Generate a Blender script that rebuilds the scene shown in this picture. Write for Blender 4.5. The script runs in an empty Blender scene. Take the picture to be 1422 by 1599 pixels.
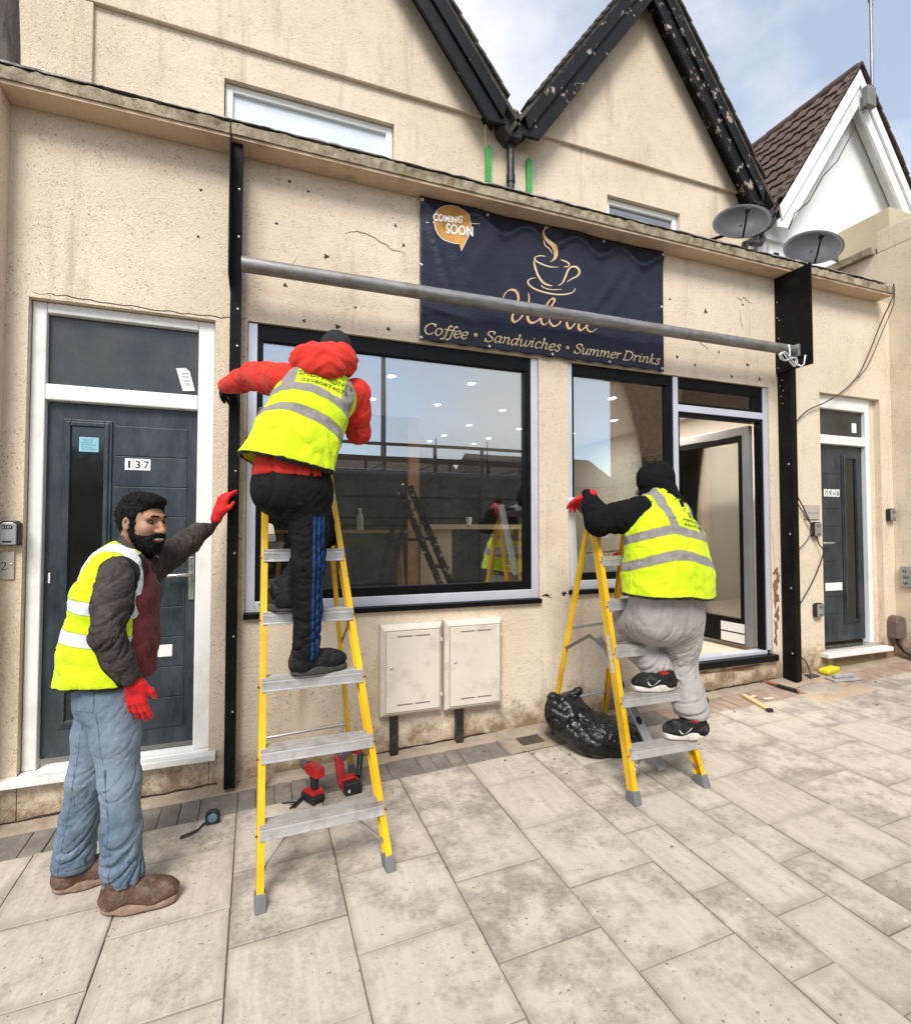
import bpy, bmesh, math, random
import numpy as np
from mathutils import Matrix, Vector
from mathutils.bvhtree import BVHTree

random.seed(7)
RNG = np.random.default_rng(11)
scene = bpy.context.scene
COL = scene.collection

# ------------------------------------------------------------------ camera
cam_data = bpy.data.cameras.new('camera')
cam = bpy.data.objects.new('camera', cam_data)
COL.objects.link(cam)
cam_data.sensor_fit = 'HORIZONTAL'
cam_data.sensor_width = 36.0
cam_data.lens = 36.0 * 825.86 / 1422.0
cam_data.clip_start = 0.05
cam_data.clip_end = 2000.0
YAW, PITCH, ROLL = 0.359735, 0.031372, 0.000257
_f = Vector((math.sin(YAW) * math.cos(PITCH), math.cos(YAW) * math.cos(PITCH), math.sin(PITCH)))
_r = Vector((math.cos(YAW), -math.sin(YAW), 0.0))
_u = _r.cross(_f)
cam.matrix_world = Matrix(((_r.x, _u.x, -_f.x, 0.0), (_r.y, _u.y, -_f.y, -3.6), (_r.z, _u.z, -_f.z, 1.6), (0, 0, 0, 1)))
scene.camera = cam

# ------------------------------------------------------------------ sky, sun, exposure
SUN_EL, SUN_AZ = math.radians(48), math.radians(205)      # azimuth measured from +Y towards +X
world = bpy.data.worlds.new('World')
scene.world = world
world.use_nodes = True
wt = world.node_tree
wt.nodes.clear()
w_out = wt.nodes.new('ShaderNodeOutputWorld')
w_bg = wt.nodes.new('ShaderNodeBackground')
w_sky = wt.nodes.new('ShaderNodeTexSky')
w_sky.sky_type = 'NISHITA'
w_sky.sun_disc = False
w_sky.sun_elevation = SUN_EL
w_sky.sun_rotation = SUN_AZ
w_sky.dust_density = 0.7
w_tc = wt.nodes.new('ShaderNodeTexCoord')
w_map = wt.nodes.new('ShaderNodeMapping')
w_map.inputs['Scale'].default_value = (1.0, 1.0, 1.3)
w_map.inputs['Location'].default_value = (0.85, 0.65, -2.73)
w_n1 = wt.nodes.new('ShaderNodeTexNoise')
w_n1.inputs['Scale'].default_value = 1.5
w_n1.inputs['Detail'].default_value = 8.0
w_n1.inputs['Roughness'].default_value = 0.54
w_rmp = wt.nodes.new('ShaderNodeValToRGB')
w_rmp.color_ramp.elements[0].position = 0.43
w_rmp.color_ramp.elements[1].position = 0.58
w_rmp.color_ramp.elements[0].color = (0.30, 0.30, 0.30, 1)
w_n2 = wt.nodes.new('ShaderNodeTexNoise')
w_n2.inputs['Scale'].default_value = 3.3
w_n2.inputs['Detail'].default_value = 6.0
w_cl = wt.nodes.new('ShaderNodeValToRGB')
w_cl.color_ramp.elements[0].position = 0.3
w_cl.color_ramp.elements[0].color = (4.2, 4.27, 4.4, 1)
w_cl.color_ramp.elements[1].position = 0.7
w_cl.color_ramp.elements[1].color = (4.8, 4.75, 4.75, 1)
w_mix = wt.nodes.new('ShaderNodeMix')
w_mix.data_type = 'RGBA'
L = wt.links.new
L(w_tc.outputs['Generated'], w_map.inputs['Vector'])
L(w_map.outputs[0], w_n1.inputs['Vector'])
L(w_map.outputs[0], w_n2.inputs['Vector'])
L(w_n1.outputs['Fac'], w_rmp.inputs['Fac'])
L(w_n2.outputs['Fac'], w_cl.inputs['Fac'])
L(w_rmp.outputs['Color'], w_mix.inputs['Factor'])
L(w_sky.outputs[0], w_mix.inputs['A'])
L(w_cl.outputs[0], w_mix.inputs['B'])
L(w_mix.outputs['Result'], w_bg.inputs['Color'])
w_bg.inputs['Strength'].default_value = 0.15
L(w_bg.outputs[0], w_out.inputs['Surface'])

sun_data = bpy.data.lights.new('sun', 'SUN')
sun_data.energy = 2.5
sun_data.angle = math.radians(24)
sun_data.color = (1.0, 0.95, 0.88)
sun = bpy.data.objects.new('sun', sun_data)
COL.objects.link(sun)
_sd = Vector((math.sin(SUN_AZ) * math.cos(SUN_EL), math.cos(SUN_AZ) * math.cos(SUN_EL), math.sin(SUN_EL)))
sun.rotation_euler = _sd.to_track_quat('Z', 'Y').to_euler()

scene.view_settings.view_transform = 'Standard'
scene.view_settings.look = 'None'
scene.view_settings.exposure = 0.68
scene.view_settings.gamma = 1.0
scene.view_settings.use_curve_mapping = False
scene.render.engine = 'CYCLES'
scene.cycles.use_denoising = True
scene.cycles.max_bounces = 10
scene.cycles.transparent_max_bounces = 16

# ------------------------------------------------------------------ helpers
def gz(x, y):
    """height of the sloping pavement"""
    return 0.022 + 0.036 * x + 0.0287 * y

class MB:
    """collects simple shapes into one mesh"""
    def __init__(self):
        self.v = []; self.f = []; self.m = []; self.cur = 0
    def add(self, vs, fs):
        o = len(self.v)
        self.v += [tuple(p) for p in vs]
        self.f += [tuple(i + o for i in f) for f in fs]
        self.m += [self.cur] * len(fs)
        return self
    def box(self, x0, x1, y0, y1, z0, z1):
        vs = [(x0,y0,z0),(x1,y0,z0),(x1,y1,z0),(x0,y1,z0),(x0,y0,z1),(x1,y0,z1),(x1,y1,z1),(x0,y1,z1)]
        return self.add(vs, [(0,3,2,1),(4,5,6,7),(0,1,5,4),(1,2,6,5),(2,3,7,6),(3,0,4,7)])
    def beam(self, a, b, w, d, side=(1,0,0)):
        """rectangular bar from a to b, w along side, d across"""
        a = Vector(a); b = Vector(b); ax = (b - a).normalized()
        s = Vector(side); s = (s - ax * s.dot(ax)).normalized(); t = ax.cross(s)
        vs = []
        for p in (a, b):
            for i, j in ((-1,-1),(1,-1),(1,1),(-1,1)):
                vs.append(p + s * (w/2*i) + t * (d/2*j))
        return self.add(vs, [(0,3,2,1),(4,5,6,7),(0,1,5,4),(1,2,6,5),(2,3,7,6),(3,0,4,7)])
    def tube(self, pts, r, n=10, caps=True):
        pts = [Vector(p) for p in pts]
        rs = r if isinstance(r, (list, tuple)) else [r] * len(pts)
        vs = []; fs = []
        up = Vector((0.13, 0.27, 0.95))
        for i, p in enumerate(pts):
            d = (pts[min(i+1, len(pts)-1)] - pts[max(i-1, 0)]).normalized()
            s = d.cross(up)
            if s.length < 1e-3: s = d.cross(Vector((1, 0, 0)))
            s.normalize(); t = s.cross(d)
            for k in range(n):
                a = 2 * math.pi * k / n
                vs.append(p + (s * math.cos(a) + t * math.sin(a)) * rs[i])
        for i in range(len(pts) - 1):
            for k in range(n):
                k2 = (k + 1) % n
                fs.append((i*n+k, i*n+k2, (i+1)*n+k2, (i+1)*n+k))
        if caps:
            fs.append(tuple(range(n))[::-1]); fs.append(tuple((len(pts)-1)*n + k for k in range(n)))
        return self.add(vs, fs)
    def lathe(self, prof, c=(0,0,0), n=20, axis='z'):
        vs = []; fs = []
        for r, h in prof:
            for k in range(n):
                a = 2*math.pi*k/n
                if axis == 'z': vs.append((c[0]+r*math.cos(a), c[1]+r*math.sin(a), c[2]+h))
                elif axis == 'y': vs.append((c[0]+r*math.cos(a), c[1]+h, c[2]+r*math.sin(a)))
                else: vs.append((c[0]+h, c[1]+r*math.cos(a), c[2]+r*math.sin(a)))
        for i in range(len(prof)-1):
            for k in range(n):
                k2 = (k+1) % n
                q = (i*n+k, i*n+k2, (i+1)*n+k2, (i+1)*n+k)
                fs.append(q if axis != 'y' else q[::-1])
        return self.add(vs, fs)
    def prism(self, poly, h0, h1, plane='xz'):
        """extrude a 2D outline; plane xz extrudes along y"""
        n = len(poly)
        f = {'xz': lambda p, h: (p[0], h, p[1]), 'xy': lambda p, h: (p[0], p[1], h), 'yz': lambda p, h: (h, p[0], p[1])}[plane]
        vs = [f(p, h0) for p in poly] + [f(p, h1) for p in poly]
        fs = [tuple(range(n)), tuple(range(2*n-1, n-1, -1))]
        fs += [(i, i+n, (i+1) % n + n, (i+1) % n) for i in range(n)]
        return self.add(vs, fs)
    def build(self, name, mats, parent=None, smooth=False, bevel=0.0, fix=True, seg=2):
        me = bpy.data.meshes.new(name)
        me.from_pydata(self.v, [], self.f)
        if not isinstance(mats, (list, tuple)): mats = [mats]
        for m in mats: me.materials.append(m)
        if len(mats) > 1: me.polygons.foreach_set('material_index', self.m)
        if fix:
            bm = bmesh.new(); bm.from_mesh(me)
            bmesh.ops.recalc_face_normals(bm, faces=bm.faces)
            bm.to_mesh(me); bm.free()
        o = bpy.data.objects.new(name, me)
        COL.objects.link(o)
        if parent is not None: o.parent = parent
        if smooth:
            me.polygons.foreach_set('use_smooth', [True] * len(me.polygons))
            if smooth == 'auto':
                me.set_sharp_from_angle(angle=math.radians(40))
        if bevel:
            b = o.modifiers.new('bevel', 'BEVEL'); b.width = bevel; b.segments = seg; b.limit_method = 'ANGLE'
            b.angle_limit = math.radians(40)
        return o

def empty(name, loc=(0, 0, 0), rz=0.0):
    o = bpy.data.objects.new(name, None)
    COL.objects.link(o); o.location = loc; o.rotation_euler = (0, 0, rz); o.empty_display_size = 0.1
    return o
def tag(o, label, cat, group=None):
    o['label'] = label; o['category'] = cat
    if group: o['group'] = group
    return o
def struct(o, label=None):
    o['kind'] = 'structure'
    if label: o['label'] = label
    return o
def copy_tree(o, parent=None):
    c = o.copy(); COL.objects.link(c); c.parent = parent
    for ch in list(o.children): copy_tree(ch, c)
    return c

# ------------------------------------------------------------------ materials
MATS = {}
def nodes(name):
    m = bpy.data.materials.new(name); m.use_nodes = True
    nt = m.node_tree; nt.nodes.clear()
    out = nt.nodes.new('ShaderNodeOutputMaterial')
    b = nt.nodes.new('ShaderNodeBsdfPrincipled')
    nt.links.new(b.outputs[0], out.inputs['Surface'])
    MATS[name] = m
    return m, nt, b, out
def nd(nt, typ, **kw):
    n = nt.nodes.new(typ)
    for k, v in kw.items():
        if k.startswith('i_'):
            key = k[2:]
            key = int(key) if key.isdigit() else key.replace('_', ' ')
            n.inputs[key].default_value = v
        else: setattr(n, k, v)
    return n
def rgba(c): return (c[0], c[1], c[2], 1.0)
def coords(nt, rnd=True):
    tc = nd(nt, 'ShaderNodeTexCoord')
    if not rnd: return tc.outputs['Object']
    oi = nd(nt, 'ShaderNodeObjectInfo')
    mul = nd(nt, 'ShaderNodeMath', operation='MULTIPLY', i_1=37.0)
    nt.links.new(oi.outputs['Random'], mul.inputs[0])
    add = nd(nt, 'ShaderNodeVectorMath', operation='ADD')
    nt.links.new(tc.outputs['Object'], add.inputs[0]); nt.links.new(mul.outputs[0], add.inputs[1])
    return add.outputs[0]
def noise(nt, vec, scale, detail=5, rough=0.6, stretch=None):
    if stretch:
        mp = nd(nt, 'ShaderNodeMapping'); mp.inputs['Scale'].default_value = stretch
        nt.links.new(vec, mp.inputs['Vector']); vec = mp.outputs[0]
    n = nd(nt, 'ShaderNodeTexNoise', i_Scale=scale, i_Detail=detail, i_Roughness=rough)
    nt.links.new(vec, n.inputs['Vector'])
    return n.outputs['Fac']
def ramp(nt, fac, p0, p1, c0=(0,0,0), c1=(1,1,1)):
    r = nd(nt, 'ShaderNodeValToRGB')
    r.color_ramp.elements[0].position = p0; r.color_ramp.elements[1].position = p1
    r.color_ramp.elements[0].color = rgba(c0); r.color_ramp.elements[1].color = rgba(c1)
    nt.links.new(fac, r.inputs['Fac'])
    return r.outputs['Color']
def mix(nt, fac, a, b, mode='MIX'):
    m = nd(nt, 'ShaderNodeMix', data_type='RGBA', blend_type=mode)
    for sock, v in (('Factor', fac), ('A', a), ('B', b)):
        s = [i for i in m.inputs if i.name == sock and (i.type == 'RGBA' or sock == 'Factor')][0]
        if hasattr(v, 'is_linked'): nt.links.new(v, s)
        else: s.default_value = rgba(v) if isinstance(v, tuple) else v
    return [o for o in m.outputs if o.type == 'RGBA'][0]
def bumpn(nt, b, h, strength=0.3, dist=0.01, normal=None):
    bp = nd(nt, 'ShaderNodeBump', i_Strength=strength, i_Distance=dist)
    nt.links.new(h, bp.inputs['Height'])
    if normal is not None: nt.links.new(normal, bp.inputs['Normal'])
    nt.links.new(bp.outputs[0], b.inputs['Normal'])
    return bp.outputs[0]
def M(name, col, rough=0.6, metal=0.0, var=0.15, vs=6.0, bump=0.0, bs=80.0, dirt=None, dirts=3.0, spec=0.5, coat=0.0, stretch=None):
    """plain procedural material: colour with large and small variation, uneven gloss, fine relief"""
    if name in MATS: return MATS[name]
    m, nt, b, out = nodes(name)
    v = coords(nt)
    n1 = noise(nt, v, vs, 6, 0.65, stretch)
    lo = tuple(c * (1 - var) for c in col); hi = tuple(min(1, c * (1 + var)) for c in col)
    c = ramp(nt, n1, 0.3, 0.7, lo, hi)
    if dirt:
        n2 = noise(nt, v, dirts, 8, 0.7)
        c = mix(nt, ramp(nt, n2, 0.5, 0.72), c, dirt)
    nt.links.new(c, b.inputs['Base Color'])
    b.inputs['Metallic'].default_value = metal
    b.inputs['Specular IOR Level'].default_value = spec
    b.inputs['Coat Weight'].default_value = coat
    r = nd(nt, 'ShaderNodeMapRange', i_1=0.3, i_2=0.7, i_3=max(0.02, rough - 0.08), i_4=min(1, rough + 0.08))
    nt.links.new(noise(nt, v, vs * 2.3, 4), r.inputs[0]); nt.links.new(r.outputs[0], b.inputs['Roughness'])
    if bump: bumpn(nt, b, noise(nt, v, bs, 4), bump, 0.01)
    return m

# ------------------------------------------------------------------ special materials
def mat_render():
    m, nt, b, out = nodes('cream_render')
    v = coords(nt, False)
    big = noise(nt, v, 0.7, 8, 0.68)
    c = ramp(nt, big, 0.28, 0.72, (0.63, 0.51, 0.365), (0.81, 0.70, 0.55))
    d = nd(nt, 'ShaderNodeTexNoise', i_Scale=62.0, i_Detail=2.5, i_Roughness=0.55, i_Distortion=1.9)
    nt.links.new(v, d.inputs['Vector'])
    worm = d.outputs['Fac']
    pick = noise(nt, v, 5.0, 4)
    wm = ramp(nt, worm, 0.58, 0.66)
    pm = ramp(nt, pick, 0.36, 0.58)
    f = mix(nt, 1.0, wm, pm, 'MULTIPLY')
    c = mix(nt, f, c, (0.31, 0.235, 0.155))
    st = noise(nt, v, 2.2, 9, 0.72, (1.0, 1.0, 0.35))
    c = mix(nt, ramp(nt, st, 0.57, 0.80), c, (0.42, 0.325, 0.21))
    rain = noise(nt, v, 5.5, 6, 0.7, (1.0, 1.0, 0.10))
    c = mix(nt, ramp(nt, rain, 0.56, 0.78), c, (0.47, 0.375, 0.26))
    # splash dirt and moss in ragged patches along the foot of the wall
    sp = nd(nt, 'ShaderNodeSeparateXYZ'); nt.links.new(v, sp.inputs[0])
    zz = nd(nt, 'ShaderNodeMath', operation='MULTIPLY_ADD', i_1=-0.05, i_2=0.0); nt.links.new(sp.outputs[0], zz.inputs[0])
    za = nd(nt, 'ShaderNodeMath', operation='ADD'); nt.links.new(sp.outputs[2], za.inputs[0]); nt.links.new(zz.outputs[0], za.inputs[1])
    rg = noise(nt, v, 6.0, 8, 0.75)
    rr = nd(nt, 'ShaderNodeMath', operation='MULTIPLY_ADD', i_1=0.9, i_2=-0.22); nt.links.new(rg, rr.inputs[0])
    lt = nd(nt, 'ShaderNodeMath', operation='SUBTRACT'); nt.links.new(rr.outputs[0], lt.inputs[0]); nt.links.new(za.outputs[0], lt.inputs[1])
    c = mix(nt, ramp(nt, lt.outputs[0], 0.0, 0.22), c, (0.25, 0.175, 0.10))
    nt.links.new(c, b.inputs['Base Color'])
    b.inputs['Roughness'].default_value = 0.92
    b.inputs['Specular IOR Level'].default_value = 0.25
    n1 = bumpn(nt, b, worm, 0.55, 0.012)
    bumpn(nt, b, noise(nt, v, 160, 3), 0.25, 0.006, n1)
    return m
def mat_slab():
    m, nt, b, out = nodes('slab')
    v = coords(nt)
    tc = nd(nt, 'ShaderNodeTexCoord')
    oi = nd(nt, 'ShaderNodeObjectInfo')
    tint = ramp(nt, oi.outputs['Random'], 0.0, 1.0, (0.36, 0.318, 0.258), (0.50, 0.45, 0.375))
    n1 = noise(nt, v, 4.2, 10, 0.78)
    rs_ = nd(nt, 'ShaderNodeMath', operation='MULTIPLY_ADD', i_1=0.16, i_2=-0.08); nt.links.new(oi.outputs['Random'], rs_.inputs[0])
    n1s = nd(nt, 'ShaderNodeMath', operation='ADD'); nt.links.new(n1, n1s.inputs[0]); nt.links.new(rs_.outputs[0], n1s.inputs[1])
    blot = ramp(nt, n1s.outputs[0], 0.48, 0.64)
    n2 = noise(nt, v, 40, 5, 0.7)
    c = mix(nt, ramp(nt, n2, 0.35, 0.7), tint, (0.49, 0.44, 0.365))
    brush = noise(nt, v, 26, 4, 0.6, (1.0, 0.12, 1.0))
    c = mix(nt, ramp(nt, brush, 0.45, 0.75), c, (0.53, 0.48, 0.40))
    dk = mix(nt, ramp(nt, n2, 0.3, 0.65), (0.205, 0.182, 0.152), (0.33, 0.292, 0.245))
    c = mix(nt, blot, c, dk)
    # worn edges: a darker rim of irregular width
    g = nd(nt, 'ShaderNodeSeparateXYZ'); nt.links.new(tc.outputs['Generated'], g.inputs[0])
    def edge(o):
        s = nd(nt, 'ShaderNodeMath', operation='SUBTRACT', i_1=0.5); nt.links.new(o, s.inputs[0])
        a = nd(nt, 'ShaderNodeMath', operation='ABSOLUTE'); nt.links.new(s.outputs[0], a.inputs[0]); return a.outputs[0]
    mx = nd(nt, 'ShaderNodeMath', operation='MAXIMUM'); nt.links.new(edge(g.outputs[0]), mx.inputs[0]); nt.links.new(edge(g.outputs[1]), mx.inputs[1])
    nn = nd(nt, 'ShaderNodeMath', operation='MULTIPLY_ADD', i_1=0.42, i_2=-0.21); nt.links.new(noise(nt, v, 5.0, 6, 0.7), nn.inputs[0])
    ad = nd(nt, 'ShaderNodeMath', operation='ADD'); nt.links.new(mx.outputs[0], ad.inputs[0]); nt.links.new(nn.outputs[0], ad.inputs[1])
    rim = ramp(nt, ad.outputs[0], 0.42, 0.56)
    rim2 = mix(nt, 1.0, rim, (0.75, 0.75, 0.75), 'MULTIPLY')
    c = mix(nt, rim2, c, (0.265, 0.232, 0.188))
    grit = noise(nt, v, 55, 2, 0.5)
    c = mix(nt, ramp(nt, grit, 0.70, 0.74), c, (0.12, 0.105, 0.088))
    chalk = noise(nt, v, 21, 3, 0.5)
    c = mix(nt, ramp(nt, chalk, 0.70, 0.80), c, (0.60, 0.56, 0.49))
    nt.links.new(c, b.inputs['Base Color'])
    b.inputs['Roughness'].default_value = 0.85
    b.inputs['Specular IOR Level'].default_value = 0.3
    n = bumpn(nt, b, noise(nt, v, 9, 6), 0.25, 0.01)
    bumpn(nt, b, n2, 0.3, 0.004, n)
    return m
def mat_paint_peel(name, paint, under, lo=0.6, hi=0.64, rough=0.5, sc=5.0, stretch=(1, 1, 1)):
    m, nt, b, out = nodes(name)
    v = coords(nt)
    n1 = noise(nt, v, sc, 9, 0.72, stretch)
    mask = ramp(nt, n1, lo, hi)
    p = ramp(nt, noise(nt, v, 3, 5), 0.3, 0.7, tuple(c * 0.7 for c in paint), tuple(c * 1.3 for c in paint))
    u = ramp(nt, noise(nt, v, 30, 5), 0.3, 0.7, tuple(c * 0.7 for c in under), tuple(min(1, c * 1.25) for c in under))
    nt.links.new(mix(nt, mask, p, u), b.inputs['Base Color'])
    b.inputs['Roughness'].default_value = rough; b.inputs['Specular IOR Level'].default_value = 0.2 if max(paint) < .05 else 0.5
    bumpn(nt, b, mask, 0.4, -0.004)
    return m
def mat_glass(name, refl=0.12, tint=(0.86, 0.9, 0.9)):
    m, nt, b, out = nodes(name)
    nt.nodes.remove(b)
    g = nd(nt, 'ShaderNodeBsdfGlossy', i_Roughness=0.0, i_Color=(0.95, 0.97, 1.0, 1))
    t = nd(nt, 'ShaderNodeBsdfTransparent', i_Color=rgba(tint))
    fr = nd(nt, 'ShaderNodeFresnel', i_IOR=1.52)
    a = nd(nt, 'ShaderNodeMath', operation='MULTIPLY_ADD', i_1=1.7, i_2=refl, use_clamp=True)
    nt.links.new(fr.outputs[0], a.inputs[0])
    ms = nd(nt, 'ShaderNodeMixShader')
    nt.links.new(a.outputs[0], ms.inputs[0]); nt.links.new(t.outputs[0], ms.inputs[1]); nt.links.new(g.outputs[0], ms.inputs[2])
    # panes are never quite flat
    bp = nd(nt, 'ShaderNodeBump', i_Strength=0.02, i_Distance=0.02)
    nt.links.new(noise(nt, coords(nt), 1.3, 1), bp.inputs['Height']); nt.links.new(bp.outputs[0], g.inputs['Normal'])
    nt.links.new(ms.outputs[0], out.inputs['Surface'])
    return m
def mat_emit(name, col, s):
    m, nt, b, out = nodes(name)
    b.inputs['Base Color'].default_value = (0.9, 0.9, 0.9, 1)
    b.inputs['Emission Color'].default_value = rgba(col); b.inputs['Emission Strength'].default_value = s
    return m
def mat_door():
    m, nt, b, out = nodes('door_slate_blue')
    v = coords(nt, False)
    n1 = noise(nt, v, 7, 7, 0.7, (1.2, 1, 0.5))
    c = ramp(nt, n1, 0.35, 0.72, (0.010, 0.017, 0.024), (0.050, 0.064, 0.072))
    nt.links.new(c, b.inputs['Base Color'])
    b.inputs['Roughness'].default_value = 0.42
    bumpn(nt, b, noise(nt, v, 60, 4, 0.6, (1, 1, 0.12)), 0.18, 0.004)
    return m
def mat_moss():
    m, nt, b, out = nodes('mossy_stone')
    v = coords(nt, False)
    n1 = noise(nt, v, 7, 9, 0.75)
    c = ramp(nt, n1, 0.32, 0.66, (0.10, 0.075, 0.04), (0.48, 0.41, 0.29))
    c = mix(nt, ramp(nt, noise(nt, v, 16, 7, 0.7), 0.52, 0.66), c, (0.17, 0.145, 0.045))
    c = mix(nt, ramp(nt, noise(nt, v, 11, 8, 0.75), 0.60, 0.68), c, (0.045, 0.037, 0.028))
    nt.links.new(c, b.inputs['Base Color']); b.inputs['Roughness'].default_value = 0.95
    bumpn(nt, b, n1, 0.7, 0.02)
    return m
RENDER = mat_render(); SLAB = mat_slab(); MOSS = mat_moss(); DOORB = mat_door()
GLASS = mat_glass('window_glass', 0.22)
GLASS2 = mat_glass('door_glass', 0.03, (0.9, 0.92, 0.9))
PEEL = mat_paint_peel('peeling_black_paint', (0.007, 0.007, 0.0075), (0.36, 0.30, 0.25), 0.57, 0.605, 0.5, 7.0, (1, 1, 1))
BLACKW = mat_paint_peel('black_timber', (0.006, 0.0065, 0.0075), (0.25, 0.2, 0.16), 0.66, 0.70, 0.42, 7.0)
UPVC = M('white_upvc', (0.78, 0.78, 0.76), 0.35, var=0.04, vs=3, dirt=(0.62, 0.6, 0.55), dirts=2.0)
SILVER = M('silver_frame', (0.58, 0.60, 0.66), 0.38, 0.25, var=0.06, vs=4)
BLK = M('black_frame', (0.006, 0.0065, 0.0075), 0.35, var=0.25, vs=5, spec=0.12)
STEELBLK = M('black_steel', (0.006, 0.006, 0.0065), 0.4, var=0.35, vs=9, dirt=(0.016, 0.016, 0.016), dirts=7, spec=0.12)
CEMENT = M('cement', (0.33, 0.265, 0.195), 0.95, var=0.25, vs=9, bump=0.6, bs=70, dirt=(0.27, 0.21, 0.15))
PAVER = M('grey_paver', (0.17, 0.152, 0.135), 0.9, var=0.22, vs=9, bump=0.4, bs=90, dirt=(0.26, 0.23, 0.19), dirts=7)
PAVERR = M('buff_red_paver', (0.32, 0.225, 0.17), 0.9, var=0.2, vs=9, bump=0.4, bs=90, dirt=(0.40, 0.33, 0.26), dirts=6)
SAND = M('joint_sand', (0.29, 0.25, 0.20), 0.97, var=0.3, vs=14, bump=0.6, bs=120)
ASPH = M('asphalt', (0.06, 0.06, 0.062), 0.9, var=0.3, vs=20, bump=0.5, bs=200)
KERBM = M('kerb_concrete', (0.36, 0.34, 0.31), 0.9, var=0.15, vs=8, bump=0.3)
WHITEW = M('white_render', (0.80, 0.79, 0.78), 0.85, var=0.05, vs=4, bump=0.5, bs=45)
WHITEP = M('white_board', (0.80, 0.80, 0.80), 0.45, var=0.06, vs=3, dirt=(0.55, 0.54, 0.5), dirts=4)
TILEM = M('brown_roof_tile', (0.085, 0.055, 0.042), 0.85, var=0.4, vs=7, bump=0.3, bs=50, dirt=(0.12, 0.09, 0.06))
IWALL = M('plaster_wall', (0.70, 0.66, 0.60), 0.85, var=0.05, vs=2)
IDARK = M('charcoal_wall', (0.022, 0.024, 0.027), 0.7, var=0.2, vs=3)
IWOOD = M('pine_wood', (0.44, 0.25, 0.13), 0.6, var=0.2, vs=4, stretch=(6, 6, 0.6), bump=0.1)
IFLOOR = M('dusty_floor', (0.50, 0.43, 0.34), 0.85, var=0.12, vs=4)
LEADM = M('galvanised', (0.42, 0.42, 0.43), 0.42, 0.7, var=0.2, vs=14)
FROST = M('frosted_dark_glass', (0.028, 0.033, 0.033), 0.28, var=0.5, vs=2.5, spec=0.6)
DARKGL = M('black_glazing', (0.006, 0.008, 0.008), 0.08, var=0.4, vs=3, spec=0.7)
CHROME = M('satin_chrome', (0.6, 0.6, 0.6), 0.25, 0.9, var=0.08)
PAPER = M('paper', (0.78, 0.78, 0.76), 0.8, var=0.08, vs=30)
INK = M('black_ink', (0.01, 0.01, 0.012), 0.6, var=0.1)
PIPEB = M('black_pipe', (0.014, 0.014, 0.017), 0.4, var=0.3, vs=8, dirt=(0.10, 0.09, 0.08), dirts=9)

# ------------------------------------------------------------------ ground
def sheet(name, x0, x1, y0, y1, mat, dz=0.0, nx=1, ny=1):
    mb = MB(); vs = []; fs = []
    for j in range(ny + 1):
        for i in range(nx + 1):
            x = x0 + (x1 - x0) * i / nx; y = y0 + (y1 - y0) * j / ny
            vs.append((x, y, gz(max(-60, min(60, x)), max(-30, min(30, y))) + dz))
    for j in range(ny):
        for i in range(nx):
            a = j * (nx + 1) + i; fs.append((a, a + 1, a + nx + 2, a + nx + 1))
    mb.add(vs, fs)
    return mb.build(name, mat)
struct(sheet('ground', -300, 300, -300, 300, M('far_ground', (0.16, 0.15, 0.13), 0.95), -0.60, 6, 6))
struct(sheet('road', -60, 60, -11.0, -4.12, ASPH, -0.16))
pav = struct(sheet('pavement', -6, 10, -4.0, 0.0, SAND, -0.012))
kerb = MB()
for i in range(18):
    x = -6 + i * 0.915
    kerb.add([(x + 0.004, -4.12, gz(x, -4.12) - 0.2), (x + 0.911, -4.12, gz(x + 0.91, -4.12) - 0.2), (x + 0.911, -4.0, gz(x + 0.91, -4) - 0.2), (x + 0.004, -4.0, gz(x, -4) - 0.2),
              (x + 0.004, -4.115, gz(x, -4.12)), (x + 0.911, -4.115, gz(x + 0.91, -4.12)), (x + 0.911, -4.0, gz(x + 0.91, -4)), (x + 0.004, -4.0, gz(x, -4))],
             [(0,3,2,1),(4,5,6,7),(0,1,5,4),(1,2,6,5),(2,3,7,6),(3,0,4,7)])
kerb.build('kerb', KERBM, pav)

def flag(name, x0, x1, y0, y1, mat, parent, gap=0.0035, h=0.03, lift=0.0, cham=0.004, irr=0.0):
    """one paving piece, its top on the sloping ground, edges chamfered"""
    cx, cy = (x0 + x1) / 2, (y0 + y1) / 2
    cz = gz(cx, cy) + lift
    mb = MB(); vs = []
    tx, ty = random.uniform(-.002, .002), random.uniform(-.002, .002)
    def z(x, y): return gz(x, y) - gz(cx, cy) + tx * (x - cx) * 3 + ty * (y - cy) * 3
    g = gap
    cs = [(x0 + g, y0 + g), (x1 - g, y0 + g), (x1 - g, y1 - g), (x0 + g, y1 - g)]
    cs = [(x + random.uniform(-irr, irr), y + random.uniform(-irr, irr)) for x, y in cs]
    ins = [(x + (cham if x < cx else -cham), y + (cham if y < cy else -cham)) for x, y in cs]
    for x, y in cs: vs.append((x - cx, y - cy, z(x, y) - h))
    for x, y in cs: vs.append((x - cx, y - cy, z(x, y) - cham))
    for x, y in ins: vs.append((x - cx, y - cy, z(x, y)))
    fs = [(8, 9, 10, 11)]
    for i in range(4):
        k = (i + 1) % 4
        fs += [(i, k, k + 4, i + 4), (i + 4, k + 4, k + 8, i + 8)]
    mb.add(vs, fs)
    o = mb.build(name, mat, parent, fix=False)
    o.location = (cx, cy, cz)
    return o
XC = [-3.30, -2.84, -2.38, -1.93, -1.47, -1.02, -0.545, -0.085, 0.375, 0.85, 1.30, 1.76, 1.98, 2.28, 2.50, 2.97, 3.45, 3.93, 4.40, 4.90, 5.38, 5.85, 6.32, 6.8, 7.3]
PH = [1, 0, 1, 0, 1, 0, 1, 0, 1, 0, 1, 0, 1, 0, 1, 0, 1, 0, 1, 0, 1, 0, 1, 0]
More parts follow.
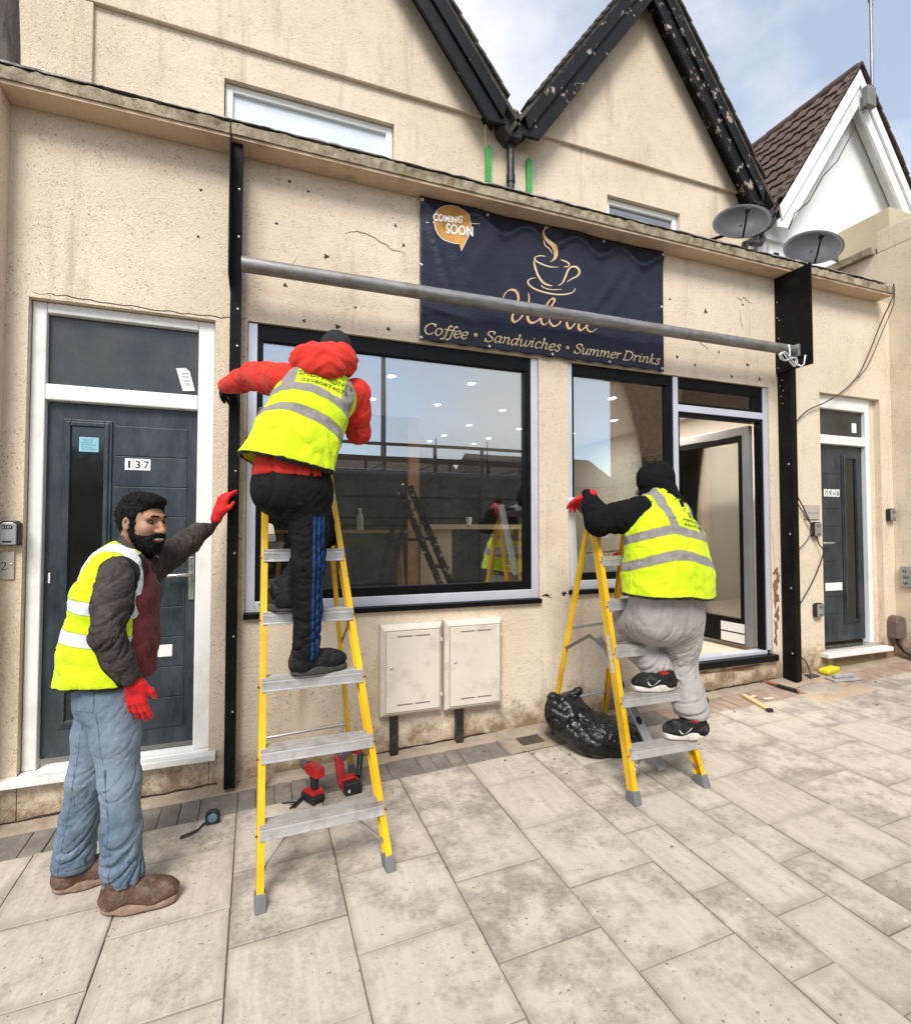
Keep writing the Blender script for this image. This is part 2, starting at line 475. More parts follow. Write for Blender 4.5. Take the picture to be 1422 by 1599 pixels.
for i in range(len(XC) - 1):
    ys = [-0.34]
    y = -0.43 if PH[i] == 0 else -0.65
    if XC[i] > 4.3: y += 0.11
    while y > -3.99:
        if ys[-1] - y > 0.12: ys.append(y)
        y -= 0.4525
    ys.append(-3.995)
    for k in range(len(ys) - 1):
        vis = ys[k + 1] > -3.2
        flag('paving_slab', XC[i], XC[i + 1], ys[k + 1], ys[k], SLAB, pav, 0.0015 + random.random() * 0.0022, 0.03, random.uniform(-0.0015, 0.0015), 0.003)
# block course along the wall, cement fillet behind it
x = -3.3
while x < 7.0:
    if x < 1.62 or (2.0 < x < 2.9):
        wdt = random.uniform(0.098, 0.103) if random.random() < 0.8 else 0.2
        flag('paving_block', x, x + wdt, -0.338, -0.105, PAVER, pav, 0.002, 0.03, random.uniform(-.003, .002), 0.004, 0.002)
        x += wdt
    elif x < 2.0:
        x += 0.1
    else:
        wdt = random.uniform(0.098, 0.103)
        if not (4.45 < x < 5.0): flag('paving_block', x, x + wdt, -0.338, -0.09, PAVERR, pav, 0.0035, 0.03, random.uniform(-.004, .002), 0.004, 0.003)
        x += wdt
def blobsheet(name, cx, cy, rx, ry, mat, lift, parent=None, n=26, jit=0.18, h=0.012):
    mb = MB(); vs = [(cx, cy, gz(cx, cy) + lift)]; fs = []
    ph = random.random() * 9
    for ring, (s, zf) in enumerate(((0.6, 0.95), (0.92, 0.7), (1.0, -1.5))):
        for k in range(n):
            a = 2 * math.pi * k / n
            j = 1 + jit * (math.sin(3 * a + ph) * .5 + math.sin(7 * a + ph * 2) * .3 + random.uniform(-.3, .3))
            px, py = cx + rx * s * j * math.cos(a), cy + ry * s * j * math.sin(a)
            vs.append((px, py, gz(px, py) + (lift * zf if zf > 0 else -0.004)))
    for k in range(n):
        k2 = (k + 1) % n
        fs.append((0, 1 + k, 1 + k2))
        for r_ in range(2): fs.append((1 + r_*n + k, 1 + (r_+1)*n + k, 1 + (r_+1)*n + k2, 1 + r_*n + k2))
    mb.add(vs, fs)
    return mb.build(name, mat, parent, smooth=True)
# cement fillet strip
fil = MB(); vs = []; fs = []
NX = 160
for i in range(NX + 1):
    x = -3.3 + 10.2 * i / NX
    w = -0.108 + random.uniform(-.008, .008)
    vs += [(x, 0.001, gz(x, 0) + 0.012 + random.uniform(0, .008)), (x, -0.05, gz(x, -.05) + 0.006 + random.uniform(-.002, .003)), (x, w, gz(x, w) + 0.0015), (x, w - 0.004, gz(x, w) - 0.02)]
    if i:
        for k in range(3): fs.append(((i-1)*4+k, (i-1)*4+k+1, i*4+k+1, i*4+k))
fil.add(vs, fs); fil.build('cement_fillet', CEMENT, pav, smooth=True)
# cement infill pads where the block course stops
pad = sheet('cement_pad', 1.635, 1.998, -0.338, -0.10, CEMENT, 0.001); pad.parent = pav
pad = sheet('cement_pad', 4.46, 5.03, -0.338, -0.09, M('sandy_mortar', (0.44, 0.33, 0.23), 0.95, var=0.15, vs=6, bump=0.4), 0.001); pad.parent = pav
blobsheet('sand_spread', 4.72, -0.42, 0.40, 0.17, MATS['sandy_mortar'], 0.004, pav, jit=0.35)
blobsheet('cement_patch', 4.72, -0.30, 0.24, 0.12, M('grey_mortar', (0.36, 0.315, 0.26), 0.95, var=0.2, vs=8, bump=0.4), 0.009, pav, jit=0.1)

# ------------------------------------------------------------------ shop building
shop = tag(empty('shop_building', (0, 0, 0)), 'cream rendered terrace shop with black bargeboards and two tall gables', 'building')

def wall_with_holes(name, xs, zs, holes, y0, depth, mat, parent, poly_ok=None):
    xs = sorted(set(xs)); zs = sorted(set(zs))
    nx, nz = len(xs) - 1, len(zs) - 1
    def solid(i, k):
        if i < 0 or k < 0 or i >= nx or k >= nz: return False
        cx, cz = (xs[i] + xs[i+1]) / 2, (zs[k] + zs[k+1]) / 2
        return not any(h[0] < cx < h[1] and h[2] < cz < h[3] for h in holes)
    mb = MB()
    for i in range(nx):
        for k in range(nz):
            if not solid(i, k): continue
            a, b, c, d = xs[i], xs[i+1], zs[k], zs[k+1]
            mb.add([(a,y0,c),(b,y0,c),(b,y0,d),(a,y0,d)], [(0,1,2,3)])
            mb.add([(a,y0+depth,c),(b,y0+depth,c),(b,y0+depth,d),(a,y0+depth,d)], [(3,2,1,0)])
            if not solid(i-1, k): mb.add([(a,y0,c),(a,y0+depth,c),(a,y0+depth,d),(a,y0,d)], [(3,2,1,0)])
            if not solid(i+1, k): mb.add([(b,y0,c),(b,y0+depth,c),(b,y0+depth,d),(b,y0,d)], [(0,1,2,3)])
            if not solid(i, k-1): mb.add([(a,y0,c),(b,y0,c),(b,y0+depth,c),(a,y0+depth,c)], [(3,2,1,0)])
            if not solid(i, k+1): mb.add([(a,y0,d),(b,y0,d),(b,y0+depth,d),(a,y0+depth,d)], [(0,1,2,3)])
    o = mb.build(name, mat, parent, fix=False)
    bm = bmesh.new(); bm.from_mesh(o.data); bmesh.ops.remove_doubles(bm, verts=bm.verts, dist=1e-5)
    bmesh.ops.recalc_face_normals(bm, faces=bm.faces); bm.to_mesh(o.data); bm.free()
    return o
HOLES = [(-1.215, -0.255, -1, 2.91), (-0.066, 2.048, 1.028, 2.932), (2.313, 3.40, 1.078, 2.935), (3.40, 4.512, 0.375, 2.935), (5.205, 6.112, -1, 2.955)]
gw = wall_with_holes('ground_floor_wall', [-1.36, 6.30] + [h[0] for h in HOLES] + [h[1] for h in HOLES],
                [-0.35, 4.01] + [h[2] for h in HOLES if h[2] > 0] + [h[3] for h in HOLES], HOLES, 0.0, 0.16, RENDER, shop)
# door plinths
MB().box(-1.212, -0.258, 0.004, 0.14, -0.3, 0.213).build('door_plinth', RENDER, shop)
MB().box(5.208, 6.109, 0.004, 0.14, -0.2, 0.373).build('door_plinth', RENDER, shop)
# end pier on the left
MB().box(-1.75, -1.318, -0.14, 0.3, -0.4, 3.99).build('side_pier', RENDER, shop, bevel=0.01)

# coping slab along the parapet: subdivided so its edges can wander
def ragged_slab(name, x0, x1, y0, y1, z0, z1, mat, parent, n=160, amp=0.006):
    mb = MB(); vs = []; fs = []
    for i in range(n + 1):
        x = x0 + (x1 - x0) * i / n
        e = random.uniform(-amp, amp)
        vs += [(x, y0 + random.uniform(-amp, amp) * .5, z0), (x, y0 + random.uniform(-amp, amp), z1 - 0.012 + e), (x, y0 + 0.018 + e, z1 + random.uniform(-amp, amp)), (x, y1, z1), (x, y1, z0)]
        if i:
            for k in range(5):
                a, b2 = (i-1)*5 + k, (i-1)*5 + (k+1) % 5
                fs.append((a, b2, b2 + 5, a + 5))
    fs += [(4, 3, 2, 1, 0), tuple(n*5 + k for k in range(5))]
    mb.add(vs, fs)
    return mb.build(name, mat, parent)
cop = ragged_slab('coping', -1.42, 6.10, -0.172, 0.30, 4.012, 4.092, MOSS, shop, 220)
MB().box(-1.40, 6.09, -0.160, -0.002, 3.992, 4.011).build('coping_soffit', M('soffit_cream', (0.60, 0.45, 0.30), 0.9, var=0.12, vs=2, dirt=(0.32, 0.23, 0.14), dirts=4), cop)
# torn flashing curling over the front edge of the coping
fl = MB(); vs = []; fs = []
for i in range(120):
    x = -1.40 + i * 0.062
    k = 0.5 + 0.5 * math.sin(i * 0.37) * math.sin(i * 0.113 + 1)
    w = 0.012 + 0.035 * k * random.uniform(0.5, 1.0)
    z = 4.096 + random.uniform(0, 0.008) + 0.008 * k
    vs += [(x, -0.12, z - 0.003), (x, -0.172 - random.uniform(0, .006), z), (x, -0.180, z - w * 0.4), (x, -0.178, z - w * 0.4 - 0.002)]
    if i:
        for q in range(3): fs.append(((i-1)*4+q, (i-1)*4+q+1, i*4+q+1, i*4+q))
fl.add(vs, fs); fl.build('torn_flashing', M('old_flashing', (0.13, 0.12, 0.11), 0.75, var=0.6, vs=12, dirt=(0.62, 0.60, 0.56), dirts=9), cop)
MB().box(-1.36, 6.28, 0.17, 1.02, 3.90, 4.03).build('flat_roof', M('roof_felt', (0.07, 0.07, 0.07), 0.9), shop)

# upper wall with two gables
GC = [-0.08, 3.90]; GK = 1.37
def upper_wall():
    o = wall_with_holes('upper_wall', [-2.5, -0.285, 1.135, 2.262, 3.455, 4.44, 5.56], [3.9, 4.25, 5.16, 5.285, 5.60],
                        [(-0.285, 1.135, 4.25, 5.285), (3.455, 4.44, 4.25, 5.16)], 1.0, 0.2, RENDER, shop)
    for g in GC:
        mb = MB(); half = 1.64 if g > 1 else 2.34
        zt = 7.52 if g > 1 else 8.25; ze = 5.565
        mb.prism([(g - half, ze), (g + half, ze), (g + half - 0.06, 5.60), (g, zt), (g - half + 0.06, 5.60)], 0.962, 1.15)
        mb.build('gable_wall', RENDER, shop, bevel=0.008)
    for xa, xb in ((2.03, 2.49), (-1.75, -1.19)):
        MB().box(xa, xb, 0.968, 1.05, 3.95, 5.56).build('wall_pilaster', RENDER, shop, bevel=0.006)
upper_wall()
def win_upper(x0, x1, z0, z1, y, pane_mat, blind):
    w = MB()
    t = 0.06
    w.box(x0, x0 + t, y, y + 0.07, z0, z1).box(x1 - t, x1, y, y + 0.07, z0, z1).box(x0 + t, x1 - t, y, y + 0.07, z1 - t, z1).box(x0 + t, x1 - t, y, y + 0.07, z0, z0 + t)
    f = w.build('upper_window', UPVC, shop, bevel=0.006)
    MB().box(x0 + t, x1 - t, y + 0.03, y + 0.042, z0 + t, z1 - t).build('pane', pane_mat, f)
    if blind:
        n = 34
        for k in range(n):
            z = z1 - t - 0.02 - k * 0.026
            if z < z0 + 0.3: break
            MB().box(x0 + 0.10, x1 - 0.08, y + 0.10, y + 0.122, z - 0.010, z - 0.007).build('blind_slat', M('blind_slat', (0.62, 0.68, 0.74), 0.5), f)
    MB().box(x0 - 0.02, x1 + 0.02, y + 0.16, y + 0.18, z0, z1).build('room_backing', M('dim_room', (0.25, 0.27, 0.30), 0.9), f)
    return f
win_upper(-0.280, 1.130, 4.26, 5.280, 1.05, M('frosted_pane', (0.66, 0.71, 0.76), 0.22, var=0.05, vs=1.5, spec=0.6), False)
win_upper(3.460, 4.435, 4.26, 5.155, 1.05, GLASS, True)

# roofs, bargeboards, verge tiles
def gable_roof(parent, xc, half_in, z_in_apex, k, y_front, y_back, tile_mat, board_mats, bw=0.24, verge=True, left_tiles=False, right=True):
    up = bw * math.sqrt(1 + k * k)          # vertical thickness of the board
    c = 1 / math.sqrt(1 + k * k)
    for s in (-1, 1):
        def pt(d, off):                     # d: horizontal distance from the ridge, off: vertical offset above inner edge
            return (xc + s * d, z_in_apex - k * d + off)
        dm = half_in
        poly = [pt(0, 0), pt(dm, 0), (xc + s * (dm + 0.17), z_in_apex - k * (dm + 0.17) + 0.23), pt(dm + 0.17, up * 0.63), pt(0, up * 0.63)]
        MB().prism(poly, y_front, y_front + 0.035).build('bargeboard', board_mats[0 if s < 0 else 1], parent, bevel=0.005)
        poly2 = [pt(0, up * 0.55), pt(dm + 0.13, up * 0.55), pt(dm + 0.17, up), pt(0, up)]
        MB().prism(poly2, y_front - 0.028, y_front - 0.002).build('bargeboard_cap', board_mats[0 if s < 0 else 1], parent, bevel=0.004)
        # roof plane
        poly3 = [pt(0, up + 0.0), pt(dm + 0.3, up), pt(dm + 0.3, up + 0.06), pt(0, up + 0.06)]
        rf = MB().prism(poly3, y_front - 0.03, y_back).build('roof', tile_mat, parent)
        # soffit between board and wall
        poly4 = [pt(0.0, up * 0.5), pt(dm + 0.1, up * 0.5), pt(dm + 0.1, up * 0.5 + 0.05), pt(0, up * 0.5 + 0.05)]
        MB().prism(poly4, y_front + 0.036, 1.0).build('soffit', board_mats[0 if s < 0 else 1], parent)
        if verge:
            n = int((dm + 0.2) / c / 0.13)
            for i in range(n):
                d = (i + 0.5) * 0.13 * c
                a = pt(d - 0.08 * c, up + 0.075); b = pt(d + 0.075 * c, up + 0.095)
                MB().beam((a[0], y_front + 0.02 + random.uniform(-.01, .01), a[1]), (b[0], y_front + 0.02, b[1]), 0.15, 0.022, (0, 1, 0)).build('verge_tile', tile_mat, parent)
    return
SLATE = M('dark_tile', (0.045, 0.035, 0.03), 0.9, var=0.5, vs=6, dirt=(0.14, 0.12, 0.08), dirts=8)
gable_roof(shop, GC[0], 2.06, 8.03, 1.285, 0.77, 7.0, SLATE, (BLACKW, BLACKW))
gable_roof(shop, GC[1], 1.39, 7.25, GK, 0.77, 7.0, SLATE, (PEEL, PEEL))
# valley hopper with downpipe
def hopper(x, z, yb=0.80):
    mb = MB()
    pr = [(-0.135, 0.0), (0.135, 0.0), (0.135, -0.15), (0.05, -0.24), (-0.05, -0.24), (-0.135, -0.15)]
    mb.prism([(x + a, z + b) for a, b in pr], yb, yb + 0.2)
    return mb.build('rainwater_hopper', PIPEB, shop, bevel=0.008)
h1 = hopper(2.262, 5.56)
MB().tube([(2.262, 0.90, 5.36), (2.262, 0.90, 4.9), (2.262, 0.90, 4.02)], 0.036, 14).tube([(2.262, .90, 5.02), (2.262, .90, 4.94)], 0.043, 14).build('downpipe', PIPEB, h1, smooth='auto')
mb = MB()
for i in range(40):
    a = (2.262 + random.uniform(-.13, .13), 0.80 + random.uniform(0, .2), 5.56 + random.uniform(0, .03)); r = random.uniform(.012, .03)
    mb.tube([(a[0]-r, a[1], a[2]), (a[0], a[1], a[2]+r*.8), (a[0]+r, a[1], a[2])], [r*.5, r, r*.5], 6)
mb.build('moss', M('moss', (0.16, 0.14, 0.04), 0.95, var=0.5, vs=30), h1)
h2 = hopper(5.56, 5.36)
MB().tube([(5.56, .90, 5.14), (5.56, .88, 5.02), (5.50, .86, 4.95), (5.34, .86, 4.93), (5.26, .86, 4.90), (5.25, .87, 4.75), (5.25, .9, 4.02)], 0.04, 12).build('downpipe', PIPEB, h2, smooth='auto')
# two green boards on the upper wall
for x, za, zb in ((2.045, 4.05, 5.275), (2.485, 4.05, 5.265)):
    o = MB().prism([(x-0.026, za), (x+0.026, za), (x+0.024, zb-.02), (x+.005, zb), (x-0.02, zb-.004), (x-0.026, zb-.03)], 0.925, 0.965).build('green_board', M('green_paint', (0.035, 0.32, 0.06), 0.5, var=0.2, vs=7), None, bevel=0.003)
    tag(o, 'narrow green painted board on upper wall, ' + ('left of the black downpipe' if x < 2.2 else 'right of the black downpipe'), 'board')
# weathered timber post at the far left above the coping
o = MB().tube([(-1.44, 0.22, 4.10), (-1.445, 0.22, 4.5), (-1.465, 0.22, 5.0), (-1.49, .22, 5.6)], [0.085, 0.08, 0.078, 0.075], 14).build('soil_stack', M('weathered_grey', (0.10, 0.085, 0.075), 0.85, var=0.6, vs=5, stretch=(4, 4, .5), bump=0.3), None, smooth='auto')
tag(o, 'grey weathered soil stack rising above coping at far left', 'pipe')

# ---- shop windows
def frame_bars(mb, bars, y0, y1):
    for x0, x1, z0, z1 in bars: mb.box(x0, x1, y0, y1, z0, z1)
    return mb
w1 = frame_bars(MB(), [(-0.062, -0.006, 1.066, 2.926), (1.987, 2.044, 1.066, 2.926), (-0.006, 1.987, 1.066, 1.134)], 0.012, 0.09).build('shop_window', SILVER, shop, bevel=0.004)
frame_bars(MB(), [(-0.005, 1.986, 2.822, 2.926), (-0.005, 0.030, 1.135, 2.821), (1.935, 1.986, 1.135, 2.821), (0.031, 1.934, 1.135, 1.196)], 0.022, 0.085).build('black_frame', BLK, w1, bevel=0.004)
MB().box(0.030, 1.936, 0.050, 0.062, 1.195, 2.823).build('glass_pane', GLASS, w1)
MB().box(-0.072, 2.05, -0.032, 0.10, 1.030, 1.065).build('sill', BLK, w1, bevel=0.003)
w2 = frame_bars(MB(), [(2.316, 2.356, 1.114, 2.93), (3.386, 3.437, 0.47, 2.93), (2.356, 3.386, 1.114, 1.186)], 0.012, 0.09).build('shop_window', SILVER, shop, bevel=0.004)
frame_bars(MB(), [(2.357, 3.385, 2.842, 2.93), (2.357, 2.380, 1.187, 2.841), (3.315, 3.385, 1.187, 2.841), (2.381, 3.314, 1.187, 1.245)], 0.022, 0.085).build('black_frame', BLK, w2, bevel=0.004)
MB().box(2.380, 3.316, 0.050, 0.062, 1.244, 2.843).build('glass_pane', GLASS, w2)
MB().box(2.306, 3.384, -0.032, 0.10, 1.081, 1.113).build('sill', BLK, w2, bevel=0.003)
# shop doorway
d1 = frame_bars(MB(), [(3.4375, 4.454, 2.626, 2.688), (4.455, 4.506, 0.47, 2.93), (3.4375, 4.454, 0.436, 0.470)], 0.012, 0.10).build('shop_doorway', SILVER, shop, bevel=0.004)
frame_bars(MB(), [(3.438, 4.454, 2.842, 2.93), (4.348, 4.454, 2.689, 2.841), (3.438, 3.455, 2.689, 2.841), (3.456, 4.347, 2.689, 2.712), (3.438, 4.454, 2.592, 2.625), (4.425, 4.454, 0.471, 2.591), (3.438, 3.462, .471, 2.591)], 0.024, 0.095).build('black_frame', BLK, d1, bevel=0.003)
MB().box(3.455, 4.348, 0.050, 0.062, 2.711, 2.843).build('fanlight', GLASS, d1)
MB().box(3.385, 4.53, -0.045, 0.14, 0.378, 0.435).build('threshold', BLK, d1, bevel=0.004)
# open door leaf: hinged on the right jamb, swung into the shop
def leaf():
    h = math.radians(94)
    def bx(u0, u1, t0, t1, z0, z1):
        p = []
        for z in (z0, z1):
            for u, t in ((u0, t0), (u1, t0), (u1, t1), (u0, t1)):
                p.append((4.418 + math.cos(h) * u - math.sin(h) * t, 0.105 + math.sin(h) * u + math.cos(h) * t, z))
        return p
    F = [(0,3,2,1),(4,5,6,7),(0,1,5,4),(1,2,6,5),(2,3,7,6),(3,0,4,7)]
    a = MB()
    for u0, u1, z0, z1 in ((0, 0.075, 0.485, 2.58), (0.86, 0.93, 0.485, 2.58), (0.075, 0.86, 2.50, 2.58)): a.add(bx(u0, u1, 0, 0.05, z0, z1), F)
    lf = a.build('door_leaf', M('shaded_leaf_silver', (0.22, 0.225, 0.24), 0.4, 0.25, var=0.06), shop, bevel=0.003)  # silver frame darkened: the leaf's shade is put into its colour
    b = MB()
    for u0, u1, z0, z1 in ((0.0755, 0.115, 0.73, 2.499), (0.82, 0.8595, 0.73, 2.499), (0.115, 0.82, 2.44, 2.499), (0.0755, 0.8595, 0.485, 0.7295)): b.add(bx(u0, u1, 0.004, 0.052, z0, z1), F)
    b.build('black_frame', BLK, lf, bevel=0.003)
    MB().add(bx(0.115, 0.82, 0.02, 0.03, 0.73, 2.44), F).build('glass_pane', GLASS2, lf)
    for z in (0.50, 0.60): MB().add(bx(0.0757, 0.33, 0.053, 0.058, z, z + 0.085), F).build('kick_strip', UPVC, lf)
leaf()

# ---- residential front doors
def text_mesh(s, size=0.05, bold=0.0, shear=0.0, space=1.0):
    """a word as filled flat faces; returns (verts2d, faces)"""
    cu = bpy.data.curves.new('txt', 'FONT'); cu.body = s; cu.size = size; cu.shear = shear; cu.offset = bold
    cu.space_character = space; cu.resolution_u = 3
    o = bpy.data.objects.new('txt', cu); COL.objects.link(o)
    bpy.context.view_layer.update()
    me = bpy.data.meshes.new_from_object(o)
    v = [(p.co.x, p.co.y) for p in me.vertices]; f = [tuple(p.vertices) for p in me.polygons]
    bpy.data.objects.remove(o); bpy.data.curves.remove(cu); bpy.data.meshes.remove(me)
    return v, f
def text_on_wall(name, s, x, z, y, size, mat, parent, width=None, bold=0.0):
    v, f = text_mesh(s, size, bold)
    xs = [p[0] for p in v]; w = max(xs) - min(xs); k = 1.0 if width is None else width / w; x0 = min(xs)
    return MB().add([(x + (p[0] - x0) * k, y, z + p[1]) for p in v], f).build(name, mat, parent, fix=False)

def front_door(x0, x1, z0, z1, y, leafx, leafz, fan, win, num, numx, mirror):
    """upvc frame, composite leaf with planks and a tall glazed strip"""
    t = MB()
    lx0, lx1 = leafx
    t.box(x0, lx0, y, y + 0.08, z0, z1).box(lx1, x1, y, y + 0.08, z0, z1)
    t.box(lx0, lx1, y, y + 0.08, fan[1], z1).box(lx0, lx1, y, y + 0.08, leafz[1], fan[0])
    fr = t.build('front_door', UPVC, shop, bevel=0.008, seg=3)
    MB().box(lx0, lx1, y + 0.04, y + 0.05, fan[0], fan[1]).build('fanlight', FROST, fr)
    # leaf
    ly = y + 0.045
    MB().box(lx0 + 0.002, lx1 - 0.002, ly, ly + 0.05, leafz[0], leafz[1] - 0.003).build('door_leaf', DOORB, fr, bevel=0.003)
    # moulding round the glazed strip
    wx0, wx1, wz0, wz1 = win; m = 0.042
    q = MB()
    for k, (ins, d) in enumerate(((0, 0.012), (0.016, 0.022))):
        a, b2 = ins, m - ins * 0.2
        q.box(wx0 + a, wx0 + b2, ly - d, ly - 0.001, wz0 + a, wz1 - a).box(wx1 - b2, wx1 - a, ly - d, ly - 0.001, wz0 + a, wz1 - a)
        q.box(wx0 + b2, wx1 - b2, ly - d, ly - 0.001, wz1 - b2, wz1 - a).box(wx0 + b2, wx1 - b2, ly - d, ly - 0.001, wz0 + a, wz0 + b2)
    q.build('glazing_frame', DOORB, fr, bevel=0.003)
    MB().box(wx0 + m, wx1 - m, ly - 0.004, ly - 0.001, wz0 + m, wz1 - m).build('glazed_strip', DARKGL, fr)
    # planks beside it
    px0, px1 = (wx1 + 0.012, lx1 - 0.06) if not mirror else (lx0 + 0.05, wx0 - 0.012)
    n = 10; hh = (leafz[1] - 0.12 - leafz[0] - 0.1) / n
    for k in range(n):
        MB().box(px0, px1, ly - 0.0045, ly - 0.0005, leafz[0] + 0.1 + k * hh + 0.0025, leafz[0] + 0.1 + (k + 1) * hh - 0.0025).build('plank', DOORB, fr, bevel=0.002)
    return fr, ly
# the opening is a little wider than the frame: plastered reveal
dL, ly = front_door(-1.212, -0.258, 0.243, 2.907, 0.045, (-1.142, -0.352), (0.285, 2.342), (2.435, 2.845), (-1.062, -0.815, 0.45, 2.243), '137', None, False)
MB().box(-1.212, -0.258, 0.01, 0.13, 0.2135, 0.2425).build('door_cill', UPVC, dL, bevel=0.004)
MB().box(-1.30, -0.215, -0.065, 0.009, 0.199, 0.240).build('door_step', UPVC, dL, bevel=0.006)
for i, ch in enumerate('137'):
    xx = -0.748 + i * 0.046
    MB().box(xx, xx + 0.0445, ly - 0.0075, ly - 0.005, 1.955, 2.025).build('number_tile', PAPER, dL, bevel=0.001)
    text_on_wall('digit', ch, xx + (0.017 if ch == '1' else 0.010), 1.968, ly - 0.0082, 0.062, INK, dL, width=0.012 if ch == '1' else 0.026, bold=0.0008)
mb = MB().box(-0.392, -0.362, ly - 0.014, ly - 0.003, 1.155, 1.425)
hp = mb.build('handle_plate', CHROME, dL, bevel=0.005, seg=3)
MB().tube([(-0.377, ly - 0.014, 1.316), (-0.377, ly - 0.055, 1.316), (-0.40, ly - 0.062, 1.316), (-0.50, ly - 0.062, 1.312), (-0.515, ly - 0.058, 1.312)], 0.0105, 10).build('lever_handle', CHROME, dL, smooth='auto')
MB().box(-0.575, -0.475, ly - 0.012, ly - 0.005, 0.815, 0.888).build('letter_plate', UPVC, dL, bevel=0.004)
MB().box(-0.983, -0.885, ly - 0.0055, ly - 0.0042, 2.055, 2.142).build('blue_sticker', M('blue_sticker', (0.25, 0.50, 0.58), 0.5, var=0.1), dL)
for k in range(4): MB().box(-0.972, -0.897 - 0.02 * (k % 2), ly - 0.0062, ly - 0.0056, 2.068 + k * 0.013, 2.072 + k * 0.013).build('print_line', M('blue_print', (0.08, 0.25, 0.32), 0.5), dL)
text_on_wall('print', 'blink', -0.962, 2.118, ly - 0.0062, 0.022, MATS['blue_print'], dL, width=0.05)
MB().box(-1.118, -1.108, ly - 0.01, ly - 0.001, 1.285, 1.345).build('latch_tab', UPVC, dL, bevel=0.002)
# paper note stuck on the fanlight, curled at a corner
mb = MB().add([(-0.480, ly - 0.012, 2.602), (-0.425, ly - 0.016, 2.608), (-0.403, ly - 0.018, 2.588), (-0.372, ly - 0.013, 2.468), (-0.440, ly - 0.013, 2.462), (-0.452, ly - 0.011, 2.50)], [(0, 1, 2, 3, 4, 5)])
mb.build('paper_note', PAPER, dL)
for k in range(4): MB().add([(-0.452 + k*.006, ly - 0.0190, 2.575 - k*.022), (-0.408 + k*.004, ly - 0.0190, 2.578 - k*.022), (-0.408 + k*.004, ly - .0190, 2.574 - k*.022), (-.452 + k*.006, ly - .0190, 2.571 - k*.022)], [(0,1,2,3)]).build('print_line', M('grey_print', (0.25, 0.25, 0.25), 0.7), dL)
# small hidden lintel crack above the door
dR, lyr = front_door(5.207, 6.02, 0.415, 2.953, 0.045, (5.262, 5.955), (0.458, 2.455), (2.548, 2.815), (5.628, 5.872, 0.63, 2.362), '79AB', None, True)
MB().box(6.0205, 6.1105, 0.06, 0.14, 0.40, 2.953).build('door_reveal', RENDER, dR)
MB().box(5.207, 6.11, 0.01, 0.13, 0.3735, 0.4145).build('door_cill', CHROME, dR, bevel=0.004)
MB().box(5.14, 6.10, -0.085, 0.009, 0.352, 0.395).build('door_step', UPVC, dR, bevel=0.006)
for i, ch in enumerate('79AB'):
    xx = 5.36 + i * 0.060
    MB().box(xx, xx + 0.050, lyr - 0.0075, lyr - 0.005, 1.925, 2.0).build('number_tile', PAPER, dR, bevel=0.001)
    text_on_wall('digit', ch, xx + 0.011, 1.938, lyr - 0.0082, 0.064, INK, dR, width=0.03, bold=0.001)
MB().tube([(5.285, lyr - 0.003, 1.456), (5.285, lyr - 0.05, 1.456), (5.31, lyr - 0.058, 1.456), (5.415, lyr - 0.058, 1.456)], 0.011, 10).build('lever_handle', CHROME, dR, smooth='auto')
MB().box(5.345, 5.595, lyr - 0.014, lyr - 0.005, 0.972, 1.052).build('letter_plate', UPVC, dR, bevel=0.004)
MB().box(5.80, 5.865, lyr - 0.012, lyr - 0.006, 2.60, 2.70).build('paper_note', PAPER, dR)

# ---- inside the shop
ZI, ZC = 0.44, 2.94
room = MB().box(-0.25, 4.90, 0.165, 5.6, ZI - 0.06, ZI).build('shop_floor', IFLOOR, shop)
MB().box(-0.25, 4.90, 0.165, 5.6, ZC, ZC + 0.05).build('shop_ceiling', M('ceiling_white', (0.80, 0.79, 0.77), 0.85, var=0.03), shop)
MB().box(4.905, 5.0, 0.165, 5.6, ZI, ZC).build('party_wall', IWALL, shop)
MB().box(-0.32, -0.255, 0.165, 5.6, ZI, ZC).build('party_wall', IWALL, shop)
MB().box(-0.25, 4.90, 5.605, 5.7, ZI, ZC).build('back_wall', IDARK, shop)
MB().box(1.69, 1.83, 2.5, 2.58, ZI, ZC - .001).build('timber_post', IWOOD, shop, bevel=0.004)
MB().box(-0.25, 1.69, 2.54, 2.57, ZI, ZC - .001).build('stud_partition', IDARK, shop)
MB().box(4.60, 4.904, 4.2, 4.3, ZI, ZC - .001).build('timber_jamb', IWOOD, shop)
for k, (x, y) in enumerate(((1.09, .88), (1.83, .85), (2.6, .85), (3.39, .85), (1.81, 1.75), (2.58, 1.75), (3.3, 1.75), (1.1, 1.75), (2.55, 2.68), (3.27, 2.68), (2.5, 3.5), (3.2, 3.5), (2.46, 4.05), (3.19, 4.05), (4.1, .85), (4.1, 1.75), (4.1, 2.7), (0.35, .88), (0.35, 1.75))):
    l = MB().lathe([(0.0, -0.004), (0.036, -0.004), (0.036, -0.008), (0.046, -0.008), (0.046, 0.0)], (x, y, ZC - 0.0005), 18).build('downlight', M('downlight_rim', (0.8, 0.8, 0.8), 0.4), shop)
    MB().lathe([(0.0, -0.009), (0.034, -0.009), (0.034, -0.0085)], (x, y, ZC), 16).build('lamp_lens', MATS.get('lamp_lens') or mat_emit('lamp_lens', (1.0, 0.93, 0.82), 30.0), l, fix=False)
    ld = bpy.data.lights.new('downlight_beam', 'AREA'); ld.shape = 'DISK'; ld.size = 0.06; ld.energy = 14.0 if x > 4 else 0.6; ld.color = (1.0, 0.90, 0.76)
    lo_ = bpy.data.objects.new('downlight_beam', ld); COL.objects.link(lo_); lo_.location = (x, y, ZC - 0.014); lo_.parent = l
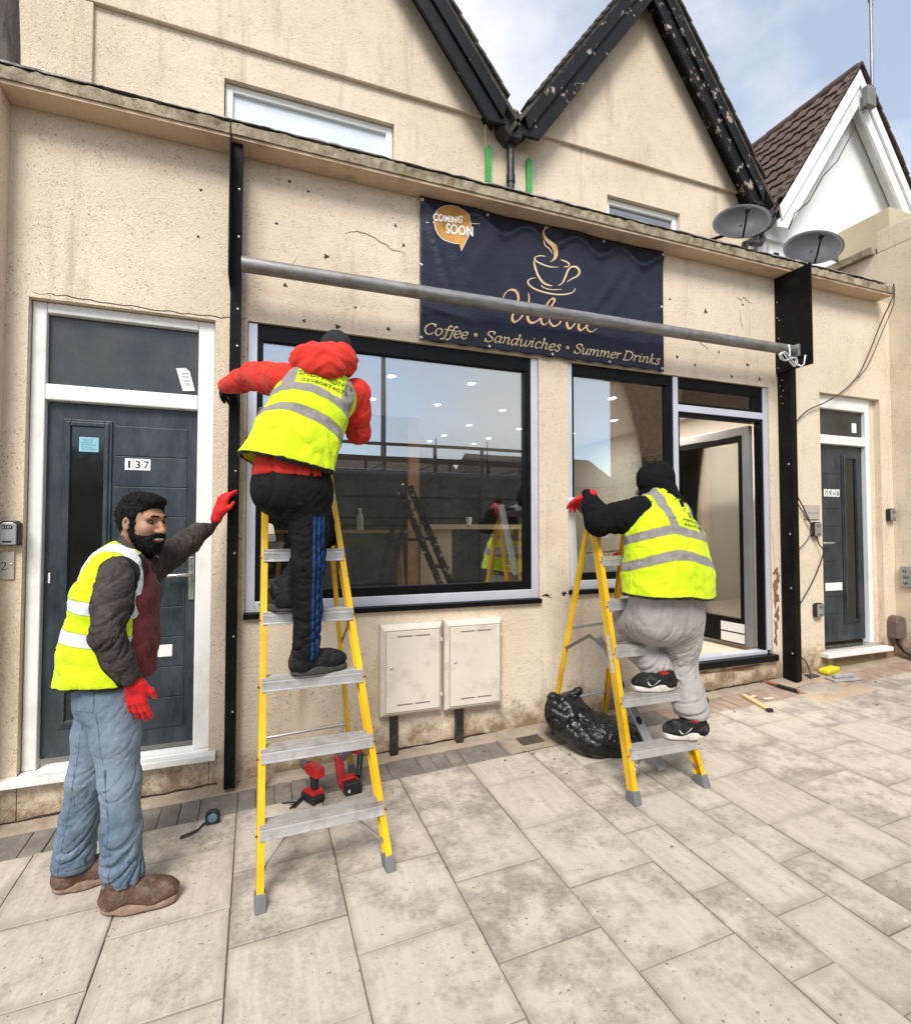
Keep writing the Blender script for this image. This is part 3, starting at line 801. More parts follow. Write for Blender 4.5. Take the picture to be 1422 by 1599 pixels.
# socket on the right-hand shop wall
s = MB().add([(4.900, 1.30, 1.00), (4.900, 1.52, 1.04), (4.900, 1.51, 1.17), (4.900, 1.29, 1.13), (4.880, 1.30, 1.00), (4.880, 1.52, 1.04), (4.880, 1.51, 1.17), (4.880, 1.29, 1.13)],
             [(0,3,2,1),(4,5,6,7),(0,1,5,4),(1,2,6,5),(2,3,7,6),(3,0,4,7)]).build('wall_socket', UPVC, shop, bevel=0.004)

# ------------------------------------------------------------------ neighbouring buildings
house = tag(empty('white_gabled_house', (7.25, 1.0, 0)), 'white rendered gabled house with brown tiled roof at far right', 'house')
def under(o, root):
    """parent with world placement kept"""
    o.parent = root; o.matrix_parent_inverse = root.matrix_world.inverted()
bpy.context.view_layer.update()
n0 = set(bpy.data.objects)
_shop_children = None
tmp = MB().prism([(5.66, 3.5), (8.9, 3.5), (8.9, 5.4), (7.25, 7.5), (5.66, 5.35)], 1.02, 1.25).build('house_wall', WHITEW, None)
MB().box(5.70, 8.9, 0.975, 1.019, 5.12, 5.30).build('trim_board', WHITEP, None)
MB().box(5.80, 8.9, 0.985, 1.019, 4.86, 5.06).build('trim_board', WHITEP, None)
gable_roof(None, 7.25, 1.33, 7.08, 1.42, 0.82, 0.9, TILEM, (WHITEP, WHITEP), bw=0.27, verge=True)
for o in set(bpy.data.objects) - n0: under(o, house)
for o in list(house.children):
    if o.name.startswith('roof'): bpy.data.objects.remove(o)
UP = 0.27 * math.sqrt(1 + 1.42 ** 2)
# the two roof slopes: battens deck as the part, each tile laid on it
za = 7.08 + UP
for s in (-1, 1):
    deck = MB().prism([(7.25, za - 0.02), (7.25 + s * 1.62, za - 0.02 - 1.42 * 1.62), (7.25 + s * 1.62, za + 0.01 - 1.42 * 1.62), (7.25, za + 0.01)], 0.80, 8.0).build('roof', TILEM, None)
    under(deck, house)
    if s > 0: continue
    # one pantile: 0.30 along the slope, 0.22 wide, with a roll
    tm = MB(); c = 1 / math.sqrt(1 + 1.42 ** 2); vs = []; fs = []
    NW = 8
    for j, (u, lift) in enumerate(((0.0, 0.0), (0.30, 0.030), (0.30, 0.004))):
        for i in range(NW + 1):
            w = i / NW * 0.225
            roll = 0.022 * max(0, math.sin(i / NW * math.pi * 2)) + 0.006 * math.sin(i / NW * math.pi * 2 + 2)
            if j == 2: roll *= 0.2
            n = lift + roll + 0.012
            # local frame: u down the slope (towards -x, -z), normal (-sin, 0, cos)
            vs.append((-u * c - n * 1.42 * c, w, -u * 1.42 * c + n * c))
    for j in range(2):
        for i in range(NW): a = j * (NW + 1) + i; fs.append((a, a + 1, a + NW + 2, a + NW + 1))
    tm.add(vs, fs)
    proto = tm.build('roof_tile', TILEM, deck, smooth='auto')
    inv = deck.matrix_parent_inverse
    first = True
    for r in range(11):
        for q in range(26):
            t = proto if first else proto.copy()
            if not first: COL.objects.link(t)
            first = False
            d = r * 0.255 * c
            t.parent = deck
            wx = (7.25 - 0.02 - d, 0.81 + q * 0.222, za - 0.0 - 1.42 * d)
            t.location = wx
            t.rotation_euler = (random.uniform(-.006, .006), random.uniform(-.006, .006), random.uniform(-.006, .006))
    for r_ in range(14):
        rt = MB().tube([(7.25, 0.80 + r_ * 0.42, za + 0.0), (7.25, 0.80 + r_ * 0.42 + 0.44, za + 0.012)], 0.09, 10).build('ridge_tile', TILEM, None, smooth='auto'); under(rt, house)
# deck children keep plain world numbers: cancel the deck's parent offset
bpy.context.view_layer.update()
# aerial and junction box on the white gable
ant = MB().tube([(7.42, 0.76, 7.35), (7.43, 0.76, 8.2), (7.44, .76, 9.2)], 0.018, 8)
ant.tube([(7.22, 0.60, 8.62), (7.66, 0.92, 8.72)], 0.010, 6)
for k in range(6):
    f = k / 5; p = Vector((7.22, 0.60, 8.62)).lerp(Vector((7.66, .92, 8.72)), f)
    ant.tube([p + Vector((0.02, -0.03, -0.18 + f * .05)), p + Vector((-0.02, 0.03, 0.18 - f * .05))], 0.005, 6)
o = ant.build('tv_aerial', M('aerial_grey', (0.16, 0.16, 0.18), 0.4, 0.6), None, smooth='auto')
tag(o, 'thin television aerial on a mast above the white gable', 'aerial')
b = MB().box(7.24, 7.40, 0.70, 0.775, 7.02, 7.28).build('junction_box', M('grey_box', (0.18, 0.17, 0.16), 0.6), None, bevel=0.01)
under(b, house)
cb = MB().tube([(7.30, 0.762, 7.02), (7.15, 0.762, 6.95), (7.0, 0.762, 6.6), (6.72, 0.762, 6.18), (6.45, .762, 5.92), (6.2, 0.762, 5.55), (5.95, .762, 5.35), (5.86, .775, 5.15)], 0.007, 6).build('gable_cable', INK, None, smooth=True)
under(cb, house)

blockw = tag(empty('neighbour_extension', (6.45, 0, 0)), 'stained cream rendered side wall at the right edge beside grey door', 'wall')
bpy.context.view_layer.update()
for o in (MB().box(6.302, 6.62, -1.3, 1.0, -0.3, 4.60).build('side_wall', RENDER, None, bevel=0.01),
          MB().box(6.302, 6.62, -1.3, 0.10, 4.60, 4.84).build('raised_wall', RENDER, None, bevel=0.01),
          ragged_slab('wall_coping', 6.24, 6.70, 0.12, 1.0, 4.602, 4.68, MOSS, None, 30)): under(o, blockw)
cb = tag(empty('neighbour_parapet', (7.3, 0.5, 0)), 'cream stepped parapet block in front of the white gable', 'parapet')
bpy.context.view_layer.update()
for o in (MB().box(6.98, 8.3, 0.35, 0.95, 4.0, 5.42).build('parapet_block', M('cream_block', (0.50, 0.43, 0.28), 0.85, var=0.1, vs=3), None, bevel=0.008),
          MB().box(7.45, 8.4, 0.22, 0.349, 5.16, 5.30).build('parapet_ledge', MATS['cream_block'], None, bevel=0.008)): under(o, cb)

# ------------------------------------------------------------------ roller shutter parts
def bolt(parent, x, y, z, r=0.008, axis='y', d=-1):
    return MB().lathe([(0.0, d*0.005), (r*0.7, d*0.004), (r, d*0.001), (r, 0)], (x, y, z), 10, axis).build('bolt', CHROME, parent, smooth='auto')
rl = tag(empty('shutter_guide_rail', (-0.135, -0.05, gz(-.13, 0))), 'tall black steel shutter rail fixed beside the dark front door with white surround', 'shutter rail', 'shutter rails')
bpy.context.view_layer.update()
ps = []
ps.append(MB().box(-0.166, -0.158, -0.125, -0.001, 0.045, 3.99).box(-0.158, -0.104, -0.125, -0.117, 0.045, 3.99).box(-0.158, -0.146, -0.117, -0.08, 0.045, 3.99).box(-0.112, -0.104, -0.117, -0.001, 0.045, 3.99).build('rail_channel', STEELBLK, None, bevel=0.002))
ps.append(MB().box(-0.173, -0.1665, -0.28, -0.001, 3.10, 4.02).build('end_plate', STEELBLK, None, bevel=0.002))
for z in (0.5, 0.95, 1.45, 1.95, 2.5, 2.72, 2.95, 3.4, 3.7): ps.append(bolt(None, -0.122, -0.1252, z))
for o in ps: under(o, rl)
rr = tag(empty('shutter_guide_rail', (4.66, -0.06, gz(4.66, 0))), 'black steel shutter rail with deep box end plate right of shop doorway', 'shutter rail', 'shutter rails')
bpy.context.view_layer.update()
ps = []
ps.append(MB().box(4.628, 4.636, -0.135, -0.001, 0.20, 3.99).box(4.636, 4.70, -0.135, -0.127, 0.20, 3.99).box(4.692, 4.70, -0.127, -0.001, 0.20, 3.99).box(4.636, 4.648, -0.127, -0.09, 0.20, 3.99).build('rail_channel', STEELBLK, None, bevel=0.002))
ps.append(MB().box(4.610, 4.627, -0.355, -0.001, 3.07, 3.985).build('end_plate', STEELBLK, None, bevel=0.002))
ps.append(MB().box(4.585, 4.6095, -0.25, -0.15, 3.17, 3.28).build('barrel_bracket', LEADM, None, bevel=0.004))
for z in (0.45, 1.05, 1.55, 2.2): ps.append(bolt(None, 4.6275, -0.10, z, 0.009, 'x'))
for z, y in ((3.75, -.03), (3.6, -.03), (3.57, -.05), (3.4, -.04), (3.25, -.03), (3.2, -.05), (3.3, -.06), (3.12, -.03), (3.0, -.05), (2.95, -.03), (2.9, -.06), (2.85, -.04), (2.78, -.05)): ps.append(bolt(None, 4.6085 if z > 3.07 else 4.6275, y, z, 0.006, 'x'))
for o in ps: under(o, rr)
pole = MB().tube([(-0.102, -0.205, 3.196), (1.0, -0.205, 3.203), (2.4, -0.205, 3.212), (4.583, -0.205, 3.228)], 0.046, 28)
po = pole.build('shutter_barrel', M('worn_steel_tube', (0.27, 0.26, 0.255), 0.48, 0.55, var=0.3, vs=5, dirt=(0.18, 0.15, 0.12), dirts=7, stretch=(1, 5, 5), bump=0.06), None, smooth='auto')
tag(po, 'long grey steel shutter tube spanning across the shop banner', 'tube')
foam = MB().tube([(-0.100, -0.205, 3.196), (-0.06, -.205, 3.197)], 0.040, 14)
# white cable tied at the right end of the tube
cab = MB()
pts = []
for i in range(70):
    t = i / 69
    a = t * 6 * math.pi
    pts.append((4.44 + 0.11 * math.sin(a) * (0.9 + .1 * math.sin(3*a)), -0.268 - 0.012 * math.sin(a*.5), 3.115 + 0.035 * math.sin(2 * a) - 0.04 * math.sin(a) * .6))
cab.tube(pts, 0.0065, 8)
cab.tube([(4.45, -0.257, 3.25), (4.455, -0.262, 3.20), (4.44, -.272, 3.15), (4.44, -.272, 3.115)], 0.0065, 8)
cab.tube([(4.54, -.27, 3.08), (4.57, -.28, 3.06), (4.595, -.29, 3.08), (4.60, -.30, 3.16)], 0.0065, 8)
o = cab.build('cable_coil', M('white_cable', (0.80, 0.80, 0.80), 0.4, var=0.05), None, smooth=True)
tag(o, 'small coil of white cable hanging from right end of steel tube', 'cable')

# brown cables looping past the right-hand rail
def cable(name, pts, r, mat, label):
    P = [Vector(p) for p in pts]; out = []
    for i in range(len(P) - 1):
        p0, p1, p2, p3 = P[max(i-1, 0)], P[i], P[i+1], P[min(i+2, len(P)-1)]
        for k in range(8):
            t = k / 8
            out.append(0.5 * ((2*p1) + (p2-p0)*t + (2*p0-5*p1+4*p2-p3)*t*t + (3*p1-p0-3*p2+p3)*t**3))
    out.append(P[-1])
    o = MB().tube(out, r, 7).build(name, mat, None, smooth=True)
    return tag(o, label, 'cable')
BRN = M('brown_cable', (0.05, 0.03, 0.025), 0.5)
cable('hanging_cable', [(6.06, -0.19, 4.10), (6.06, -0.185, 3.98), (6.0, -0.10, 3.72), (5.85, -0.05, 3.35), (5.72, -0.03, 3.15), (5.5, -0.03, 2.98), (5.25, -0.03, 2.85), (5.02, -0.03, 2.76), (4.87, -0.03, 2.66), (4.72, -0.03, 2.50)], 0.006, BRN, 'brown cable drooping from coping end across wall to the black rail')
cable('hanging_cable', [(6.065, -0.19, 4.10), (6.07, -0.18, 3.9), (6.03, -0.10, 3.65), (5.88, -0.05, 3.3), (5.74, -0.025, 3.14)], 0.0045, BRN, 'thinner brown cable hanging beside the longer one under coping end')
cable('hanging_cable', [(4.715, -0.03, 2.1), (4.80, -.03, 1.95), (4.92, -0.03, 1.78), (5.04, -.03, 1.58), (5.11, -.03, 1.45), (5.14, -.05, 1.38), (5.10, -.03, 1.22), (4.98, -.03, 1.05), (4.83, -.03, 0.88), (4.715, -.03, 0.76)], 0.006, BRN, 'brown cable bowed past the key safes beside black rail')
cable('hanging_cable', [(4.715, -0.03, 1.95), (4.83, -.03, 1.84), (4.96, -.035, 1.68), (5.02, -.035, 1.60), (4.92, -.035, 1.47), (4.8, -.03, 1.38), (4.715, -.03, 1.32)], 0.0045, BRN, 'thin short brown cable looping above the key safes')
cable('hanging_cable', [(4.71, -0.04, 0.52), (4.76, -.05, 0.42), (4.84, -.06, 0.36), (4.86, -.08, 0.30), (4.84, -.12, gz(4.84, -.12) + .01)], 0.006, BRN, 'short brown cable end trailing to ground by black rail')

# ------------------------------------------------------------------ banner
def yb(x, z):
    """folds of the hanging vinyl"""
    u = (x - 1.07) / 2.18; v = (z - 2.945) / 1.07
    f = 0.010 * math.sin(u * 14 + 3 * v) * v
    for k in range(5):                                    # swags between the top eyelets
        c = 0.1 + 0.2 * k
        f += 0.016 * math.exp(-((u - c) / 0.05) ** 2) * max(0, v - 0.6)
    f += -0.020 * math.exp(-((v - 0.93 + 0.10 * math.sin(u * 15.7) ** 2) / 0.035) ** 2)
    for (x0, z0, x1, z1, a, w) in ((0.0, 0.95, 0.22, 0.35, 0.016, 0.020), (0.02, 0.9, 0.12, 0.3, 0.012, 0.016), (0.30, 0.92, 0.18, 0.5, 0.008, 0.03), (0.80, 0.75, 0.68, 0.42, 0.012, 0.02), (0.9, 0.85, 0.72, 0.3, 0.008, 0.025), (0.06, 0.22, 0.2, 0.16, 0.014, 0.02), (0.45, 0.2, 0.75, 0.2, 0.010, 0.03), (0.98, 0.6, 0.93, 0.1, 0.010, 0.02)):
        dx, dz = x1 - x0, z1 - z0; l2 = dx*dx + dz*dz
        t = max(0, min(1, ((u - x0) * dx + (v - z0) * dz) / l2))
        d = math.hypot(u - x0 - t*dx, (v - z0 - t*dz) * 0.6)
        f -= a * math.exp(-(d / w) ** 2) * math.sin(math.pi * (0.15 + 0.7 * t))
    f += 0.004 * math.sin(u * 40 + v * 9) * (1 - v) * 0.5
    return -0.030 + f * 0.8
def mat_banner():
    m, nt, b, out = nodes('navy_vinyl')
    v = coords(nt, False)
    c = ramp(nt, noise(nt, v, 3, 5), 0.3, 0.7, (0.008, 0.010, 0.021), (0.015, 0.018, 0.034))
    nt.links.new(c, b.inputs['Base Color']); b.inputs['Roughness'].default_value = 0.36
    b.inputs['Specular IOR Level'].default_value = 0.35
    bumpn(nt, b, noise(nt, v, 9, 4, 0.55, (1, 1, 1.6)), 0.35, 0.02)
    return m
BX0, BX1, BZ0, BZ1 = 1.072, 3.248, 2.944, 3.985
mb = MB(); vs = []; fs = []
NXB, NZB = 150, 76
for j in range(NZB + 1):
    for i in range(NXB + 1):
        x = BX0 + (BX1 - BX0) * i / NXB; z = BZ0 + (BZ1 - BZ0) * j / NZB
        zz = z + (0.006 * math.sin(i * 0.5) if j == 0 else 0)
        vs.append((x, yb(x, z), zz))
for j in range(NZB):
    for i in range(NXB):
        a = j * (NXB + 1) + i; fs.append((a, a + 1, a + NXB + 2, a + NXB + 1))
mb.add(vs, fs)
ban = mb.build('vinyl_banner', mat_banner(), None, smooth=True)
so = ban.modifiers.new('thick', 'SOLIDIFY'); so.thickness = 0.002; so.offset = -1
tag(ban, 'dark navy vinyl coming soon banner with gold coffee cup and lettering', 'banner')
GOLD = M('gold_print', (0.62, 0.40, 0.20), 0.45, var=0.12, vs=5)
GOLDL = M('pale_gold_print', (0.70, 0.52, 0.32), 0.45, var=0.1, vs=5)
GOLDD = M('dark_gold_print', (0.50, 0.24, 0.045), 0.4, var=0.45, vs=6)
WPR = M('white_print', (0.82, 0.80, 0.78), 0.45, var=0.04)
def on_banner(name, v2, f, mat, lift=0.0016):
    return MB().add([(x, yb(x, z) - lift, z) for x, z in v2], f).build(name, mat, ban, fix=False)
def spline(pts, n=7, closed=False):
    P = [Vector((p[0], p[1])) for p in pts]; out = []
    m = len(P); rng = range(m if closed else m - 1)
    for i in rng:
        g = (lambda k: P[k % m]) if closed else (lambda k: P[max(0, min(m - 1, k))])
        p0, p1, p2, p3 = g(i-1), g(i), g(i+1), g(i+2)
        for k in range(n):
            t = k / n
            out.append(0.5 * ((2*p1) + (p2-p0)*t + (2*p0-5*p1+4*p2-p3)*t*t + (3*p1-p0-3*p2+p3)*t**3))
    if not closed: out.append(P[-1])
    return out
def nib(pts, tmin, tmax, ang, taper=True, n=7):
    """broad pen stroke along a smooth curve"""
    P = spline(pts, n); v = []; f = []
    m = len(P)
    for i, p in enumerate(P):
        d = (P[min(i+1, m-1)] - P[max(i-1, 0)])
        if d.length < 1e-9: d = Vector((1, 0))
        d.normalize()
        w = tmin + (tmax - tmin) * abs(d.x * math.sin(ang) - d.y * math.cos(ang))
        if taper: w *= min(1, 0.35 + 4.0 * min(i, m - 1 - i) / m)
        nn = Vector((-d.y, d.x)) * (w / 2)
        v += [tuple(p - nn), tuple(p + nn)]
        if i: f.append((2*i-2, 2*i, 2*i+1, 2*i-1))
    return v, f
CUP = dict(
 steam=[(2.145, 3.98), (2.106, 3.967), (2.073, 3.93), (2.066, 3.885), (2.092, 3.849), (2.137, 3.818), (2.166, 3.788), (2.173, 3.749), (2.156, 3.717), (2.13, 3.695), (2.169, 3.714), (2.199, 3.742), (2.208, 3.784), (2.193, 3.822), (2.157, 3.85), (2.111, 3.882), (2.089, 3.915), (2.096, 3.95)],
 s2=[(2.073, 3.854), (2.092, 3.82), (2.13, 3.799), (2.16, 3.767)],
 rim=[(2.098, 3.735), (2.053, 3.733), (2.014, 3.717), (2.001, 3.698), (2.02, 3.681), (2.078, 3.666), (2.143, 3.66), (2.211, 3.669)],
 rim2=[(2.232, 3.731), (2.275, 3.724), (2.308, 3.71), (2.298, 3.687), (2.258, 3.678)],
 body=[(1.995, 3.682), (2.007, 3.627), (2.039, 3.559), (2.09, 3.516), (2.158, 3.509)],
 body2=[(2.21, 3.52), (2.247, 3.548), (2.274, 3.599), (2.294, 3.649), (2.321, 3.683), (2.361, 3.696), (2.392, 3.683), (2.402, 3.656), (2.381, 3.623), (2.327, 3.59), (2.287, 3.56)],
 saucer=[(2.007, 3.55), (1.963, 3.534), (1.941, 3.511), (1.95, 3.487), (2.0, 3.461), (2.09, 3.447), (2.193, 3.447), (2.286, 3.464), (2.346, 3.491), (2.363, 3.523)],
 under=[(2.055, 3.504), (2.077, 3.485), (2.141, 3.478), (2.243, 3.495)])
st = [tuple(p) for p in spline(CUP['steam'], 3, True)]
half = len(st) // 2
# steam ribbon as a strip between its two edges
la = [tuple(p) for p in spline(CUP['steam'][:10], 4)]; lb = [tuple(p) for p in spline([CUP['steam'][0]] + CUP['steam'][:9:-1] + [CUP['steam'][9]], 4)]
NS = 40; v2 = []; f2 = []
def resamp(c, n):
    out = []
    for i in range(n + 1):
        t = i / n * (len(c) - 1); k = min(int(t), len(c) - 2); fr = t - k
        out.append((c[k][0] * (1-fr) + c[k+1][0] * fr, c[k][1] * (1-fr) + c[k+1][1] * fr))
    return out
for i, (a, b_) in enumerate(zip(resamp(la, NS), resamp(lb, NS))):
    v2 += [a, b_]
    if i: f2.append((2*i-2, 2*i, 2*i+1, 2*i-1))
on_banner('cup_drawing', v2, f2, GOLD)
for k, (t0, t1) in dict(s2=(.004, .010), rim=(.006, .014), rim2=(.006, .013), body=(.008, .018), body2=(.010, .020), saucer=(.008, .014), under=(.005, .009)).items():
    v2, f2 = nib(CUP[k], t0, t1, 0.6); on_banner('cup_drawing', v2, f2, GOLDL)
SCRIPT = [
 [(1.725, 3.344), (1.75, 3.391), (1.794, 3.418), (1.837, 3.412), (1.856, 3.368), (1.841, 3.299), (1.815, 3.242), (1.802, 3.204), (1.818, 3.175), (1.859, 3.196), (1.899, 3.248), (1.937, 3.32), (1.95, 3.376), (1.945, 3.419)],
 [(1.936, 3.233), (1.992, 3.268), (2.011, 3.305), (1.993, 3.322), (1.955, 3.296), (1.933, 3.246), (1.944, 3.201), (1.973, 3.188), (2.007, 3.203), (2.041, 3.231), (2.106, 3.298), (2.161, 3.368), (2.175, 3.397), (2.161, 3.409), (2.13, 3.387), (2.091, 3.323), (2.057, 3.25), (2.056, 3.203), (2.083, 3.19), (2.121, 3.219)],
 [(2.168, 3.28), (2.137, 3.255), (2.129, 3.22), (2.159, 3.189), (2.198, 3.202), (2.226, 3.234), (2.222, 3.274), (2.183, 3.286), (2.168, 3.266), (2.214, 3.252), (2.269, 3.274), (2.285, 3.283), (2.294, 3.257), (2.285, 3.228), (2.294, 3.195), (2.316, 3.191), (2.356, 3.231), (2.384, 3.269), (2.404, 3.272), (2.4, 3.244), (2.392, 3.208), (2.412, 3.188), (2.452, 3.216), (2.502, 3.258), (2.514, 3.281), (2.494, 3.285), (2.469, 3.253), (2.473, 3.205), (2.509, 3.187), (2.567, 3.225)]]
for s in SCRIPT:
    v2, f2 = nib(s, 0.008, 0.024, 0.7); on_banner('script_lettering', v2, f2, GOLD)
# italic line: pen-drawn letters, em units, baseline 0
ARCH = [(.08, .20), (.17, .39), (.28, .46), (.345, .37), (.32, .14), (.34, .01), (.44, .09)]
STEM = [(.01, .40), (.09, .46), (.10, .30), (.06, 0)]
BOWL = [(.36, .36), (.26, .46), (.12, .38), (.05, .2), (.10, .02), (.20, .03), (.34, .24)]
GL = {
 'C': (.60, [[(.57, .53), (.50, .67), (.36, .70), (.17, .60), (.07, .38), (.10, .14), (.25, 0), (.42, .02), (.55, .16)], [(.555, .52), (.58, .71)]]),
 'o': (.45, [[(.22, .46), (.09, .37), (.05, .19), (.13, .03), (.23, 0), (.36, .10), (.40, .28), (.34, .42), (.22, .46)]]),
 'f': (.30, [[(.43, .64), (.37, .73), (.28, .66), (.22, .36), (.15, -.08), (.05, -.21), (-.05, -.16)], [(.05, .44), (.36, .44)]]),
 'e': (.41, [[(.06, .21), (.25, .24), (.36, .33), (.33, .44), (.22, .46), (.09, .35), (.05, .16), (.13, .02), (.24, 0), (.37, .11)]]),
 'S': (.52, [[(.47, .52), (.44, .66), (.32, .71), (.17, .66), (.12, .53), (.20, .42), (.36, .32), (.43, .20), (.37, .05), (.22, -.01), (.09, .05), (.05, .19)], [(.455, .52), (.48, .71)], [(.03, -.01), (.06, .2)]]),
 'a': (.47, [BOWL, [(.39, .46), (.34, .2), (.35, .02), (.46, .09)]]),
 'n': (.47, [STEM, ARCH]),
 'd': (.48, [BOWL, [(.36, .70), (.45, .73), (.36, .2), (.36, .02), (.47, .09)]]),
 'w': (.66, [[(.01, .40), (.09, .46), (.10, .25), (.12, .04), (.22, .02), (.34, .2), (.39, .45)], [(.39, .45), (.36, .15), (.42, .01), (.54, .1), (.62, .3), (.60, .46)]]),
 'i': (.25, [[(.01, .39), (.11, .46), (.09, .2), (.10, .02), (.21, .09)], [(.13, .60), (.17, .66)]]),
 'c': (.37, [[(.34, .36), (.28, .46), (.15, .42), (.05, .22), (.10, .03), (.20, 0), (.34, .11)]]),
 'h': (.47, [[(.06, .70), (.15, .73), (.10, .3), (.06, 0)], ARCH]),
 's': (.34, [[(.30, .37), (.24, .46), (.13, .43), (.12, .33), (.22, .24), (.28, .12), (.20, 0), (.08, .02), (.04, .11)]]),
 'u': (.49, [[(.01, .40), (.09, .46), (.08, .2), (.12, .02), (.22, .04), (.35, .26)], [(.40, .46), (.36, .2), (.37, .02), (.48, .09)]]),
 'm': (.74, [STEM, [(.08, .20), (.17, .39), (.27, .46), (.335, .37), (.30, 0)], [(p[0] + .265, p[1]) for p in ARCH]]),
 'r': (.35, [STEM, [(.08, .22), (.17, .39), (.27, .46), (.34, .41)]]),
 'D': (.68, [[(.17, .70), (.10, 0)], [(.07, .70), (.32, .70)], [(.02, 0), (.28, 0)], [(.30, .70), (.51, .64), (.60, .43), (.54, .16), (.38, .02), (.24, 0)]]),
 'k': (.43, [[(.06, .70), (.15, .73), (.10, .35), (.06, 0)], [(.38, .45), (.27, .41), (.10, .24)], [(.15, .27), (.25, .06), (.33, 0), (.42, .09)]])}
def italic_line(word, x0, x1, z0, cap):
    tot = sum(GL[c][0] for c in word); sx = (x1 - x0) / tot; sz = cap / 0.71
    cx = 0
    vv = []; ff = []
    for c in word:
        adv, strokes = GL[c]
        for s in strokes:
            pts = [(x0 + (cx + p[0] + 0.20 * (p[1] - .2)) * sx, z0 + p[1] * sz) for p in s]
            v2, f2 = nib(pts, 0.0055, 0.0135, 0.45, taper=False, n=5)
            o_ = len(vv); vv += v2; ff += [tuple(i + o_ for i in f) for f in f2]
        cx += adv
    on_banner('italic_lettering', vv, ff, GOLDL)
italic_line('Coffee', 1.100, 1.440, 2.992, 0.080)
italic_line('Sandwiches', 1.575, 2.228, 2.996, 0.080)
italic_line('Summer', 2.350, 2.800, 2.998, 0.078)
italic_line('Drinks', 2.822, 3.205, 2.998, 0.078)
def disc2(cx, cz, r, n=20): return [(cx + r * math.cos(2*math.pi*k/n), cz + r * math.sin(2*math.pi*k/n)) for k in range(n)], [tuple(range(n))]
for cx in (1.503, 2.292):
    v2, f2 = disc2(cx, 3.034, 0.015); on_banner('bullet_dot', v2, f2, GOLD)
BUB = [(1.175, 3.808), (1.177, 3.851), (1.194, 3.895), (1.225, 3.93), (1.267, 3.954), (1.309, 3.964), (1.351, 3.964), (1.39, 3.952), (1.422, 3.93), (1.444, 3.901), (1.458, 3.866), (1.46, 3.826), (1.448, 3.782), (1.437, 3.758), (1.384, 3.646), (1.369, 3.697), (1.33, 3.69), (1.288, 3.688), (1.246, 3.699), (1.211, 3.725), (1.187, 3.76)]
def fan(poly, lift, name, mat):
    cx = sum(p[0] for p in poly) / len(poly); cz = sum(p[1] for p in poly) / len(poly)
    poly = [(a[0] + (b[0] - a[0]) * t / 3, a[1] + (b[1] - a[1]) * t / 3) for a, b in zip(poly, poly[1:] + poly[:1]) for t in range(3)]
    n = len(poly); vs = [(cx, cz)]; fs = []
    for ring in (.1, .2, .3, .4, .5, .6, .7, .8, .9, 1.0): vs += [(cx + (p[0] - cx) * ring, cz + (p[1] - cz) * ring) for p in poly]
    for k in range(n):
        k2 = (k + 1) % n; fs.append((0, 1 + k, 1 + k2))
        for r_ in range(9): fs.append((1 + r_*n + k, 1 + (r_+1)*n + k, 1 + (r_+1)*n + k2, 1 + r_*n + k2))
    on_banner(name, vs, fs, mat, lift)
cx, cz = 1.315, 3.815
fan([(cx + (p[0] - cx) * 1.035, cz - .002 + (p[1] - cz) * 1.035) for p in BUB], 0.0014, 'speech_bubble_outline', WPR)
fan(BUB, 0.0026, 'speech_bubble', GOLDD)
for (xa, za, xb, zb) in ((1.115, 3.797, 1.172, 3.805), (1.464, 3.859, 1.535, 3.872)):
    on_banner('thin_rule', [(xa, za), (xb, zb), (xb, zb + .004), (xa, za + .004)], [(0, 1, 2, 3)], WPR)
def caps(word, x0, z0, x1, z1, h):
    v, f = text_mesh(word, 1.0, 0.028)
    mx = min(p[0] for p in v); w = max(p[0] for p in v) - mx; hh = max(p[1] for p in v)
    on_banner('caps_lettering', [(x0 + (p[0]-mx)/w*(x1-x0), z0 + (z1-z0)*(p[0]-mx)/w + p[1]/hh*h) for p in v], f, WPR, 0.0050)
caps('COMING', 1.163, 3.817, 1.388, 3.840, 0.052)
caps('SOON', 1.262, 3.748, 1.478, 3.768, 0.070)
for x, z in ((1.083, 2.962), (1.612, 2.962), (2.155, 2.966), (2.689, 2.966), (3.232, 2.968), (1.083, 3.49), (3.232, 3.50), (1.083, 3.95), (1.6, 3.96), (2.1, 3.965), (2.65, 3.965), (3.235, 3.95)):
    MB().lathe([(0.004, -0.002), (0.007, -0.004), (0.011, -0.003), (0.012, 0.001)], (x, yb(x, z) - 0.001, z), 14, 'y').build('eyelet', CHROME, ban, smooth=True)

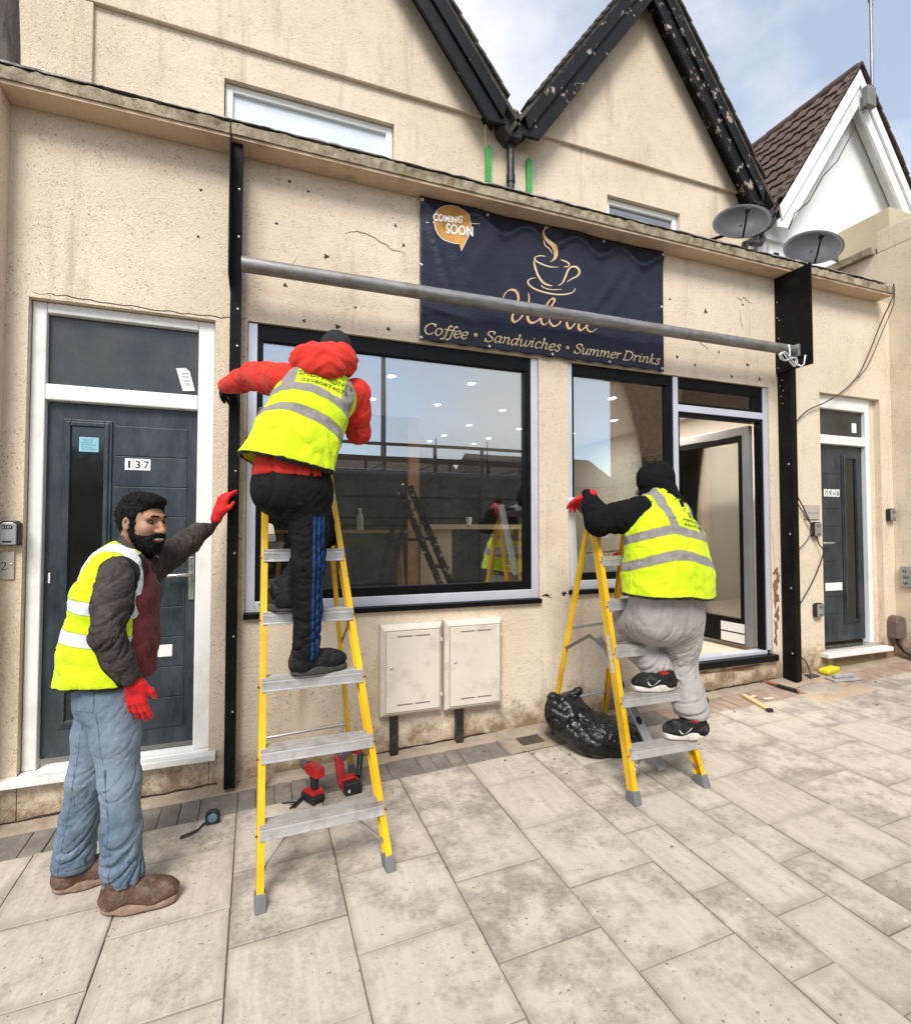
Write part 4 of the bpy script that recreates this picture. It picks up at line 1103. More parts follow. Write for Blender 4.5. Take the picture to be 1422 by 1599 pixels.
# ------------------------------------------------------------------ satellite dishes
def dish(loc, face, mount, label):
    d = tag(empty('satellite_dish', loc), label, 'satellite dish', 'satellite dishes')
    F = Vector(face).normalized(); S = F.cross(Vector((0, 0, 1))).normalized(); U = S.cross(F)
    g = MB(); vs = []; fs = []
    NR, NA = 8, 36
    for r in range(NR + 1):
        for k in range(NA):
            a = 2*math.pi*k/NA; rr = r / NR
            p = S * (0.30 * rr * math.cos(a)) + U * (0.205 * rr * math.sin(a)) + F * (0.075 * rr * rr - 0.04)
            vs.append(p)
    for r in range(NR):
        for k in range(NA):
            k2 = (k + 1) % NA; fs.append((r*NA+k, r*NA+k2, (r+1)*NA+k2, (r+1)*NA+k))
    g.add(vs, fs)
    o = g.build('reflector', M('dish_grey', (0.045, 0.045, 0.05), 0.6, var=0.15, vs=5), d, smooth=True)
    so = o.modifiers.new('t', 'SOLIDIFY'); so.thickness = 0.004
    DB = M('dish_black', (0.012, 0.012, 0.013), 0.45)
    foot = U * -0.19 + F * 0.03; head = F * 0.22 - U * 0.02
    MB().tube([foot, foot.lerp(head, .5) - U * .01, head], 0.011, 8).build('feed_arm', DB, d, smooth='auto')
    MB().tube([head - F * .03 + U * .005, head + F * 0.01 + U * .01, head + F * .06 + U * .0], [0.016, 0.030, 0.018], 10).build('feed_horn', DB, d, smooth='auto')
    m = Vector(mount) - Vector(loc)
    MB().tube([F * -0.05, F * -0.10 - U * .02, m], 0.017, 8).build('mount_arm', DB, d, smooth='auto')
    MB().box(m.x - .03, m.x + .03, m.y - .012, m.y + .012, m.z - .07, m.z + .07).build('wall_bracket', DB, d)
    return d
dish((4.97, 0.66, 4.97), (-0.55, -0.83, 0.12), (4.70, 0.985, 4.86), 'dark grey satellite dish mounted beside the small upper window')
dish((5.66, 0.36, 4.66), (-0.55, -0.83, 0.15), (5.42, 0.60, 4.62), 'dark grey satellite dish above the deep black shutter end plate')

# ------------------------------------------------------------------ meter boxes
def meter(x0, x1, z0, z1, label, px):
    root = tag(empty('meter_box', ((x0 + x1) / 2, -0.045, z0)), label, 'meter box', 'meter boxes')
    bpy.context.view_layer.update()
    IV = M('ivory_plastic', (0.66, 0.61, 0.50), 0.45, var=0.05, vs=3, dirt=(0.50, 0.45, 0.36), dirts=5)
    IVD = M('slot_shadow', (0.20, 0.17, 0.13), 0.7)
    t = 0.022
    mb = MB()
    o1 = [(x0, z0), (x1, z0), (x1, z1), (x0, z1)]; o2 = [(x0 + t, z0 + t), (x1 - t, z0 + t), (x1 - t, z1 - t * 1.6), (x0 + t, z1 - t * 1.6)]
    vs = [(a, 0.0, b) for a, b in o1] + [(a, -0.062, b) for a, b in o1] + [(a, -0.088, b) for a, b in o2]
    fs = [(8, 9, 10, 11)]
    for k in range(4):
        q = (k + 1) % 4; fs += [(k, q, q + 4, k + 4), (k + 4, q + 4, q + 8, k + 8)]
    a = mb.add(vs, fs).build('box_body', IV, None, bevel=0.003)
    i = t + 0.010
    dr = MB().box(x0 + i, x1 - i * 0.8, -0.0945, -0.0885, z0 + i, z1 - i * 1.4).build('box_door', IV, None, bevel=0.004, seg=3)
    gap = MB().box(x0 + i - .004, x1 - i * .8 + .004, -0.0888, -0.0882, z0 + i - .004, z1 - i*1.4 + .004).build('door_gap', IVD, None)
    parts = [a, dr, gap]
    w = x1 - x0
    for zz in (z1 - 0.085, z0 + 0.075):
        for xa, xb in ((0.25, 0.50), (0.535, 0.78)):
            parts.append(MB().box(x0 + w * xa, x0 + w * xb, -0.0953, -0.0946, zz, zz + 0.009).build('vent_slot', IVD, None))
    parts.append(MB().lathe([(0, -0.003), (0.007, -0.003), (0.010, -0.001), (0.010, 0.0)], (x0 + w * 0.16, -0.0947, (z0 + z1) / 2 + .02), 12, 'y').build('lock', CHROME, None))
    for zz in (z1 - .12, z0 + .12): parts.append(MB().box(x1 - 0.020, x1 - 0.006, -0.094, -0.080, zz - .012, zz + .012).build('hinge', IV, None, bevel=.002))
    parts.append(MB().box(px, px + 0.055, -0.052, -0.004, gz(px, 0) - 0.01, z0 + 0.02).build('pipe_cover', PIPEB, None, bevel=0.008))
    for p in parts: under(p, root)
meter(0.790, 1.228, 0.330, 0.948, 'ivory meter box nearer the ladder with red hooded worker', 0.865)
meter(1.247, 1.690, 0.322, 0.952, 'ivory meter box nearer the black rubbish bag', 1.343)

# ------------------------------------------------------------------ key safes and wall plates
def keysafe(x, z, w, h, label):
    r = tag(empty('key_safe', (x, 0, z)), label, 'key safe', 'key safes')
    hw = w / 2
    arch = [(-hw, 0), (hw, 0), (hw, h * .88), (hw * .6, h), (-hw * .6, h), (-hw, h * .88)]
    MB().prism([(p[0], p[1]) for p in arch], -0.040, -0.001).build('case', M('black_rubber', (0.012, 0.012, 0.014), 0.5), r, bevel=0.006)
    f = MB().prism([(p[0] * .80 - hw * .08, p[1] * .90 + h * .03) for p in arch], -0.052, -0.041).build('face', M('grey_metal_face', (0.36, 0.36, 0.36), 0.4, 0.5, var=0.1), r, bevel=0.004)
    MB().box(-hw * .55, hw * .35, -0.0545, -0.0522, h * .66, h * .82).build('dial_window', INK, r, bevel=0.001)
    for k in range(4): MB().box(-hw * .5 + k * hw * .21, -hw * .36 + k * hw * .21, -0.0555, -0.0546, h * .69, h * .79).build('dial', CHROME, r)
    MB().box(-hw * .5, hw * .30, -0.0535, -0.0521, h * .12, h * .19).build('print_strip', INK, r)
    return r
keysafe(-1.262, 1.508, 0.10, 0.135, 'grey key safe beside the white framed door numbered 137')
keysafe(5.085, 1.525, 0.11, 0.14, 'grey key safe under the small wall plate by right door')
keysafe(5.095, 0.75, 0.11, 0.13, 'low grey key safe near ground beside right door step')
keysafe(6.22, 1.68, 0.11, 0.13, 'grey key safe right of the narrow grey front door')
ACR = M('clear_acrylic', (0.44, 0.40, 0.36), 0.2, var=0.1, vs=4)
pl = tag(MB().box(-1.318, -1.246, -0.014, -0.002, 1.322, 1.472).build('door_plaque', ACR, None, bevel=0.002), 'small square acrylic plaque under key safe at left edge', 'plaque')
v2, f2 = nib([(-1.310, 1.398), (-1.298, 1.414), (-1.284, 1.410), (-1.287, 1.395), (-1.300, 1.376), (-1.278, 1.378), (-1.268, 1.386)], 0.002, 0.005, 0.6)
MB().add([(p[0], -0.0148, p[1]) for p in v2], f2).build('engraving', INK, pl)
MB().lathe([(0, -.006), (.006, -.004), (.007, 0)], (-1.257, -.0141, 1.405), 10, 'y').build('screw', CHROME, pl)
pl = tag(MB().box(4.945, 5.16, -0.012, -0.002, 1.69, 1.83).build('door_plaque', ACR, None, bevel=0.002), 'clear plate on cream wall left of the right front door', 'plaque')
MB().box(4.96, 5.15, -0.0135, -0.0125, 1.748, 1.756).build('engraving', M('grey_print', (0.25, 0.25, 0.25), .7), pl)
mp = tag(MB().box(6.27, 6.298, -0.19, -0.06, 0.995, 1.21).build('utility_marker', M('zinc_plate', (0.34, 0.35, 0.34), 0.5, 0.3, var=0.25, vs=16), None, bevel=0.006), 'small grey zinc utility plate on the far right side wall', 'plate')
for zz, s in ((1.165, 'H'), (1.10, '34'), (1.04, '18')):
    v, f = text_mesh(s, 0.05, .001); xs = [p[0] for p in v]
    MB().add([(6.2692, -0.085 - (p[0] - min(xs)), zz - .02 + p[1] * .8) for p in v], f).build('raised_figure', INK, mp, fix=False)
gp = [(6.135, 0.47), (6.285, 0.47), (6.285, 0.64), (6.265, 0.685), (6.21, 0.70), (6.155, 0.685), (6.135, 0.64)]
gm = tag(MB().prism(gp, -0.10, -0.002).build('pipe_cowl', M('brown_plastic', (0.13, 0.085, 0.07), 0.55, var=0.15), None, bevel=0.012, seg=3), 'brown plastic pipe cowl low on wall right of step', 'pipe cover')
MB().tube([(6.21, -0.05, 0.475), (6.22, -0.06, 0.40), (6.27, -.08, 0.33), (6.285, -.2, 0.27)], 0.014, 8).build('outlet_hose', INK, gm, smooth=True)
ws = tag(empty('stopcock_cover', (1.85, -0.2, gz(1.85, -.2) + .002)), 'small square iron stopcock cover set in cement by wall', 'cover')
MB().box(-0.085, 0.085, -0.055, 0.055, -0.01, 0.010).build('frame', M('rusty_iron', (0.10, 0.085, 0.07), 0.7, 0.4, var=0.4, vs=30), ws, bevel=0.003)
for i in range(7):
    for j in range(4): MB().box(-0.07 + i*.0205, -0.056 + i*.0205, -0.042 + j*.022, -0.028 + j*.022, 0.0101, 0.0135).build('stud', MATS['rusty_iron'], ws)
ws.rotation_euler = (0.028, -0.036, 0.0)
ws = tag(empty('stopcock_cover', (4.93, -0.06, gz(4.93, -.06) + .008)), 'small dark iron cover in mortar beside the yellow sponge', 'cover')
MB().box(-0.06, 0.06, -0.04, 0.04, -0.01, 0.010).build('frame', MATS['rusty_iron'], ws, bevel=0.003)

# wall blemishes: holes, cracks, exposed brick
def chip(x, z, rx, rz, mat, label=None, n=14, d=0.006, y=0.0):
    ph = random.random() * 9; vs = [(x, y - d * .35, z)]; fs = []
    for k in range(n):
        a = 2*math.pi*k/n; j = 1 + .32*math.sin(3*a+ph) + .22*math.sin(5*a+2*ph) + random.uniform(-.2, .2)
        vs.append((x + rx*j*math.cos(a), y - .0015, z + rz*j*math.sin(a)))
    for k in range(n): fs.append((0, 1 + k, 1 + (k+1) % n))
    return MB().add(vs, fs).build('render_chip', mat, shop)
HOLEM = M('hole_dark', (0.035, 0.025, 0.018), 0.95, var=0.4, vs=40)
BRICKX = M('exposed_brick', (0.20, 0.10, 0.06), 0.95, var=0.55, vs=25, bump=0.8, bs=60, dirt=(0.32, 0.23, 0.15), dirts=20)
for x, z, r in ((0.10, 3.60, .010), (0.42, 3.44, .016), (0.26, 3.28, .010), (0.16, 3.20, .012), (0.28, 2.98, .010), (0.50, 2.97, .016), (0.85, 3.0, .012), (0.62, 3.12, .008), (0.18, 3.9, .009), (0.30, 3.86, .008), (-0.35, 3.72, .009), (-0.36, 3.42, .008), (0.96, 3.62, .010), (0.90, 3.75, .010),
                (3.35, 3.60, .012), (3.75, 3.55, .016), (3.42, 3.10, .012), (3.62, 3.05, .010), (4.0, 3.35, .018), (4.25, 3.12, .018), (4.4, 3.0, .014), (4.05, 2.99, .012), (3.9, 3.2, .010), (4.28, 3.30, .02), (4.32, 3.36, .012), (4.2, 3.68, .012)): chip(x, z, r, r * random.uniform(.7, 1.3), HOLEM)
for pts in ([(4.12, 3.74), (4.19, 3.715), (4.22, 3.75), (4.27, 3.72), (4.33, 3.71)], [(4.16, 3.63), (4.17, 3.52), (4.20, 3.42)], [(0.55, 3.62), (0.64, 3.66), (0.75, 3.63), (0.86, 3.58), (1.0, 3.55)],
            [(-1.2, 2.935), (-1.0, 2.942), (-.8, 2.93), (-.55, 2.925), (-.3, 2.93), (-.1, 2.935), (-.06, 2.94)], [(3.5, 3.30), (3.62, 3.31), (3.72, 3.24), (3.8, 3.20)], [(0.12, 3.30), (0.2, 3.34), (0.24, 3.42)], [(4.36, 2.97), (4.40, 3.03), (4.42, 3.10)], [(2.08, 1.09), (2.12, 1.085), (2.16, 1.08)], [(2.23, 1.09), (2.28, 1.095)],
            [(2.1, 1.07), (2.18, 1.06)], [(4.53, 1.6), (4.545, 1.3), (4.54, 1.0), (4.55, 0.7), (4.535, 0.5)]):
    fine = []
    for a_, b_ in zip(pts, pts[1:]):
        for k in range(5): fine.append((a_[0] + (b_[0] - a_[0]) * k / 5 + random.uniform(-.007, .007), a_[1] + (b_[1] - a_[1]) * k / 5 + random.uniform(-.007, .007)))
    v2, f2 = nib(fine, 0.0015, 0.0045, 1.2, n=2)
    MB().add([(p[0], -0.0022, p[1]) for p in v2], f2).build('wall_crack', HOLEM, shop, fix=False)
for x, z, rx, rz in ((4.565, 1.19, .035, .035), (4.56, 1.08, .028, .06), (4.555, 0.95, .035, .08), (4.57, 0.80, .026, .06), (4.55, 0.68, .022, .06), (4.545, .56, .02, .05), (4.59, 1.13, .02, .04)): chip(x, z, rx, rz, BRICKX, n=20, d=0.012)
chip(3.62, 0.34, 0.12, 0.018, BRICKX, n=20); chip(4.1, 0.335, 0.22, 0.02, BRICKX, n=24); chip(2.10, 1.085, .03, .010, HOLEM); chip(2.265, 1.09, .02, .018, HOLEM)
for x0, x1 in ((-1.33, -0.2), (0.7, 1.7), (3.2, 4.6)):
    pts = []
    x = x0
    while x < x1: pts.append((x, gz(x, 0) + 0.02 + random.uniform(-.004, .008))); x += 0.07
    v2, f2 = nib(pts, 0.004, 0.014, 1.5, taper=True, n=3)
    MB().add([(p[0], -0.004, p[1]) for p in v2], f2).build('base_gap', HOLEM, shop, fix=False)

# ------------------------------------------------------------------ step ladders
YEL = mat_paint_peel('yellow_fibreglass', (0.74, 0.43, 0.008), (0.20, 0.13, 0.05), 0.63, 0.68, 0.42, 16.0, (1, 1, 1))
ALU = M('aluminium_tread', (0.44, 0.42, 0.39), 0.45, 0.4, var=0.2, vs=16, dirt=(0.24, 0.20, 0.155), dirts=7, stretch=(1, 5, 5))
ALUF = M('aluminium_edge', (0.62, 0.62, 0.63), 0.36, 0.6, var=0.12, vs=12, dirt=(0.42, 0.40, 0.37), dirts=14)
ALUS = M('aluminium_brace', (0.50, 0.50, 0.51), 0.32, 0.85, var=0.12, vs=9)
RUB = M('grey_foot', (0.16, 0.16, 0.165), 0.7, var=0.2, vs=20)
def lerp(a, b, t): return tuple(a[i] + (b[i] - a[i]) * t for i in range(3))
def step_ladder(FL, FR, RL, RR, TL, TR, zs, label, cap=True, lastcap=None, stretch_side=1):
    root = tag(empty('step_ladder', tuple((FL[i] + FR[i] + RL[i] + RR[i]) / 4 for i in range(3))), label, 'step ladder', 'step ladders')
    bpy.context.view_layer.update()
    P = []
    side = (Vector(FR) - Vector(FL)).normalized()
    fwd = Vector((0, 0, 1)).cross(side)
    # C-section rails
    def rail(a, b, w, d, s, name):
        """front web faces the climber, flanges point inwards"""
        a = Vector(a); b = Vector(b); ax = (b - a).normalized()
        n = ax.cross(side).normalized()               # across the rail, roughly into the ladder
        mb = MB()
        mb.beam(a, b, 0.006, d, tuple(side))          # web
        for k in (-1, 1): mb.beam(a + n * (k * (d/2 - .003)) + side * (s * (w/2 - .003)), b + n * (k * (d/2 - .003)) + side * (s * (w/2 - .003)), w - 0.007, 0.006, tuple(side))
        o = mb.build(name, YEL, None, bevel=0.0015); P.append(o); return o
    r1 = rail(FL, TL, 0.034, 0.062, 1, 'front_rail'); r2 = rail(FR, TR, 0.034, 0.062, -1, 'front_rail')
    TLb = lerp(TL, RL, 0.05); TRb = lerp(TR, RR, 0.05)
    r3 = rail(RL, TLb, 0.026, 0.040, 1, 'rear_rail'); r4 = rail(RR, TRb, 0.026, 0.040, -1, 'rear_rail')
    for q, tp, big in ((FL, TL, 1), (FR, TR, 1), (RL, TL, 0), (RR, TR, 0)):
        a = Vector(q); ax = (Vector(tp) - a).normalized(); w = 0.046 if big else 0.036; d = 0.074 if big else 0.052
        s = 1 if q in (FL, RL) else -1
        c = a + side * (s * (0.014 if big else .010))
        P.append(MB().beam(c - ax * 0.012 , c + ax * 0.062, w, d, tuple(side)).build('rubber_foot', RUB, None, bevel=0.004))
    # treads
    for k, z in enumerate(zs):
        tl = (z - FL[2]) / (TL[2] - FL[2]); tr = (z - FR[2]) / (TR[2] - FR[2])
        a = Vector(lerp(FL, TL, tl)) + side * 0.006; b = Vector(lerp(FR, TR, tr)) - side * 0.006
        mb = MB()
        yv = Vector((0, 1, 0)) - side * side.y; yv.normalize()
        hd = 0.040
        o0 = Vector((0, 0, 0))
        def slab(d0, d1, h0, h1):
            vs = []
            for hh in (h0, h1):
                for p, d in ((a, d0), (b, d0), (b, d1), (a, d1)): vs.append(p + yv * d + Vector((0, 0, hh)))
            mb.add(vs, [(0,3,2,1),(4,5,6,7),(0,1,5,4),(1,2,6,5),(2,3,7,6),(3,0,4,7)])
        slab(-hd, hd, 0.030, 0.040); mb.cur = 1; slab(-hd - .0015, -hd + 0.004, -0.018, 0.0295); slab(hd - 0.004, hd, -0.018, 0.0295); slab(-hd - .004, -hd - .0016, -0.018, -0.010); slab(-hd - .004, -hd - .0016, 0.018, 0.0295); mb.cur = 0
        for g in range(7): slab(-hd + 0.004 + g * 0.0108, -hd + 0.0095 + g * 0.0108, 0.0402, 0.0432)
        P.append(mb.build('tread', [ALU, ALUF], None, bevel=0.0012))
        for p in (a, b):
            n = Vector((0, -1, 0))
            c = p + Vector((0, -0.0315, 0.008)) - side * (0.012 if p is a else -0.012)
            P.append(MB().lathe([(0, -0.004), (0.004, -0.0035), (0.006, 0.0)], tuple(c + Vector((0, -0.006, 0))), 8, 'y').build('rivet', M('rivet', (0.12, 0.09, 0.05), 0.5, 0.5), None, smooth=True))
    # diagonal braces under the lowest tread
    z = zs[0] - 0.012
    for F_, T_, o_, s in ((FL, TL, FR, 1), (FR, TR, FL, -1)):
        t = (z - F_[2]) / (T_[2] - F_[2]); t2 = (z - o_[2]) / ((TR if s > 0 else TL)[2] - o_[2])
        p = Vector(lerp(F_, T_, t)); e = Vector(lerp(o_, TR if s > 0 else TL, t2))
        up_ = p.lerp(e, 0.26) + Vector((0, 0.01, 0)); dn = Vector(lerp(F_, T_, t * 0.42)) + side * (s * .012) + Vector((0, .01, 0))
        P.append(MB().beam(dn, up_, 0.020, 0.010, (0, 1, 0)).build('brace', ALUS, None, bevel=0.002))
    # rear cross bars
    for f in (0.16, 0.52, 0.86):
        a = Vector(lerp(RL, TLb, f)); b = Vector(lerp(RR, TRb, f))
        P.append(MB().tube([a, b], 0.009, 8).build('rear_bar', ALUS, None, smooth='auto'))
    # spreader stays: two hinged bars each side
    for F_, T_, R_, Tb in ((FL, TL, RL, TLb), (FR, TR, RR, TRb)):
        a = Vector(lerp(F_, T_, 0.47)); b = Vector(lerp(R_, Tb, 0.42)); mid = a.lerp(b, 0.42) + Vector((0, 0, 0.10))
        P.append(MB().beam(a, mid, 0.004, 0.022, tuple(side)).beam(mid, b, 0.004, 0.022, tuple(side)).build('spreader_stay', M('dull_steel', (0.17, 0.165, 0.16), 0.45, 0.7, var=0.2, vs=14), None))
    # top cap
    a = Vector(TL); b = Vector(TR)
    mb = MB(); yv = (Vector((0, 1, 0)) - side * side.y).normalized(); vs = []
    for hh in (-0.03, 0.022):
        for p, d in ((a - side * .03, -0.06), (b + side * .03, -0.06), (b + side * .03, 0.085), (a - side * .03, 0.085)): vs.append(p + yv * d + Vector((0, 0, hh)))
    mb.add(vs, [(0,3,2,1),(4,5,6,7),(0,1,5,4),(1,2,6,5),(2,3,7,6),(3,0,4,7)])
    P.append(mb.build('top_cap', M('grey_cap', (0.07, 0.07, 0.075), 0.5, var=0.2), None, bevel=0.008))
    # worn maker's strip on the outer side of the left rail
    st_a = Vector(lerp(FL, TL, 0.40)); st_b = Vector(lerp(FL, TL, 0.53))
    P.append(MB().beam(st_a - side * .0035, st_b - side * .0035, 0.0015, 0.026, tuple(side)).build('label_strip', M('worn_label', (0.62, 0.58, 0.52), 0.6, var=0.4, vs=60, dirt=(0.25, 0.14, 0.03), dirts=40), None))
    for o in P:
        if o is not None: under(o, root)
    return root
# left ladder
def ext(f, m, z): t = (z - f[2]) / (m[2] - f[2]); return lerp(f, m, t)
LF, RF = (0.018, -1.165, -0.010), (0.613, -1.125, 0.012)
LT, RT = ext(LF, (0.028, -0.700, 1.80), 2.22), ext(RF, (0.367, -0.700, 1.912), 2.22)
step_ladder(LF, RF, (0.03, -0.16, 0.020), (0.60, -0.13, 0.041), LT, RT, [0.268 + 0.2965 * k for k in range(6)], 'taller yellow step ladder under the worker in red hoodie')
LF2, RF2 = (1.986, -1.131, 0.063), (2.505, -1.138, 0.080)
LT2, RT2 = (2.052, -0.655, 1.735), (2.355, -0.655, 1.745)
step_ladder(LF2, RF2, (2.037, -0.150, 0.094), (2.56, -0.10, 0.112), LT2, RT2, [0.302 + 0.27 * k for k in range(5)], 'shorter yellow step ladder next to the black rubbish bag')

# ------------------------------------------------------------------ things inside the shop
cn = tag(empty('shop_counter', (2.5, 2.7, ZI)), 'pale timber counter with dark ribbed front inside the shop', 'counter')
bpy.context.view_layer.update()
ps = [MB().box(1.84, 3.22, 2.42, 3.0, 1.59, 1.65).build('counter_top', M('pale_oak', (0.55, 0.42, 0.30), 0.5, var=0.12), None, bevel=0.004),
      MB().box(1.84, 2.24, 2.48, 2.95, ZI + .002, 1.588).build('pale_panel', M('pale_panel', (0.52, 0.42, 0.33), 0.6, var=0.06), None),
      MB().box(3.14, 3.215, 2.46, 2.95, ZI + .002, 1.588).build('end_post', IWOOD, None)]
for k in range(30): ps.append(MB().box(2.242 + k * .030, 2.266 + k * .030, 2.482, 2.52, ZI + .002, 1.586).build('rib', IDARK, None, bevel=.004))
for o in ps: under(o, cn)
o = MB().lathe([(0.0, 0), (0.030, 0), (0.040, 0.095), (0.037, 0.095), (0.028, 0.006), (0, 0.006)], (2.52, 2.62, 1.651), 18).build('paper_cup', PAPER, None, smooth='auto'); tag(o, 'white paper cup on the pale counter inside shop', 'cup')
can = tag(empty('drink_can', (1.82, 0.10, 1.1965)), 'red drinks can on the inner sill behind left shop window', 'can')
MB().lathe([(0.0, 0.0), (0.024, 0.0), (0.033, 0.010), (0.033, 0.104), (0.027, 0.115)], (0, 0, 0), 22).build('can_body', M('can_red', (0.52, 0.03, 0.02), 0.3, 0.3, var=0.1), can, smooth='auto')
MB().lathe([(0.027, 0.115), (0.028, 0.119), (0.025, 0.118), (0.023, 0.114), (0, 0.114)], (0, 0, 0), 22).build('can_lid', CHROME, can, smooth='auto')
wv, wf = nib([(-.022, .045), (-.008, .062), (.004, .050), (.014, .038), (.024, .055)], 0.003, 0.010, 0.8)
MB().add([(p[0], -math.sqrt(max(0, 0.0338**2 - p[0]**2)), p[1]) for p in wv], wf).build('can_wave', WPR, can)
v, f = text_mesh('Cola', 0.03, .001, .3); xs = [p[0] for p in v]; mid = (max(xs) + min(xs)) / 2
MB().add([((p[0] - mid) * .8, -math.sqrt(max(0, 0.0340**2 - ((p[0]-mid) * .8)**2)), .068 + p[1]) for p in v], f).build('can_lettering', WPR, can, fix=False)
bo = tag(empty('water_bottle', (0.98, 1.75, 1.586)), 'clear plastic water bottle on trestle board inside shop', 'bottle')
MB().lathe([(0.0, 0), (0.032, 0), (0.034, 0.02), (0.032, 0.06), (0.034, 0.10), (0.030, 0.14), (0.014, 0.175), (0.013, 0.20), (0, 0.20)], (0, 0, 0), 18).build('bottle_body', M('bottle_plastic', (0.45, 0.48, 0.5), 0.15, var=0.1), bo, smooth='auto')
MB().lathe([(0.015, 0.0), (0.015, 0.018), (0, 0.018)], (0, 0, 0.201), 14).build('bottle_cap', PAPER, bo)
tr = tag(empty('trestle_board', (0.9, 1.8, ZI)), 'timber board on trestles behind the left shop window', 'trestle')
bpy.context.view_layer.update()
for o in [MB().box(0.0, 1.60, 1.6, 2.0, 1.555, 1.585).build('board', IWOOD, None, bevel=.003)] + [MB().beam((xx, yy, ZI), (xx * .9 + .09, 1.8, 1.554), 0.04, 0.04).build('leg', IWOOD, None) for xx in (0.15, 1.45) for yy in (1.62, 1.98)]: under(o, tr)
il = tag(empty('black_step_ladder', (1.4, 1.2, ZI)), 'paint splashed black step ladder standing inside the shop window', 'step ladder')
bpy.context.view_layer.update()
PSP = mat_paint_peel('paint_splashed_black', (0.012, 0.012, 0.013), (0.72, 0.70, 0.66), 0.57, 0.60, 0.5, 14.0)
PSP2 = M('dark_ladder', (0.015, 0.016, 0.017), 0.5)
ps = []
for y in (1.05, 1.42):
    ps.append(MB().beam((1.98, y - .05, ZI), (1.30, y, 1.99), 0.022, 0.06, (0, 1, 0)).build('front_rail', PSP, None, bevel=.002))
    ps.append(MB().beam((0.95, y - .05, ZI), (1.30, y, 1.86), 0.022, 0.045, (0, 1, 0)).build('rear_rail', PSP2, None, bevel=.002))
for k in range(5):
    z = ZI + 0.25 + k * 0.27; t = (z - ZI) / (1.99 - ZI); xx = 1.98 - .68 * t
    ps.append(MB().box(xx - .04, xx + .04, 1.03 - .02, 1.40 , z, z + .022).build('tread', PSP, None))
ps.append(MB().beam((1.12, 1.03, 1.50), (1.53, 1.03, 1.50), 0.015, 0.028, (0, 1, 0)).build('stay', PSP, None))
for o in ps: under(o, il)

# ------------------------------------------------------------------ SDF toolbox: bodies, clothes and soft things
def surface_nets(F, org, h):
    """F: 3D samples of a signed distance, negative inside. returns verts, quads"""
    s = F < 0
    nx, ny, nz = F.shape
    c8 = [s[i:nx-1+i, j:ny-1+j, k:nz-1+k] for i in (0, 1) for j in (0, 1) for k in (0, 1)]
    cnt = sum(c.astype(np.int8) for c in c8)
    act = (cnt > 0) & (cnt < 8)
    idx = -np.ones(act.shape, np.int64); ijk = np.argwhere(act); idx[act] = np.arange(len(ijk))
    acc = np.zeros((len(ijk), 3)); num = np.zeros(len(ijk))
    I, J, K = ijk.T
    corners = [(i, j, k) for i in (0, 1) for j in (0, 1) for k in (0, 1)]
    val = {c: F[I + c[0], J + c[1], K + c[2]] for c in corners}
    for a in corners:
        for ax in range(3):
            if a[ax]: continue
            b = list(a); b[ax] = 1; b = tuple(b)
            fa, fb = val[a], val[b]
            m = (fa < 0) != (fb < 0)
            t = np.where(m, fa / np.where(m, fa - fb, 1), 0)
            p = np.array(a, float)[None] * np.ones((len(ijk), 1)); p[:, ax] += t
            acc[m] += p[m]; num[m] += 1
    V = (ijk + acc / num[:, None]) * h + np.array(org)
    Q = []
    for ax in range(3):
        o = [ax, (ax + 1) % 3, (ax + 2) % 3]
        sl0 = [slice(None)] * 3; sl1 = [slice(None)] * 3
        sl0[ax] = slice(0, -1); sl1[ax] = slice(1, None)
        A, B = s[tuple(sl0)], s[tuple(sl1)]
        e = np.argwhere(A != B)
        e = e[(e[:, o[1]] > 0) & (e[:, o[2]] > 0) & (e[:, o[1]] < F.shape[o[1]] - 1) & (e[:, o[2]] < F.shape[o[2]] - 1)]
        if not len(e): continue
        inside = A[tuple(e.T)]
        def cell(d1, d2):
            q = e.copy(); q[:, o[1]] += d1; q[:, o[2]] += d2
            return idx[tuple(q.T)]
        q = np.stack([cell(-1, -1), cell(0, -1), cell(0, 0), cell(-1, 0)], 1)
        q[~inside] = q[~inside][:, ::-1]
        Q.append(q)
    return V, np.concatenate(Q)
def smin(a, b, k):
    if k <= 0: return np.minimum(a, b)
    h = np.clip(0.5 + 0.5 * (b - a) / k, 0, 1)
    return b + (a - b) * h - k * h * (1 - h)
def smax(a, b, k): return -smin(-a, -b, k)
def A3(p): return np.array(p, np.float32)
def capsule(P, a, b, ra, rb=None):
    rb = ra if rb is None else rb
    a, b = A3(a), A3(b); ba = b - a; pa = P - a
    t = np.clip(pa @ ba / max(1e-9, float(ba @ ba)), 0, 1)
    return np.linalg.norm(pa - t[:, None] * ba, axis=1) - (ra + (rb - ra) * t)
def chain(P, pts, rs, k=0.02):
    d = None
    for i in range(len(pts) - 1):
        q = capsule(P, pts[i], pts[i+1], rs[i], rs[i+1]); d = q if d is None else smin(d, q, k)
    return d
def ellip(P, c, r, R=None):
    q = P - A3(c)
    if R is not None: q = q @ A3(R).T          # rows of R are the local axes
    r = A3(r)
    k0 = np.linalg.norm(q / r, axis=1); k1 = np.linalg.norm(q / (r * r), axis=1)
    return k0 * (k0 - 1.0) / np.maximum(k1, 1e-6)
def rbox(P, c, hs, r, R=None):
    q = P - A3(c)
    if R is not None: q = q @ A3(R).T
    q = np.abs(q) - A3(hs) + r
    return np.linalg.norm(np.maximum(q, 0), axis=1) + np.minimum(q.max(1), 0) - r
def plane(P, c, n):
    n = A3(n); n = n / np.linalg.norm(n)
    return (P - A3(c)) @ n
